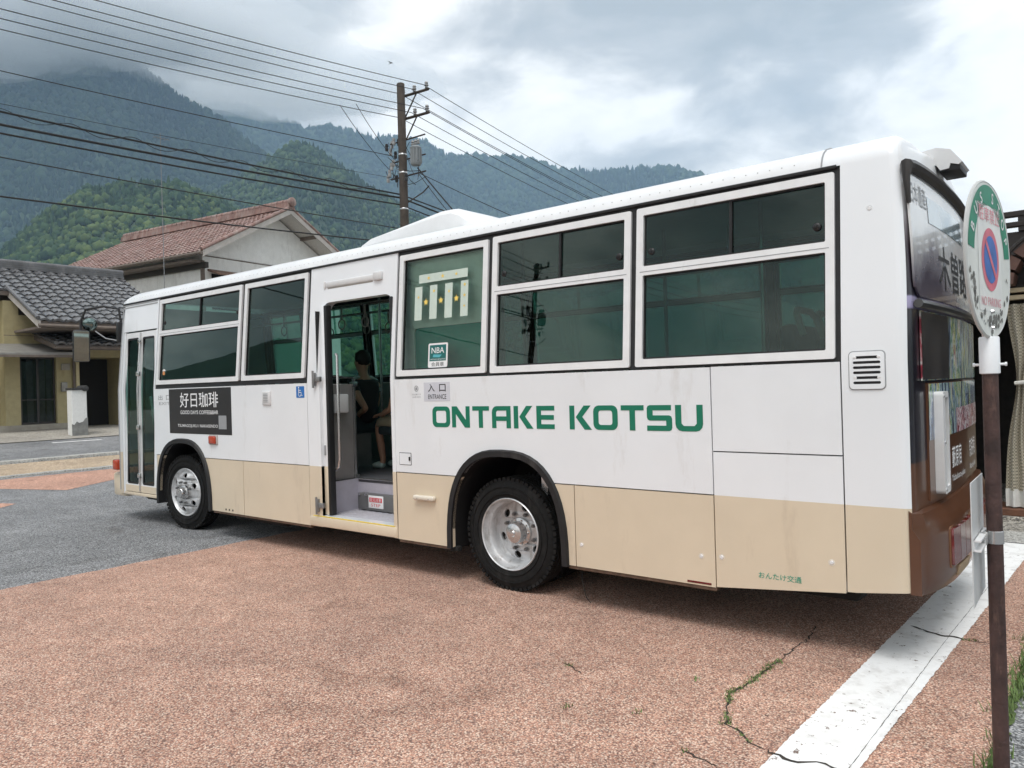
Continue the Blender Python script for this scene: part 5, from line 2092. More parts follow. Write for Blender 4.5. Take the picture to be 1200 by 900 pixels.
for z in (1.835, 1.90):
    b = MB()
    b.lathe([(.0001, .017), (.008, .016), (.010, .006)], 8, (SBX + .005, SBY, z), 'X')
    b.build('plate_bolt', STEEL, stop, 30)
# timetable board clamped to the pole
tu = Vector((math.sin(R(-1)), math.cos(R(-1)), 0))
tn = Vector((-tu.y, tu.x, 0))
TC = Vector((SBX - .052, SBY - .06, 1.0))
b = MB()


def tfn(off):
    return lambda u, v: tuple(TC + tu * u + Vector((0, 0, v)) + tn * off)


b.plate([rect(-.16, .20, -.235, .24)], tfn(-.002), tfn(.002))
b.plate([[(-.16, -.235), (-.16, .24), (.20, .24), (.20, -.235)]], tfn(.002), tfn(.0018))
TBM = mat('board_grey_white', (.56, .57, .57), .45, var=.06, scale=7, dirt=((.42, .41, .38), 8, .58, .85))
tb_ = b.build('timetable_board', TBM, stop, 0)
b = MB()
for v0 in (-.012,):
    b.box(-.15, .15, -.028, -.003, -.022, -.016, .0)
    b.box(-.15, .15, -.028, -.003, .016, .022, .0)
    b.box(-.15, .15, -.006, -.002, -.022, .022, .0)
Mt = Matrix(((tu.x, -tn.x, 0, TC.x), (tu.y, -tn.y, 0, TC.y), (0, 0, 1, TC.z), (0, 0, 0, 1)))
for v in b.bm.verts:
    v.co = Mt @ Vector((v.co.x, -v.co.y, v.co.z))
b.build('board_channel', ALU, tb_, 20)
b = MB()
b.lathe([(.0292, .978), (.0318, .980), (.0318, 1.028), (.0292, 1.03)], 28, (SBX, SBY, 0), 'Z')
b.box(SBX - .055, SBX - .02, SBY - .050, SBY - .030, .982, 1.026, .003)
b.box(SBX - .036, SBX - .018, SBY - .052, SBY - .016, .978, 1.03, .004)
b.build('clamp', STEEL, stop, 30)
b = MB()
b.lathe([(.0001, -.064), (.006, -.063), (.007, -.056), (.007, -.03)], 8, (SBX - .027, SBY, 1.004), 'Y')
b.build('clamp_bolt', STEEL, stop, 30)

# ------------------------------------------------------------------ kiosk with lattice, awning and mesh curtain (right edge)
KY = 5.6
kiosk = thing('kiosk', 'dark timber shelter with lattice frieze and round awning behind the bus stop', 'shelter', (2.0, KY + 1.2, 0))
WOODK = mat('timber_dark', (.022, .018, .016), .7, var=.3, scale=9, bump=.2, bscale=40)
WOODC = mat('timber_pale', (.50, .41, .27), .7, var=.15, scale=6)
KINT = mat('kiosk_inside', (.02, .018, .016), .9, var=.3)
b = MB()
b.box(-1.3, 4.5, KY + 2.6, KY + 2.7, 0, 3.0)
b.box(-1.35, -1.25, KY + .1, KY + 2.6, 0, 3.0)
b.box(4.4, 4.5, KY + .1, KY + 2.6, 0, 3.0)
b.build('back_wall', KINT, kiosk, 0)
b = MB()
b.box(-1.6, 4.7, KY - .1, KY + 2.8, 2.95, 3.05)
b.build('roof', WOODK, kiosk, 0)
b = MB()
for x in (-1.25, .62, 2.5, 4.35):
    b.box(x, x + .14, KY + .0, KY + .14, 0, 2.95, .008)
b.build('post', WOODK, kiosk, 0)
b = MB()
b.box(-1.5, 4.6, KY - .03, KY + .03, 2.62, 3.22, .004)
b.build('frieze_panel', WOODK, kiosk, 0)
lrail = None
for z0, z1 in ((3.275, 3.33), (3.39, 3.45)):
    b = MB()
    b.box(-1.5, 4.6, KY - .06, KY + .04, z0, z1, .006)
    b.build('lattice_rail', WOODK, kiosk, 0)
lat = None
for i in range(29):
    if lat is None:
        b = MB()
        b.box(-1.40, -1.315, KY - .05, KY + .03, 3.222, 3.452, .005)
        lat = b.build('lattice_bar', WOODK, kiosk, 0)
    else:
        o = lat.copy(); C.objects.link(o)
        o.location = lat.location + Vector((i * .21, 0, 0))
# barrel awning in brown segments
AWM = mat('awning_brown', (.095, .045, .032), .6, var=.2, scale=8)
for k in range(9):
    a0, a1 = R(180 - 20 * k), R(180 - 20 * (k + 1) + 4)
    b = MB()
    r0, r1 = .53, .42
    cx, cz = .46, 2.60
    pts = [(cx + r0 * math.cos(a0), cz + r0 * math.sin(a0)), (cx + r0 * math.cos(a1), cz + r0 * math.sin(a1)), (cx + r1 * math.cos(a1), cz + r1 * math.sin(a1)), (cx + r1 * math.cos(a0), cz + r1 * math.sin(a0))]
    b.prism(pts, lambda x, z: (x, KY - .45, z), lambda x, z: (x, KY - .02, z))
    b.build('awning_segment', AWM, kiosk, 0)
b = MB()
b.tube([(.46 + .56 * math.cos(R(180 - 6 * k)), KY - .46, 2.60 + .56 * math.sin(R(180 - 6 * k))) for k in range(31)], .022, 6)
b.build('awning_rim', WOODK, kiosk, 40)
for i, (z0, z1, m) in enumerate(((2.53, 2.58, WOODC), (2.45, 2.50, WOODC), (2.585, 2.615, WOODK))):
    b = MB()
    b.box(-1.2, 4.4, KY - .16 + i * .01, KY - .02, z0, z1, .004)
    b.build('rail', m, kiosk, 0)


def curtain_mat():
    m = bpy.data.materials.new('curtain_mesh_cloth')
    m.use_nodes = True
    nt = m.node_tree
    L = nt.links.new
    bs = nt.nodes['Principled BSDF']
    bs.inputs['Roughness'].default_value = .9
    tc = N(nt, 'ShaderNodeTexCoord')
    ck = N(nt, 'ShaderNodeTexChecker', inp={'Scale': 55.0, 'Color1': (.44, .40, .31, 1), 'Color2': (.20, .18, .14, 1)})
    L(tc.outputs['Object'], ck.inputs['Vector'])
    L(ck.outputs['Color'], bs.inputs['Base Color'])
    return m


cu_ = thing('curtain', 'beige mesh curtain with white hem tied back at the shelter opening', 'curtain', (.32, KY - .12, .2))
b = MB()
cols, rws = 46, 26
grid = []
for j in range(rws + 1):
    z = 2.40 - 2.08 * j / rws
    t = (2.40 - z) / 2.08
    waist = .62 - .38 * math.exp(-((t - .42) / .16) ** 2) if t < .42 else .24 + .38 * min(1, (t - .42) / .5) ** 1.2
    row = []
    for i in range(cols + 1):
        u = i / cols
        x = -.06 + (.09 * math.exp(-((t - .40) / .25) ** 2)) - .05 * t * t + u * waist
        y = KY - .16 + .035 * math.sin(u * 40) * (1 - .2 * t) + .01 * math.sin(u * 17 + 2)
        row.append(b.bm.verts.new((x, y, z)))
    grid.append(row)
for A, B in zip(grid, grid[1:]):
    for k in range(cols):
        b.bm.faces.new((A[k], A[k + 1], B[k + 1], B[k]))
b.build('cloth', curtain_mat(), cu_, 60)
b = MB()
b.tube([(.01, KY - .19, 1.52), (.12, KY - .22, 1.53), (.36, KY - .22, 1.55), (.46, KY - .17, 1.56)], .022, 6)
b.build('tie', mat('tie_white', (.62, .60, .55), .8), cu_, 40)
b = MB()
hem = []
for i in range(cols + 1):
    u = i / cols
    hem.append((-.11 + u * .66, KY - .165 + .03 * math.sin(u * 40)))
for k in range(cols):
    b.faces([(hem[k][0], hem[k][1], .14), (hem[k + 1][0], hem[k + 1][1], .14), (hem[k + 1][0], hem[k + 1][1], .34), (hem[k][0], hem[k][1], .34)], [(0, 1, 2, 3)])
b.build('hem', mat('hem_white', (.62, .61, .58), .8, var=.1), cu_, 60)
stp = thing('stone_step', 'low brown edged gravel step under the mesh curtain', 'step', (1.6, KY, 0))
b = MB()
b.box(-1.6, 4.8, KY - .30, KY + 2.8, -.02, .045, .012)
b.build('step_slab', GRAVEL, stp, 0)
b = MB()
b.box(-1.62, 4.82, KY - .24, KY + .3, .046, .125, .008)
b.build('step_edge', mat('edge_brown', (.13, .055, .03), .6, var=.2), stp, 0)

# ------------------------------------------------------------------ houses on the left
WALLY = mat('wall_ochre', (.43, .37, .21), .85, var=.08, scale=5, bump=.12, bscale=30, dirt=((.30, .24, .12), 4, .58, .9))
WALLW = mat('wall_plaster', (.80, .80, .78), .85, var=.06, scale=3, bump=.1, bscale=20, dirt=((.52, .51, .49), 3, .55, .85))
TILEG = mat('tile_grey', (.085, .085, .09), .27, var=.35, scale=1.7, spec=.8, dirt=((.20, .20, .20), 3.0, .5, .8))
TILER = mat('tile_red', (.235, .135, .115), .5, var=.35, scale=2.0, dirt=((.40, .33, .30), 3, .45, .75))
EAVE = mat('eave_timber', (.16, .13, .11), .8, var=.2, scale=5)
VERGE = mat('verge_board', (.46, .43, .40), .7, var=.12, scale=4)
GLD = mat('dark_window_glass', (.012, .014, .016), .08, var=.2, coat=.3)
CURT = mat('house_curtain', (.34, .33, .30), .9, var=.15, scale=8)
METAL = mat('sheet_metal', (.30, .29, .27), .5, .3, var=.15, scale=4)
PLINTH = mat('plinth_concrete', (.36, .33, .28), .9, var=.15, scale=4)


def house_box(name, x0, x1, y0, y1, z0, z1, material, parent, bev=.0):
    b = MB()
    b.box(x0, x1, y0, y1, z0, z1, bev)
    return b.build(name, material, parent, 0)


def tile_proto(w, l, material, amp=.035, lip=.05, n=8):
    """one S-curved roof tile: local x down the slope, y across, z up"""
    b = MB()
    top, bot, lipv = [], [], []
    for i in range(n + 1):
        u = i / n
        y = (u - .5) * w * 1.06
        h = amp * (math.sin(u * 2 * math.pi - .6) * .6 + (.9 if u > .86 else 0) * .8)
        top.append(b.bm.verts.new((0, y, h)))
        bot.append(b.bm.verts.new((l * 1.12, y, h + .018 + lip * .5)))
        lipv.append(b.bm.verts.new((l * 1.12, y, h - .03)))
    for k in range(n):
        b.bm.faces.new((top[k], top[k + 1], bot[k + 1], bot[k]))
        b.bm.faces.new((bot[k], bot[k + 1], lipv[k + 1], lipv[k]))
    return b.build('roof_tile', material, None, 40, recalc=True)


h1 = thing('tiled_house', 'ochre walled single storey house with a grey tiled roof and dark sliding doors', 'house', (-33, 7, .5))
house_box('wall', -36, -30, 5.02, 5.50, .72, 5.2, WALLY, h1)
house_box('wall', -36, -30.5, -2, 5.019, .72, 5.4, WALLY, h1)
house_box('wall', -36, -30, 6.70, 7.42, .72, 4.7, WALLY, h1)
house_box('wall', -30.3, -30.0, 5.50, 6.70, 3.2, 4.7, WALLY, h1)
house_box('wall', -36, -30, 7.42, 9.4, 3.2, 4.7, WALLY, h1)
house_box('plinth', -36, -29.96, -2, 7.44, .5, .72, PLINTH, h1)
house_box('corner_post', -30.1, -29.9, 7.34, 7.46, .721, 3.4, mat('post_cream', (.55, .47, .28), .8), h1)
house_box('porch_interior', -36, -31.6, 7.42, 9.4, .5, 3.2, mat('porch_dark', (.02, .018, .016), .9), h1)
house_box('porch_side', -31.6, -30, 9.2, 9.4, .5, 3.2, WALLY, h1)
# sliding doors with dark glass and curtains
for k, (y0, y1) in enumerate(((5.52, 6.10), (6.10, 6.68))):
    b = MB()
    fx = -30.08 - .05 * k
    b.plate([rect(y0, y1, .73, 3.19), rect(y0 + .05, y1 - .05, .80, 3.12)], lambda y, z: (fx, y, z), lambda y, z: (fx - .06, y, z))
    f = b.build('sliding_door', mat('door_frame_dark', (.035, .03, .028), .5), h1, 0)
    b = MB()
    b.faces([(fx - .03, y0 + .04, .79), (fx - .03, y1 - .04, .79), (fx - .03, y1 - .04, 3.13), (fx - .03, y0 + .04, 3.13)], [(0, 1, 2, 3)])
    b.build('pane', glass_mat('house_glass', (.35, .36, .36), 1.5), f, 0)
    b = MB()
    b.box(fx - .045, fx - .005, y0 + .05, y1 - .05, 1.60, 1.64)
    b.build('glazing_bar', MATS['door_frame_dark'], f, 0)
b = MB()
for y0, y1 in ((5.80, 6.02), (6.18, 6.40), (6.45, 6.62)):
    n = 14
    for k in range(n):
        ya, yb = y0 + (y1 - y0) * k / n, y0 + (y1 - y0) * (k + 1) / n
        b.faces([(-30.32 + .02 * (k % 2), ya, .80), (-30.32 + .02 * ((k + 1) % 2), yb, .80), (-30.32 + .02 * ((k + 1) % 2), yb, 3.1), (-30.32 + .02 * (k % 2), ya, 3.1)], [(0, 1, 2, 3)])
struct(b.build('curtain', CURT, h1, 60), 'stuff')
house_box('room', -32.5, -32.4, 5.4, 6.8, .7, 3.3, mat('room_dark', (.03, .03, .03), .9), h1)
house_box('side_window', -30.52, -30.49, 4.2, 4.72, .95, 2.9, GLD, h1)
# downpipe, meter box and vent on the front wall
b = MB()
b.tube([(-29.93, 7.28, 4.05), (-29.93, 7.28, .55)], .045, 8)
b.build('downpipe', EAVE, h1, 40)
b = MB()
b.box(-29.99, -29.86, 6.82, 7.02, 1.9, 2.25, .02)
b.build('meter_box', METAL, h1, 20)
b = MB()
b.box(-29.99, -29.93, 6.85, 7.15, 2.7, 2.95, .015)
b.build('wall_vent', PLINTH, h1, 20)
# siding joints on the wall
for z in (3.95,):
    house_box('wall_joint', -30.006, -29.997, 5.02, 9.2, z, z + .02, EAVE, h1)
# sheet metal canopy on brackets and a little tiled lean-to
b = MB()
b.faces([(-30.0, 3.4, 3.62), (-28.3, 3.4, 3.22), (-28.3, 6.9, 3.30), (-30.0, 6.9, 3.70), (-30.0, 3.4, 3.56), (-28.3, 3.4, 3.12), (-28.3, 6.9, 3.20), (-30.0, 6.9, 3.64)], [(0, 1, 2, 3), (7, 6, 5, 4), (1, 5, 6, 2), (0, 4, 5, 1), (2, 6, 7, 3)])
b.build('canopy', METAL, h1, 0)
house_box('canopy_gutter', -28.34, -28.22, 3.4, 6.92, 3.10, 3.18, EAVE, h1)
lean = thing('x', 'x', 'x')
bpy.data.objects.remove(lean)


def tiled_slope(parent, xe, ze, xr, zr, y0, y1, w, l, material, name='roof_tile', stuff=False, proto=None):
    """tiles from the ridge (xr,zr) down to the eave (xe,ze), between y0 and y1"""
    L_ = math.hypot(xe - xr, ze - zr)
    d = Vector((xe - xr, 0, ze - zr)) / L_
    up = Vector((-d.z, 0, d.x)) if d.x > 0 else Vector((d.z, 0, -d.x))
    side_ = up.cross(d)
    rows, cols = max(1, round(L_ / l)), max(1, round((y1 - y0) / w))
    l2, w2 = L_ / rows, (y1 - y0) / cols
    p = tile_proto(w2, l2, material, amp=.17 * w2, lip=.16 * l2)
    base = p.data
    done = False
    mats_ = []
    for i in range(rows):
        for j in range(cols):
            pos = Vector((xr, y0 + w2 * (j + .5) * 1.0, zr)) + d * (l2 * i) + up * (.02 + rnd.uniform(-.005, .008))
            M = Matrix(((d.x, side_.x, up.x, pos.x), (d.y, side_.y, up.y, pos.y), (d.z, side_.z, up.z, pos.z), (0, 0, 0, 1)))
            M = M @ Matrix.Rotation(R(rnd.uniform(-.7, .7)), 4, 'Z')
            mats_.append(M)
    if stuff:
        bm = bmesh.new()
        for M in mats_:
            n0 = len(bm.verts)
            bm.from_mesh(base)
            bm.verts.ensure_lookup_table()
            bmesh.ops.transform(bm, matrix=M, verts=bm.verts[n0:])
        me = bpy.data.meshes.new(name)
        bm.to_mesh(me); bm.free()
        bpy.data.objects.remove(p)
        o = link(name, me, material, parent, 40)
        return struct(o, 'stuff')
    for k, M in enumerate(mats_):
        o = p if k == 0 else p.copy()
        if k:
            C.objects.link(o)
        o.parent = parent
        o.matrix_local = Matrix.Translation(-Vector(parent.location)) @ M
    return None


# main roof: eave X -27.3 z 4.28, ridge X -32.5 z 6.74
tiled_slope(h1, -27.35, 4.30, -30.0, 5.555, 5.25, 10.2, .412, .42, TILEG)
tiled_slope(h1, -30.0, 5.555, -32.4, 6.69, 2.78, 10.2, .412, .42, TILEG)
b = MB()
b.prism([(-27.35, 4.28), (-32.5, 6.72), (-37.5, 4.3), (-37.5, 4.15), (-32.5, 6.55), (-27.35, 4.14)], lambda x, z: (x, 5.28, z), lambda x, z: (x, 10.15, z))
b.build('roof_deck', EAVE, h1, 0)
b = MB()
b.prism([(-29.95, 5.53), (-32.5, 6.72), (-37.5, 4.3), (-37.5, 4.15), (-32.5, 6.55), (-29.95, 5.38)], lambda x, z: (x, -2, z), lambda x, z: (x, 5.279, z))
b.build('roof_deck', EAVE, h1, 0)
for y in (5.20, 10.16):
    b = MB()
    b.prism([(-27.3, 4.30), (-30.1, 5.63), (-30.1, 5.36), (-27.3, 4.04)], lambda x, z: (x, y, z), lambda x, z: (x, y + .075, z))
    b.build('verge_board', VERGE, h1, 0)
    b = MB()
    b.tube([(-27.25, y - .02, 4.37), (-30.05, y - .02, 5.70)], .075, 8)
    b.build('verge_tile', TILEG, h1, 40)
for k, dz in enumerate((0.0, .085, .17)):
    house_box('ridge_course', -32.5 - .20 + .03 * k, -32.5 + .20 - .03 * k, -2, 10.3, 6.70 + dz, 6.78 + dz, TILEG, h1, .01)
b = MB()
b.tube([(-32.5, -2, 6.97), (-32.5, 10.32, 6.97)], .12, 10)
b.build('ridge_cap', TILEG, h1, 40)
b = MB()
b.tube([(-27.28, 5.2, 4.13), (-27.28, 10.2, 4.13)], .06, 8)
b.build('gutter', EAVE, h1, 40)
house_box('eave_soffit', -30, -27.4, 5.35, 10.1, 4.05, 4.13, EAVE, h1)
# lean-to over the entrance
tiled_slope(h1, -28.05, 3.56, -30.0, 4.02, 6.02, 10.0, .40, .40, TILEG)
b = MB()
b.prism([(-28.0, 3.52), (-30.0, 3.99), (-30.0, 3.82), (-28.0, 3.36)], lambda x, z: (x, 5.98, z), lambda x, z: (x, 10.0, z))
b.build('lean_to_deck', EAVE, h1, 0)
b = MB()
b.tube([(-27.98, 5.98, 3.60), (-30.0, 5.98, 4.08)], .07, 8)
b.build('verge_tile', TILEG, h1, 40)
b = MB()
b.tube([(-27.95, 5.9, 3.44), (-27.95, 10.0, 3.44)], .05, 8)
b.build('gutter', EAVE, h1, 40)

# gate pier in front of the dark entry
gp = thing('gate_pier', 'short white plaster gate pier with worn grey base and dark cap', 'gate post', (-26.75, 6.12, .36))
PIERW = mat('pier_white', (.72, .72, .70), .8, var=.05, dirt=((.40, .40, .38), 5, .58, .8))
house_box('shaft', -26.95, -26.55, 5.88, 6.36, .30, 1.92, PIERW, gp, .02)
b = MB()
b.plate([[(5.87, .30), (6.37, .30), (6.37, .98), (6.30, .95), (6.22, .84), (6.10, .80), (6.02, .85), (5.94, .74), (5.87, .77)]], lambda y, z: (-26.535, y, z), lambda y, z: (-26.56, y, z))
b.build('worn_base', mat('pier_base_grey', (.20, .20, .19), .9, var=.25, scale=6), gp, 0)
house_box('cap', -27.0, -26.5, 5.86, 6.38, 1.921, 1.99, mat('pier_cap', (.035, .035, .035), .6), gp, .01)
b = MB()
b.lathe([(.10, -.52), (.10, 0), (.085, .02), (.0001, .03)], 16, (-26.48, 6.30, 1.97), 'X')
b.build('cap_roll', MATS['pier_cap'], gp, 40)

# two storey house with the red roof, turned a little
h2 = thing('red_roof_house', 'white plastered two storey house with a weathered red tiled gable roof', 'house', (-30, 16.5, .5))
h2r = R(8.2)
h2v = Matrix.Translation((-30, 17.17, 0)) @ Matrix.Rotation(h2r, 4, 'Z')
H2 = []
RZ, EZ, HW = 10.42, 7.72, 5.0       # ridge height, eave height, half width of the roof


def h2obj(o):
    H2.append(o)
    return o


def h2build(b, name, m, smooth=0):
    for v in b.bm.verts:
        v.co = h2v @ v.co
    return b.build(name, m, h2, smooth)


LEN = 13.3
SL = (RZ - EZ) / HW
b = MB(); b.box(-LEN + .5, -1.0, -HW + .75, HW - .75, .5, EZ + .1); h2build(b, 'wall', WALLW)
b = MB()
b.prism([(-HW + .75, EZ + .05), (HW - .75, EZ + .05), (HW - .75, EZ + .2), (0, RZ - .25), (-HW + .75, EZ + .2)], lambda y, z: (-1.0, y, z), lambda y, z: (-1.3, y, z))
h2build(b, 'gable_wall', WALLW)
b = MB()
b.prism([(-HW, EZ), (0, RZ), (HW, EZ), (HW, EZ - .14), (0, RZ - .14), (-HW, EZ - .14)], lambda y, z: (-LEN, y, z), lambda y, z: (-.02, y, z))
h2build(b, 'roof_deck', mat('soffit_white', (.52, .50, .47), .8, var=.1))
for s in (-1, 1):
    b = MB()
    b.prism([(s * HW, EZ + .06), (0, RZ + .06), (0, RZ - .22), (s * HW, EZ - .22)], lambda y, z: (-.019, y, z), lambda y, z: (.05, y, z))
    h2build(b, 'verge_board', VERGE)
    b = MB()
    b.tube([(.0, s * (HW + .05), EZ + .10), (.0, 0, RZ + .10)], .09, 8)
    h2build(b, 'verge_tile', TILER, 40)
# red tiles: small in the photograph, so one joined field per slope
tb = tile_proto(.30, .34, TILER, amp=.04, lip=.04, n=5)
for s in (-1, 1):
    bm = bmesh.new()
    L_ = math.hypot(HW, RZ - EZ)
    d = Vector((0, s * HW, EZ - RZ)) / L_
    up = Vector((0, s * (RZ - EZ), HW)).normalized()
    sd = up.cross(d)
    rows, cols = 17, 44
    for i in range(rows):
        for j in range(cols):
            pos = Vector((-LEN + (j + .5) * LEN / cols, 0, RZ)) + d * (L_ / rows * i) + up * (.03 + rnd.uniform(-.006, .01))
            M = h2v @ Matrix(((d.x, sd.x, up.x, pos.x), (d.y, sd.y, up.y, pos.y), (d.z, sd.z, up.z, pos.z), (0, 0, 0, 1)))
            n0 = len(bm.verts)
            bm.from_mesh(tb.data)
            bm.verts.ensure_lookup_table()
            bmesh.ops.transform(bm, matrix=M, verts=bm.verts[n0:])
    me = bpy.data.meshes.new('tile_field')
    bm.to_mesh(me); bm.free()
    struct(link('tile_field', me, TILER, h2, 40), 'stuff')
bpy.data.objects.remove(tb)
for k in range(3):
    b = MB(); b.box(-LEN - .1, .12, -.20 + .03 * k, .20 - .03 * k, RZ + .03 + .1 * k, RZ + .125 + .1 * k, .01); h2build(b, 'ridge_course', TILER)
b = MB()
for k in range(33):
    x = -LEN + .0 + k * .405
    b.tube([(x, 0, RZ + .38), (x + .38, 0, RZ + .38)], [.12, .14], 10)
struct(h2build(b, 'ridge_caps', TILER, 40), 'stuff')
b = MB(); b.lathe([(.22, -.06), (.22, .06), (.12, .10), (.0001, .11)], 16, (.14, 0, RZ + .34), 'X'); h2build(b, 'ridge_end_tile', TILER, 40)
b = MB(); b.box(-LEN + .3, -.6, -HW + .60, -HW + .76, EZ - .55, EZ - .30); h2build(b, 'eave_beam', mat('beam_dark', (.05, .045, .04), .8))
b = MB(); b.box(-LEN + .3, -.9, -HW + .1, -HW + .75, EZ - .32, EZ - .22); h2build(b, 'soffit', EAVE)
b = MB(); b.tube([(-LEN, -HW - .08, EZ - .06), (.05, -HW - .08, EZ - .06)], .07, 8); h2build(b, 'gutter', EAVE, 40)
b = MB(); b.box(-.99, -.88, -HW + .62, -HW + .78, .6, EZ - .2, .01); h2build(b, 'downpipe', EAVE)
b = MB(); b.box(-1.06, -.975, -HW + 1.2, -HW + 3.6, EZ - 2.3, EZ - .72); h2build(b, 'loft_opening', mat('opening_dark', (.015, .013, .012), .9))
b = MB(); b.prism([(-1.0, EZ - .52), (-.25, EZ - .80), (-.25, EZ - .85), (-1.0, EZ - .62)], lambda x, z: (x, -HW + 1.0, z), lambda x, z: (x, -HW + 3.9, z)); h2build(b, 'opening_canopy', mat('canopy_rust', (.20, .12, .09), .8, var=.3))
b = MB(); b.box(-1.01, -.985, -HW + .8, HW - .8, EZ + .02, EZ + .06); h2build(b, 'wall_joint', EAVE)
for y in (1.55, 3.1):
    b = MB(); b.box(-1.0, -.05, y, y + .16, RZ - y * SL - .32, RZ - y * SL - .17); h2build(b, 'purlin_end', EAVE)

# thin antenna mast beside the houses
am = thing('antenna_mast', 'thin pale antenna mast standing between the grey and the red roof', 'antenna', (-28.9, 10.35, .5))
b = MB(); b.tube([(-28.9, 10.35, .5), (-28.9, 10.35, 12.2)], .015, 6); b.build('mast', mat('mast_grey', (.20, .21, .22), .5), am)
b = MB()
b.tube([(-28.9, 10.05, 12.0), (-28.9, 10.75, 12.0)], .012, 5)
for k in range(4):
    b.tube([(-29.1, 10.15 + .15 * k, 12.0), (-28.7, 10.15 + .15 * k, 12.0)], .008, 4)
b.build('aerial', MATS['mast_grey'], am)

# ------------------------------------------------------------------ poles and wires
POLEM = mat('pole_weathered', (.055, .043, .034), .85, var=.3, scale=4, dirt=((.11, .095, .08), 3, .52, .78))
INSUL = mat('insulator_grey', (.30, .30, .30), .3, var=.1)
TRANS = mat('transformer_grey', (.24, .26, .27), .5, var=.08)
WIREM = mat('wire_black', (.015, .015, .016), .6)
arm_az = R(84)
AD = Vector((math.sin(arm_az), math.cos(arm_az), 0))


def make_pole(name, label, px, py, z0, top, full=True, group='utility poles beside the lane'):
    root = thing(name, label, 'utility pole', (px, py, z0), group)
    P = Vector((px, py, 0))

    def at(u, z, f=0.0):
        return P + AD * u + Vector((0, 0, z)) + Vector((AD.y, -AD.x, 0)) * f
    b = MB()
    b.lathe([(.17, z0), (.148, z0 + 6), (.130, top - .02), (.115, top), (.0001, top + .01)], 18, (px, py, 0), 'Z')
    pole = b.build('pole', POLEM, root, 40)
    for zz in (top - 3.0, top - 2.4, top - 4.2, top - 5.0):
        b = MB(); b.lathe([(.142, zz), (.150, zz + .01), (.150, zz + .05), (.142, zz + .06)], 18, (px, py, 0), 'Z')
        b.build('pole_band', STEEL, root, 40)
    for za in (top - .37, top - 1.13):
        b = MB()
        b.tube([at(-.15, za, -.16), at(1.05, za, -.16)], .05, 4)
        b.build('crossarm', POLEM, root, 0)
        b = MB()
        b.tube([at(.02, za - .72, -.16), at(.52, za - .03, -.16)], .025, 5)
        b.build('arm_brace', POLEM, root, 0)
        for u in (-.03, .45, .96):
            b = MB()
            c = at(u, za, -.16)
            b.lathe([(.0001, .05), (.05, .05), (.055, .08), (.03, .10), (.07, .13), (.07, .16), (.035, .18), (.065, .21), (.05, .25), (.0001, .26)], 10, c, 'Z')
            b.build('insulator', INSUL, root, 40)
    if full:
        b = MB()
        c = at(.56, 0)
        b.lathe([(.0001, 8.92), (.15, 8.94), (.17, 8.99), (.17, 9.46), (.185, 9.48), (.185, 9.52), (.12, 9.58), (.0001, 9.60)], 20, (c.x, c.y, 0), 'Z')
        tr = b.build('transformer', TRANS, root, 40)
        for k in range(3):
            b = MB()
            cc = at(.44 + .12 * k, 9.62)
            b.lathe([(.05, 0), (.06, .04), (.03, .07), (.055, .10), (.02, .16), (.0001, .18)], 8, cc, 'Z')
            b.build('bushing', INSUL, tr, 40)
        for k in range(10):
            b = MB()
            a = 2 * math.pi * k / 10
            b.box(c.x + .17 * math.cos(a) - .012, c.x + .17 * math.cos(a) + .035, c.y + .17 * math.sin(a) - .012, c.y + .17 * math.sin(a) + .012, 9.0, 9.46, 0)
            b.build('cooling_fin', TRANS, tr, 0)
        r_ = random.Random(5)
        for k in range(14):
            b = MB()
            u, z, f = r_.choice((-1, 1)) * r_.uniform(.22, .75), r_.uniform(8.55, 9.95), r_.uniform(-.3, .25)
            if .3 < u < .9 and 8.8 < z < 9.7:
                u = -u * .8
            c2 = at(u, z, f)
            b.lathe([(.0001, -.12), (.05, -.11), (.06, -.03), (.04, .0), (.06, .05), (.045, .12), (.0001, .13)], 8, c2, 'Z')
            b.build('cutout_switch', INSUL if k % 3 else BLACK, root, 40)
        for zz in (8.70, 9.90, 9.25):
            b = MB()
            b.tube([at(-.65, zz, -.15), at(.85, zz + .04, -.15)], .028, 4)
            b.build('bracket', POLEM, root, 0)
        r_ = random.Random(8)
        for k in range(16):
            b = MB()
            a_0 = at(r_.uniform(-.7, .8), r_.uniform(8.5, 10.0), r_.uniform(-.25, .25))
            a_1 = at(r_.uniform(-.7, .9), r_.uniform(8.2, 9.9), r_.uniform(-.25, .25))
            m_ = (a_0 + a_1) / 2 - Vector((0, 0, r_.uniform(.1, .4)))
            b.tube([a_0, a_0.lerp(m_, .6) - Vector((0, 0, .05)), m_, a_1.lerp(m_, .6) - Vector((0, 0, .05)), a_1], .011, 4)
            b.build('jumper_lead', WIREM, root, 40)
        b = MB()
        b.tube([at(.04, 7.8, -.1), at(.75, 8.05, -.1), at(1.0, 8.22, -.1)], .022, 5)
        b.build('service_arm', POLEM, root, 0)
        b = MB()
        for k in range(14):
            z = 3.0 + k * .45
            s = 1 if k % 2 else -1
            b.tube([at(0, z, s * .15), at(0, z, s * .30)], .010, 4)
        struct(b.build('step_bolts', STEEL, root, 0), 'stuff')
    return root


PA = (-17.4, 12.73)
PB = (-22.5, -25.5)
make_pole('utility_pole', 'weathered dark utility pole with transformer and two crossarms behind the bus', PA[0], PA[1], 0, 11.75)
make_pole('utility_pole', 'weathered utility pole mirrored in the bus windows', PB[0], PB[1], terr(PB[0]), 12.3, True)


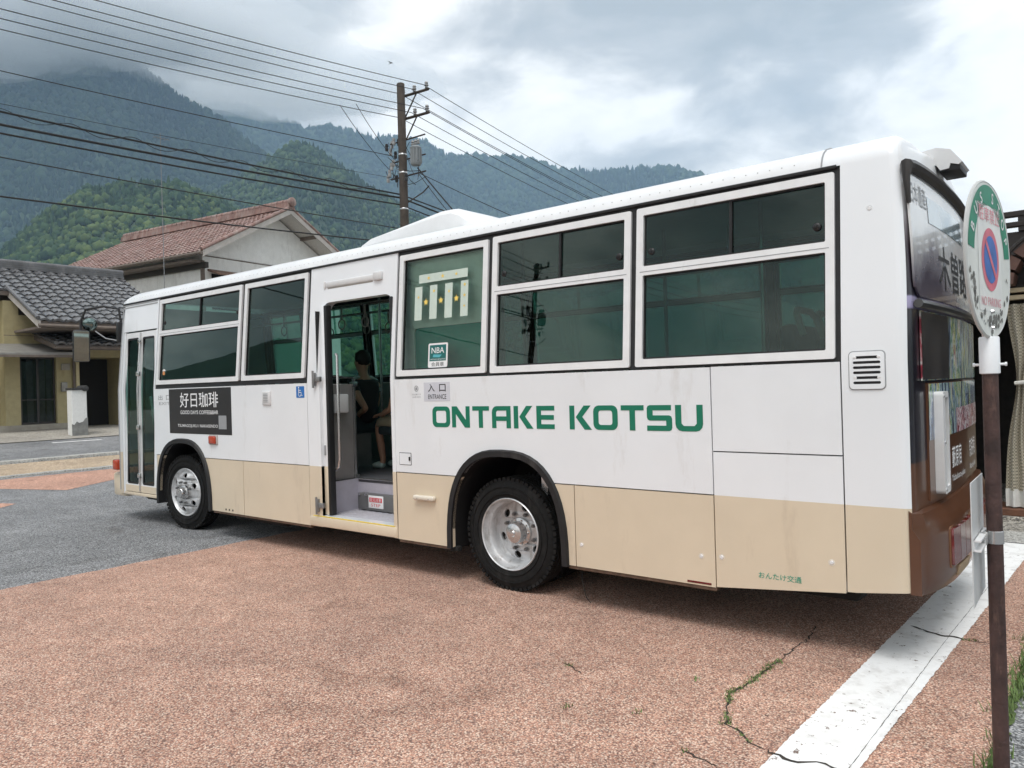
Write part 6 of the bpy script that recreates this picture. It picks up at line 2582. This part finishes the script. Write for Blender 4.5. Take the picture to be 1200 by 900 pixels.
def wire(label, p, q, sag, r=.012, curl=False, n=28, name='overhead_wire', group=None):
    p, q = Vector(p), Vector(q)
    mid = (p + q) / 2
    b = MB()
    pts = []
    for k in range(n + 1):
        t = k / n
        v = p.lerp(q, t)
        v.z -= 4 * sag * t * (1 - t)
        pts.append(v - p)
    b.tube(pts, r, 5)
    o = b.build(name, WIREM, None, 40, recalc=False)
    o.location = p
    tag(o, label, 'wire', group)
    if curl:
        b = MB()
        L_ = (q - p).length
        d = (q - p).normalized()
        sd = d.cross(Vector((0, 0, 1))).normalized()
        hp = []
        for k in range(26 * 12):
            t = .02 + .96 * k / (26 * 12)
            v = p.lerp(q, t)
            v.z -= 4 * sag * t * (1 - t)
            a = 2 * math.pi * k / 12
            hp.append(v - p + sd * .09 * math.cos(a) + Vector((0, 0, .09 * math.sin(a) - .02)))
        b.tube(hp, .009, 4)
        c = b.build('hanger_coil', WIREM, None, 40, recalc=False)
        c.parent = o
    return o


def atp(P, u, z):
    return (P[0] + AD.x * u, P[1] + AD.y * u, z)


WG = 'overhead lines between the two poles'
LEFT = [('top line from the outer insulator of the upper crossarm towards the viewer', .96, 11.49, 11.79, .7, .012, 0),
        ('line from the middle insulator of the upper crossarm towards the viewer', .454, 11.47, 11.68, .7, .012, 0),
        ('line from the pole side insulator of the upper crossarm towards the viewer', -.012, 11.41, 11.92, .7, .012, 0),
        ('line from the outer insulator of the lower crossarm towards the viewer', .93, 10.72, 11.05, .7, .012, 0),
        ('line from the middle insulator of the lower crossarm towards the viewer', .425, 10.70, 11.07, .7, .012, 0),
        ('lowest of the six power lines left of the pole', -.06, 10.63, 11.06, .7, .012, 0),
        ('single thin wire ending at the transformer brackets', -.25, 9.37, 10.50, .5, .012, 0),
        ('faint thin wire just above the coiled cable', -.39, 8.68, 9.70, .5, .007, 0),
        ('black cable wrapped with a hanging coil crossing the forested slope', -.12, 8.09, 10.21, .5, .026, 1),
        ('thick black cable below the coiled one', -.12, 7.98, 9.44, .5, .032, 0),
        ('black cable third from the top in the thick bundle', -.13, 7.75, 9.32, .5, .024, 0),
        ('thin cable below the thick bundle crossing the green hill', -.16, 6.96, 9.38, .5, .015, 0),
        ('lowest cable passing just above the house roofs', -.18, 6.48, 7.43, .5, .022, 0)]
for lab, u, z1, z2, sag, r, curl in LEFT:
    wire(lab, atp(PA, u, z1), atp(PB, u, z2), sag, r, bool(curl), group=WG)
azr = R(-6)
PCX = (PA[0] + 45 * math.sin(azr), PA[1] + 45 * math.cos(azr))
RIGHT = [('top line running right from the upper crossarm down behind the bus', .96, 11.49, 11.3, .8, .012),
         ('second line running right from the upper crossarm behind the bus', .454, 11.47, 11.2, .8, .012),
         ('third line running right from the upper crossarm behind the bus', -.012, 11.41, 11.1, .8, .012),
         ('outer line running right from the lower crossarm behind the bus', .93, 10.72, 10.5, .8, .012),
         ('middle line running right from the lower crossarm behind the bus', .425, 10.70, 10.4, .8, .012),
         ('lowest power line running right from the lower crossarm behind the bus', -.06, 10.63, 10.3, .8, .012),
         ('coiled cable running right from the pole to the black splice box', -.12, 8.09, 7.6, .5, .024),
         ('thick cable running right from the pole behind the bus roof', -.12, 7.98, 7.1, .6, .030),
         ('lowest cable running right from the pole behind the bus roof', -.13, 7.75, 6.6, .6, .022)]
for lab, u, z1, z2, sag, r in RIGHT:
    wire(lab, atp(PA, u, z1), atp(PCX, u, z2), sag, r, group='overhead lines beyond the pole')
for lab, q, r in (('steep stay cable falling right from the transformer', (-12.3, 14.2, 3.5), .022), ('thin service drop falling right beside the stay cable', (-9.0, 18.5, 4.2), .012), ('thin service wire falling right from the low service arm', (-13.6, 13.6, 4.8), .012)):
    wire(lab, atp(PA, .62, 8.85 if r > .02 else 8.7), q, .15, r, n=12, group='service drops from the pole')
for lab, u, z0_, q in (('jumper wire falling from the lowest left line to the pole brackets', -.06, 10.50, (-.55, 8.95)), ('second jumper wire falling beside the pole to the brackets', .1, 10.6, (-.35, 9.3))):
    a0 = Vector(atp(PA, u, z0_)) + Vector((-.25, -2.3, 0)) * (1 if u < 0 else .8)
    wire(lab, a0, atp(PA, *q), .1, .010, n=8, group='jumper wires at the pole')
sbx = thing('splice_box', 'black cable splice box hanging on the line right of the pole', 'cable box', (0, 0, 0))
t_ = .16
sp0 = Vector(atp(PA, -.12, 8.09)).lerp(Vector(atp(PCX, -.12, 7.6)), t_)
sp0.z -= 4 * .5 * t_ * (1 - t_)
sbx.location = sp0
b = MB()
dd = (Vector(atp(PCX, -.12, 7.6)) - Vector(atp(PA, -.12, 8.09))).normalized()
b.tube([sp0 + dd * -.55 + Vector((0, 0, -.16)), sp0 + dd * -.5 + Vector((0, 0, -.16)), sp0 + dd * .5 + Vector((0, 0, -.16)), sp0 + dd * .55 + Vector((0, 0, -.16))], [.07, .12, .12, .07], 10)
b.build('case', BLACK, sbx, 30)
for s in (-.4, .4):
    b = MB(); b.tube([sp0 + dd * s + Vector((0, 0, -.06)), sp0 + dd * s + Vector((0, 0, .0))], .02, 5); b.build('hanger', BLACK, sbx, 0)

# a bird over the pole
bird = thing('bird', 'small dark bird flying left of the pole top', 'bird', (0, 0, 0))
bird.location = (-32.47, 26.27, 21.06)
b = MB()
b.tube([(-.22, 0, 0), (-.12, 0, .015), (0, 0, .02), (.10, 0, .025), (.15, 0, .04), (.19, 0, .03)], [.012, .035, .055, .045, .03, .006], 8)
bird.scale = (.6, .6, .6)
bo = b.build('body', BLACK, None, 60); bo.parent = bird
for s in (-1, 1):
    b = MB()
    b.faces([(.06, s * .03, .03), (-.06, s * .03, .025), (-.10, s * .20, .12), (-.16, s * .36, .10), (.02, s * .22, .13)], [(0, 1, 2, 4), (2, 3, 4)])
    w_ = b.build('wing', BLACK, None, 0); w_.parent = bird
b = MB(); b.faces([(-.20, -.01, 0), (-.34, -.06, -.01), (-.34, .06, -.01), (-.20, .01, 0)], [(0, 1, 2, 3)])
w_ = b.build('tail', BLACK, None, 0); w_.parent = bird

# ------------------------------------------------------------------ mountains
SILS = {
    'A': [(-88, .06), (-82, .08), (-78, .11), (-75.38, 0.127), (-72.74, 0.160), (-71.35, 0.186), (-69.91, 0.213), (-67.94, 0.238), (-65.91, 0.252), (-63.81, 0.259), (-61.93, 0.255), (-60.01, 0.243), (-57.76, 0.22), (-54.87, 0.190), (-51.28, 0.150), (-47, .10), (-42, .05), (-38, .01)],
    'B': [(-76, .05), (-70, .12), (-67, .165), (-63.9, 0.205), (-60.58, 0.243), (-57.68, 0.278), (-56.19, 0.299), (-54.37, 0.319), (-52.57, 0.310), (-51.06, 0.289), (-48.61, 0.262), (-46.12, 0.234), (-42.97, 0.20), (-38.51, 0.153), (-33, .09), (-27, .03)],
    'C': [(-100, .18), (-90, .26), (-82.33, 0.30), (-78.7, 0.340), (-75.06, 0.372), (-72.43, 0.400), (-69.63, 0.420), (-66.7, 0.415), (-63.64, 0.384), (-62.05, 0.364), (-59.87, 0.340), (-57.05, 0.309), (-54.72, 0.288), (-51.13, 0.246), (-47.43, 0.214), (-42, .16), (-36, .10), (-30, .05)],
    'D': [(-72, .34), (-62.55, 0.375), (-59.25, 0.372), (-56.97, 0.360), (-54.03, 0.344), (-50.98, 0.343), (-48.5, 0.330), (-47.24, 0.330), (-45.01, 0.327), (-43.75, 0.311), (-40.85, 0.308), (-38.26, 0.306), (-36.98, 0.297), (-35.06, 0.284), (-31.85, 0.275), (-29.3, 0.277), (-26.17, 0.278), (-23.75, 0.26), (-19.66, 0.217), (-14.16, 0.159), (-6.72, 0.096), (-0.32, 0.044), (6, .03)],
}
FOREST_GROUND = mat('forest_floor', (.035, .058, .028), .95, var=.4, scale=.02)


def noise2(x, y, s):
    return mnoise.fractal(Vector((x * s, y * s, 3.7)), .9, 2.1, 5)


def hill_grid(sil, D, front, seed, na=150, nr=34, gully=.12, ridge_var=.03):
    az = np.array([s[0] for s in sil]); el = np.array([s[1] for s in sil])
    A = np.linspace(az[0], az[-1], na)
    E_ = np.interp(A, az, el)
    V = np.linspace(0, 1.35, nr)
    P = np.zeros((na, nr, 3))
    for i, (a, e) in enumerate(zip(A, E_)):
        ra = math.radians(a)
        Dr = D * (1 + .10 * mnoise.noise(Vector((a * .05 + seed, 1.3, seed))))
        zr = e * Dr + 1.66
        for j, v in enumerate(V):
            if v <= 1:
                r = Dr * (front + (1 - front) * v)
                prof = v ** 1.25 * .55 + .45 * v
                g_ = mnoise.fractal(Vector((a * .16 + seed, v * 1.4, seed * 2.0)), 1.0, 2.0, 4)
                z = zr * prof * (1 + gully * 2.2 * g_ * (1 - v) ** .8) - 14 * (1 - v)
            else:
                r = Dr * (1 + (v - 1) * .8)
                z = zr * (1 - (v - 1) * 1.3)
            P[i, j] = (CAM.x + math.sin(ra) * r, CAM.y + math.cos(ra) * r, z)
    return P


def hill_object(P, name, material):
    na, nr = P.shape[:2]
    idx = np.arange(na * nr).reshape(na, nr)
    q = np.stack([idx[:-1, :-1], idx[1:, :-1], idx[1:, 1:], idx[:-1, 1:]], -1).reshape(-1, 4)
    me = bpy.data.meshes.new(name)
    me.from_pydata(P.reshape(-1, 3).tolist(), [], q.tolist())
    o = link(name, me, material, None, 180)
    return struct(o, 'structure')


def crown_shapes(kind, sub, seed):
    bm = bmesh.new()
    bmesh.ops.create_icosphere(bm, subdivisions=sub, radius=1.0)
    for v in bm.verts:
        c = v.co.copy()
        n = mnoise.noise(c * 1.7 + Vector((seed, 0, 0)))
        if kind == 'cone':
            t = (c.z + 1) / 2
            rr = (1 - t) ** .75 * 1.15 + .06
            d = math.hypot(c.x, c.y) + 1e-6
            f = rr * (1 + .35 * n) * min(1.0, .45 + (1 - abs(c.z)) * 2)
            v.co = Vector((c.x / d * f * .62, c.y / d * f * .62, c.z * 1.55 + .3))
        else:
            v.co = c * (1 + .45 * n + .35 * mnoise.noise(c * 3.9 + Vector((seed, 3, 0))))
            v.co.z *= 1.05
    bmesh.ops.triangulate(bm, faces=bm.faces[:])
    bm.verts.ensure_lookup_table()
    vs = np.array([v.co for v in bm.verts]); fs = np.array([[v.index for v in f.verts] for f in bm.faces])
    bm.free()
    return vs, fs


def forest(P, name, label, count, size, material, sub, seed, vmax=1.03, azclip=None, conif=.5, vmin=.12):
    rs = np.random.RandomState(seed)
    na, nr = P.shape[:2]
    shapes = [crown_shapes('round', sub, 1.0), crown_shapes('round', sub, 5.0), crown_shapes('cone', sub, 2.0), crown_shapes('cone', sub, 9.0)]
    # area weighted cells
    a = P[1:, :-1] - P[:-1, :-1]; b_ = P[:-1, 1:] - P[:-1, :-1]
    ar = np.linalg.norm(np.cross(a, b_), axis=-1)
    V = np.linspace(0, 1.35, nr)[:-1]
    ar = ar * ((V <= vmax) & (V >= vmin))[None, :]
    if azclip:
        azs = np.degrees(np.arctan2(P[:-1, 0, 0] - CAM.x, P[:-1, 0, 1] - CAM.y))
        ar = ar * ((azs > azclip[0]) & (azs < azclip[1]))[:, None]
    pr = (ar / ar.sum()).ravel()
    cells = rs.choice(len(pr), size=count, p=pr)
    ci, cj = np.unravel_index(cells, ar.shape)
    u, v = rs.rand(count, 1), rs.rand(count, 1)
    pos = P[ci, cj] * (1 - u) * (1 - v) + P[ci + 1, cj] * u * (1 - v) + P[ci, cj + 1] * (1 - u) * v + P[ci + 1, cj + 1] * u * v
    # species come in stands
    stand = np.array([mnoise.fractal(Vector((p[0] / (size * 22), p[1] / (size * 22), seed)), 1.0, 2.0, 3) for p in pos])
    is_con = stand + rs.normal(0, .25, count) < (conif - .5)
    sc = size * np.clip(np.exp(rs.normal(-.08, .32, count)), .4, 1.7) * np.where(is_con, .85, 1.0)
    which = np.where(is_con, 2, 0) + rs.randint(0, 2, count)
    VV, FF, TT = [], [], []
    off = 0
    for k in range(4):
        m = which == k
        n = m.sum()
        if not n:
            continue
        vs, fs = shapes[k]
        ang = rs.rand(n) * 6.283
        c, s = np.cos(ang)[:, None], np.sin(ang)[:, None]
        x = vs[None, :, 0] * c - vs[None, :, 1] * s
        y = vs[None, :, 0] * s + vs[None, :, 1] * c
        st = np.stack([x * rs.uniform(.85, 1.2, (n, 1)), y * rs.uniform(.85, 1.2, (n, 1)), np.repeat(vs[None, :, 2], n, 0) * rs.uniform(.85, 1.25, (n, 1))], -1) * (sc[m] * .5)[:, None, None]
        st += pos[m][:, None, :] + np.array([0, 0, 1.0]) * (sc[m] * .42)[:, None, None]
        VV.append(st.reshape(-1, 3))
        FF.append((fs[None] + (np.arange(n) * len(vs))[:, None, None]).reshape(-1, 3) + off)
        tint = np.clip(.5 + .30 * stand[m] + rs.normal(0, .22, n) - np.where(is_con[m], .2, 0), 0, 1)
        TT.append(np.repeat(tint, len(vs)))
        off += n * len(vs)
    VV, FF, TT = np.concatenate(VV), np.concatenate(FF), np.concatenate(TT)
    me = bpy.data.meshes.new(name)
    me.vertices.add(len(VV)); me.vertices.foreach_set('co', VV.ravel())
    me.loops.add(len(FF) * 3); me.loops.foreach_set('vertex_index', FF.ravel())
    me.polygons.add(len(FF)); me.polygons.foreach_set('loop_start', np.arange(0, len(FF) * 3, 3)); me.polygons.foreach_set('loop_total', np.full(len(FF), 3))
    me.update(calc_edges=True)
    at_ = me.attributes.new('species', 'FLOAT', 'POINT')
    at_.data.foreach_set('value', TT.astype(np.float32))
    o = link(name, me, material, None, 0)
    return struct(o, 'stuff', label)


def leaf_mat(name, dark, mid, lightc):
    m = bpy.data.materials.new(name)
    m.use_nodes = True
    nt = m.node_tree
    L = nt.links.new
    bs = nt.nodes['Principled BSDF']
    bs.inputs['Roughness'].default_value = .85
    bs.inputs['Specular IOR Level'].default_value = .2
    at_ = N(nt, 'ShaderNodeAttribute', attribute_name='species')
    rp = ramp(nt, [(.12, dark), (.5, mid), (.88, lightc)])
    L(at_.outputs['Fac'], rp.inputs[0])
    g = N(nt, 'ShaderNodeNewGeometry')
    nz = N(nt, 'ShaderNodeTexNoise', inp={'Scale': .55, 'Detail': 4.0, 'Roughness': .7})
    L(g.outputs['Position'], nz.inputs['Vector'])
    r2 = ramp(nt, [(.3, (.82, .82, .82)), (.7, (1.18, 1.18, 1.15))])
    L(nz.outputs[0], r2.inputs[0])
    mx = N(nt, 'ShaderNodeMix', data_type='RGBA', blend_type='MULTIPLY', inp={0: 1.0})
    L(rp.outputs[0], mx.inputs[6]); L(r2.outputs[0], mx.inputs[7])
    L(mx.outputs[2], bs.inputs['Base Color'])
    return m


LEAFA = leaf_mat('leaves_broad', (.010, .028, .012), (.030, .060, .018), (.085, .118, .034))
LEAFB = leaf_mat('leaves_mixed', (.010, .028, .014), (.026, .054, .020), (.065, .10, .034))
LEAFC = leaf_mat('leaves_far', (.008, .022, .014), (.018, .040, .020), (.042, .070, .032))
PAh = hill_grid(SILS['A'], 1150, .52, 1.0, gully=.20)
PBh = hill_grid(SILS['B'], 1750, .60, 4.0, gully=.20)
PCh = hill_grid(SILS['C'], 2700, .62, 7.0, gully=.30)
PDh = hill_grid(SILS['D'], 4200, .70, 11.0, gully=.30)
for P_, nm in ((PAh, 'hill'), (PBh, 'hill'), (PCh, 'mountain'), (PDh, 'mountain')):
    hill_object(P_, nm, FOREST_GROUND)
forest(PAh, 'forest', 'bright mixed green forest covering the nearest round hill', 14000, 7.2, LEAFA, 2, 1, azclip=(-80, -40), conif=.38, vmin=.2)
forest(PBh, 'forest', 'darker forest on the second hill behind the red roof', 15000, 9.5, LEAFB, 1, 2, azclip=(-72, -38), vmin=.25)
forest(PCh, 'forest', 'blue green forest on the high mountain in cloud', 26000, 15, LEAFC, 1, 3, azclip=(-82, -44), vmin=.3)
forest(PDh, 'forest', 'hazy blue forest on the far ridge behind the pole', 20000, 26, LEAFC, 1, 4, azclip=(-66, -18), vmin=.45)
# the rest of the valley rim, seen only in reflections
RIM_ = [(-262, .10), (-250, .12), (-240, .16), (-228, .13), (-215, .07), (-200, .06), (-185, .09), (-170, .08), (-155, .07), (-140, .10), (-128, .15), (-123, .165), (-119, .13), (-115, .10), (-108, .14), (-98, .19)]
hill_object(hill_grid(RIM_, 900, .5, 21.0, na=220, gully=.15), 'hill', FOREST_GROUND)
hill_object(hill_grid([(6, .05), (20, .08), (40, .11), (60, .09), (80, .10), (98, .10)], 1500, .5, 31.0, na=60), 'hill', FOREST_GROUND)

# a lattice pylon and a far house at the foot of the hill
PY = mat('pylon_grey', (.48, .50, .50), .5, .3)


def on_hill(P, az, el):
    na, nr = P.shape[:2]
    azs = np.degrees(np.arctan2(P[:, 5, 0] - CAM.x, P[:, 5, 1] - CAM.y))
    i = int(np.argmin(abs(azs - az)))
    best = None
    for j in range(nr):
        p = P[i, j]
        r = math.hypot(p[0] - CAM.x, p[1] - CAM.y)
        e = (p[2] - CAM.z) / r
        if best is None or abs(e - el) < best[0]:
            best = (abs(e - el), p)
    return Vector(best[1])


pb_ = on_hill(PAh, -66.8, .192)
pyl = thing('lattice_pylon', 'tiny pale lattice pylon on the wooded hill above the grey roof', 'pylon', pb_)
hgt = 34
for s, t in ((1, 1), (1, -1), (-1, 1), (-1, -1)):
    b = MB(); b.tube([(s * 2.4, t * 2.4, 0), (s * .6, t * .6, hgt)], .28, 4); b.build('leg', PY, None, 0).parent = pyl
b = MB()
for k in range(7):
    z0_, z1_ = hgt * k / 7, hgt * (k + 1) / 7
    w0, w1 = 2.4 - 1.8 * k / 7, 2.4 - 1.8 * (k + 1) / 7
    for (a, c) in (((1, 1), (1, -1)), ((1, -1), (-1, -1)), ((-1, -1), (-1, 1)), ((-1, 1), (1, 1))):
        b.tube([(a[0] * w0, a[1] * w0, z0_), (c[0] * w1, c[1] * w1, z1_)], .14, 4)
struct(b.build('bracing', PY, None, 0), 'stuff').parent = pyl
b = MB()
for z in (hgt * .72, hgt * .86, hgt * .99):
    b.tube([(-4, 0, z), (4, 0, z)], .25, 4)
struct(b.build('pylon_arms', PY, None, 0), 'stuff').parent = pyl
fhp = on_hill(PAh, -70.3, .155)
fhh = thing('far_house', 'tiny grey roofed house among the trees above the tiled roof', 'house', fhp)
b = MB(); b.box(-6, 6, -4, 4, -3, 5); b.build('wall', WALLW, None, 0).parent = fhh
b = MB(); b.prism([(-5, 5.0), (5, 5.0), (0, 8.5)], lambda y, z: (-7, y, z), lambda y, z: (7, y, z)); b.build('roof', TILEG, None, 0).parent = fhh

# ------------------------------------------------------------------ low cloud on the mountain and valley haze


def volume_mat(name, col, dens, aniso=0.0):
    m = bpy.data.materials.new(name)
    m.use_nodes = True
    nt = m.node_tree
    nt.nodes.clear()
    out = N(nt, 'ShaderNodeOutputMaterial')
    pv = N(nt, 'ShaderNodeVolumePrincipled')
    pv.inputs['Color'].default_value = (*col, 1)
    pv.inputs['Density'].default_value = dens
    pv.inputs['Anisotropy'].default_value = aniso
    nt.links.new(pv.outputs[0], out.inputs['Volume'])
    return m


def pol(az, el, D):
    a = math.radians(az)
    return Vector((CAM.x + D * math.sin(a), CAM.y + D * math.cos(a), CAM.z + el * D))


HAZE = 0.00014
CLOUDV = volume_mat('cloud_vapour', (.97, .985, 1.0), .0038, .2)
CLOUDS = [(-76, .43, 2300, 520, 300, 130), (-70, .445, 2350, 420, 300, 105), (-64, .44, 2400, 380, 280, 90), (-59, .415, 2600, 420, 300, 120), (-54, .40, 3000, 420, 300, 120), (-80, .40, 2250, 420, 260, 110), (-50, .40, 3500, 420, 300, 95), (-67, .47, 2300, 700, 320, 130), (-57, .385, 3000, 300, 220, 90)]
for k, (az, el, D, sx, sy, sz) in enumerate(CLOUDS):
    bm = bmesh.new()
    bmesh.ops.create_icosphere(bm, subdivisions=4, radius=1.0)
    for v in bm.verts:
        n = mnoise.fractal(v.co * 1.6 + Vector((k * 3.1, 0, 0)), 1.0, 2.0, 4)
        v.co *= 1 + .35 * n
        v.co = Vector((v.co.x * sx, v.co.y * sy, v.co.z * sz))
    me = bpy.data.meshes.new('low_cloud')
    bm.to_mesh(me); bm.free()
    o = link('low_cloud', me, CLOUDV, None, 180)
    o.location = pol(az, el, D)
    o.rotation_euler = (0, 0, -math.radians(az))
    struct(o, 'stuff', 'soft grey cloud bank hanging on the mountain tops')
HAZEV = volume_mat('haze_air', (.50, .71, .96), HAZE, .0)
b = MB()
b.box(-5300, 2400, -1500, 5300, -3, 1900)
struct(b.build('haze', HAZEV, None, 0), 'stuff', 'thin blue haze filling the valley')
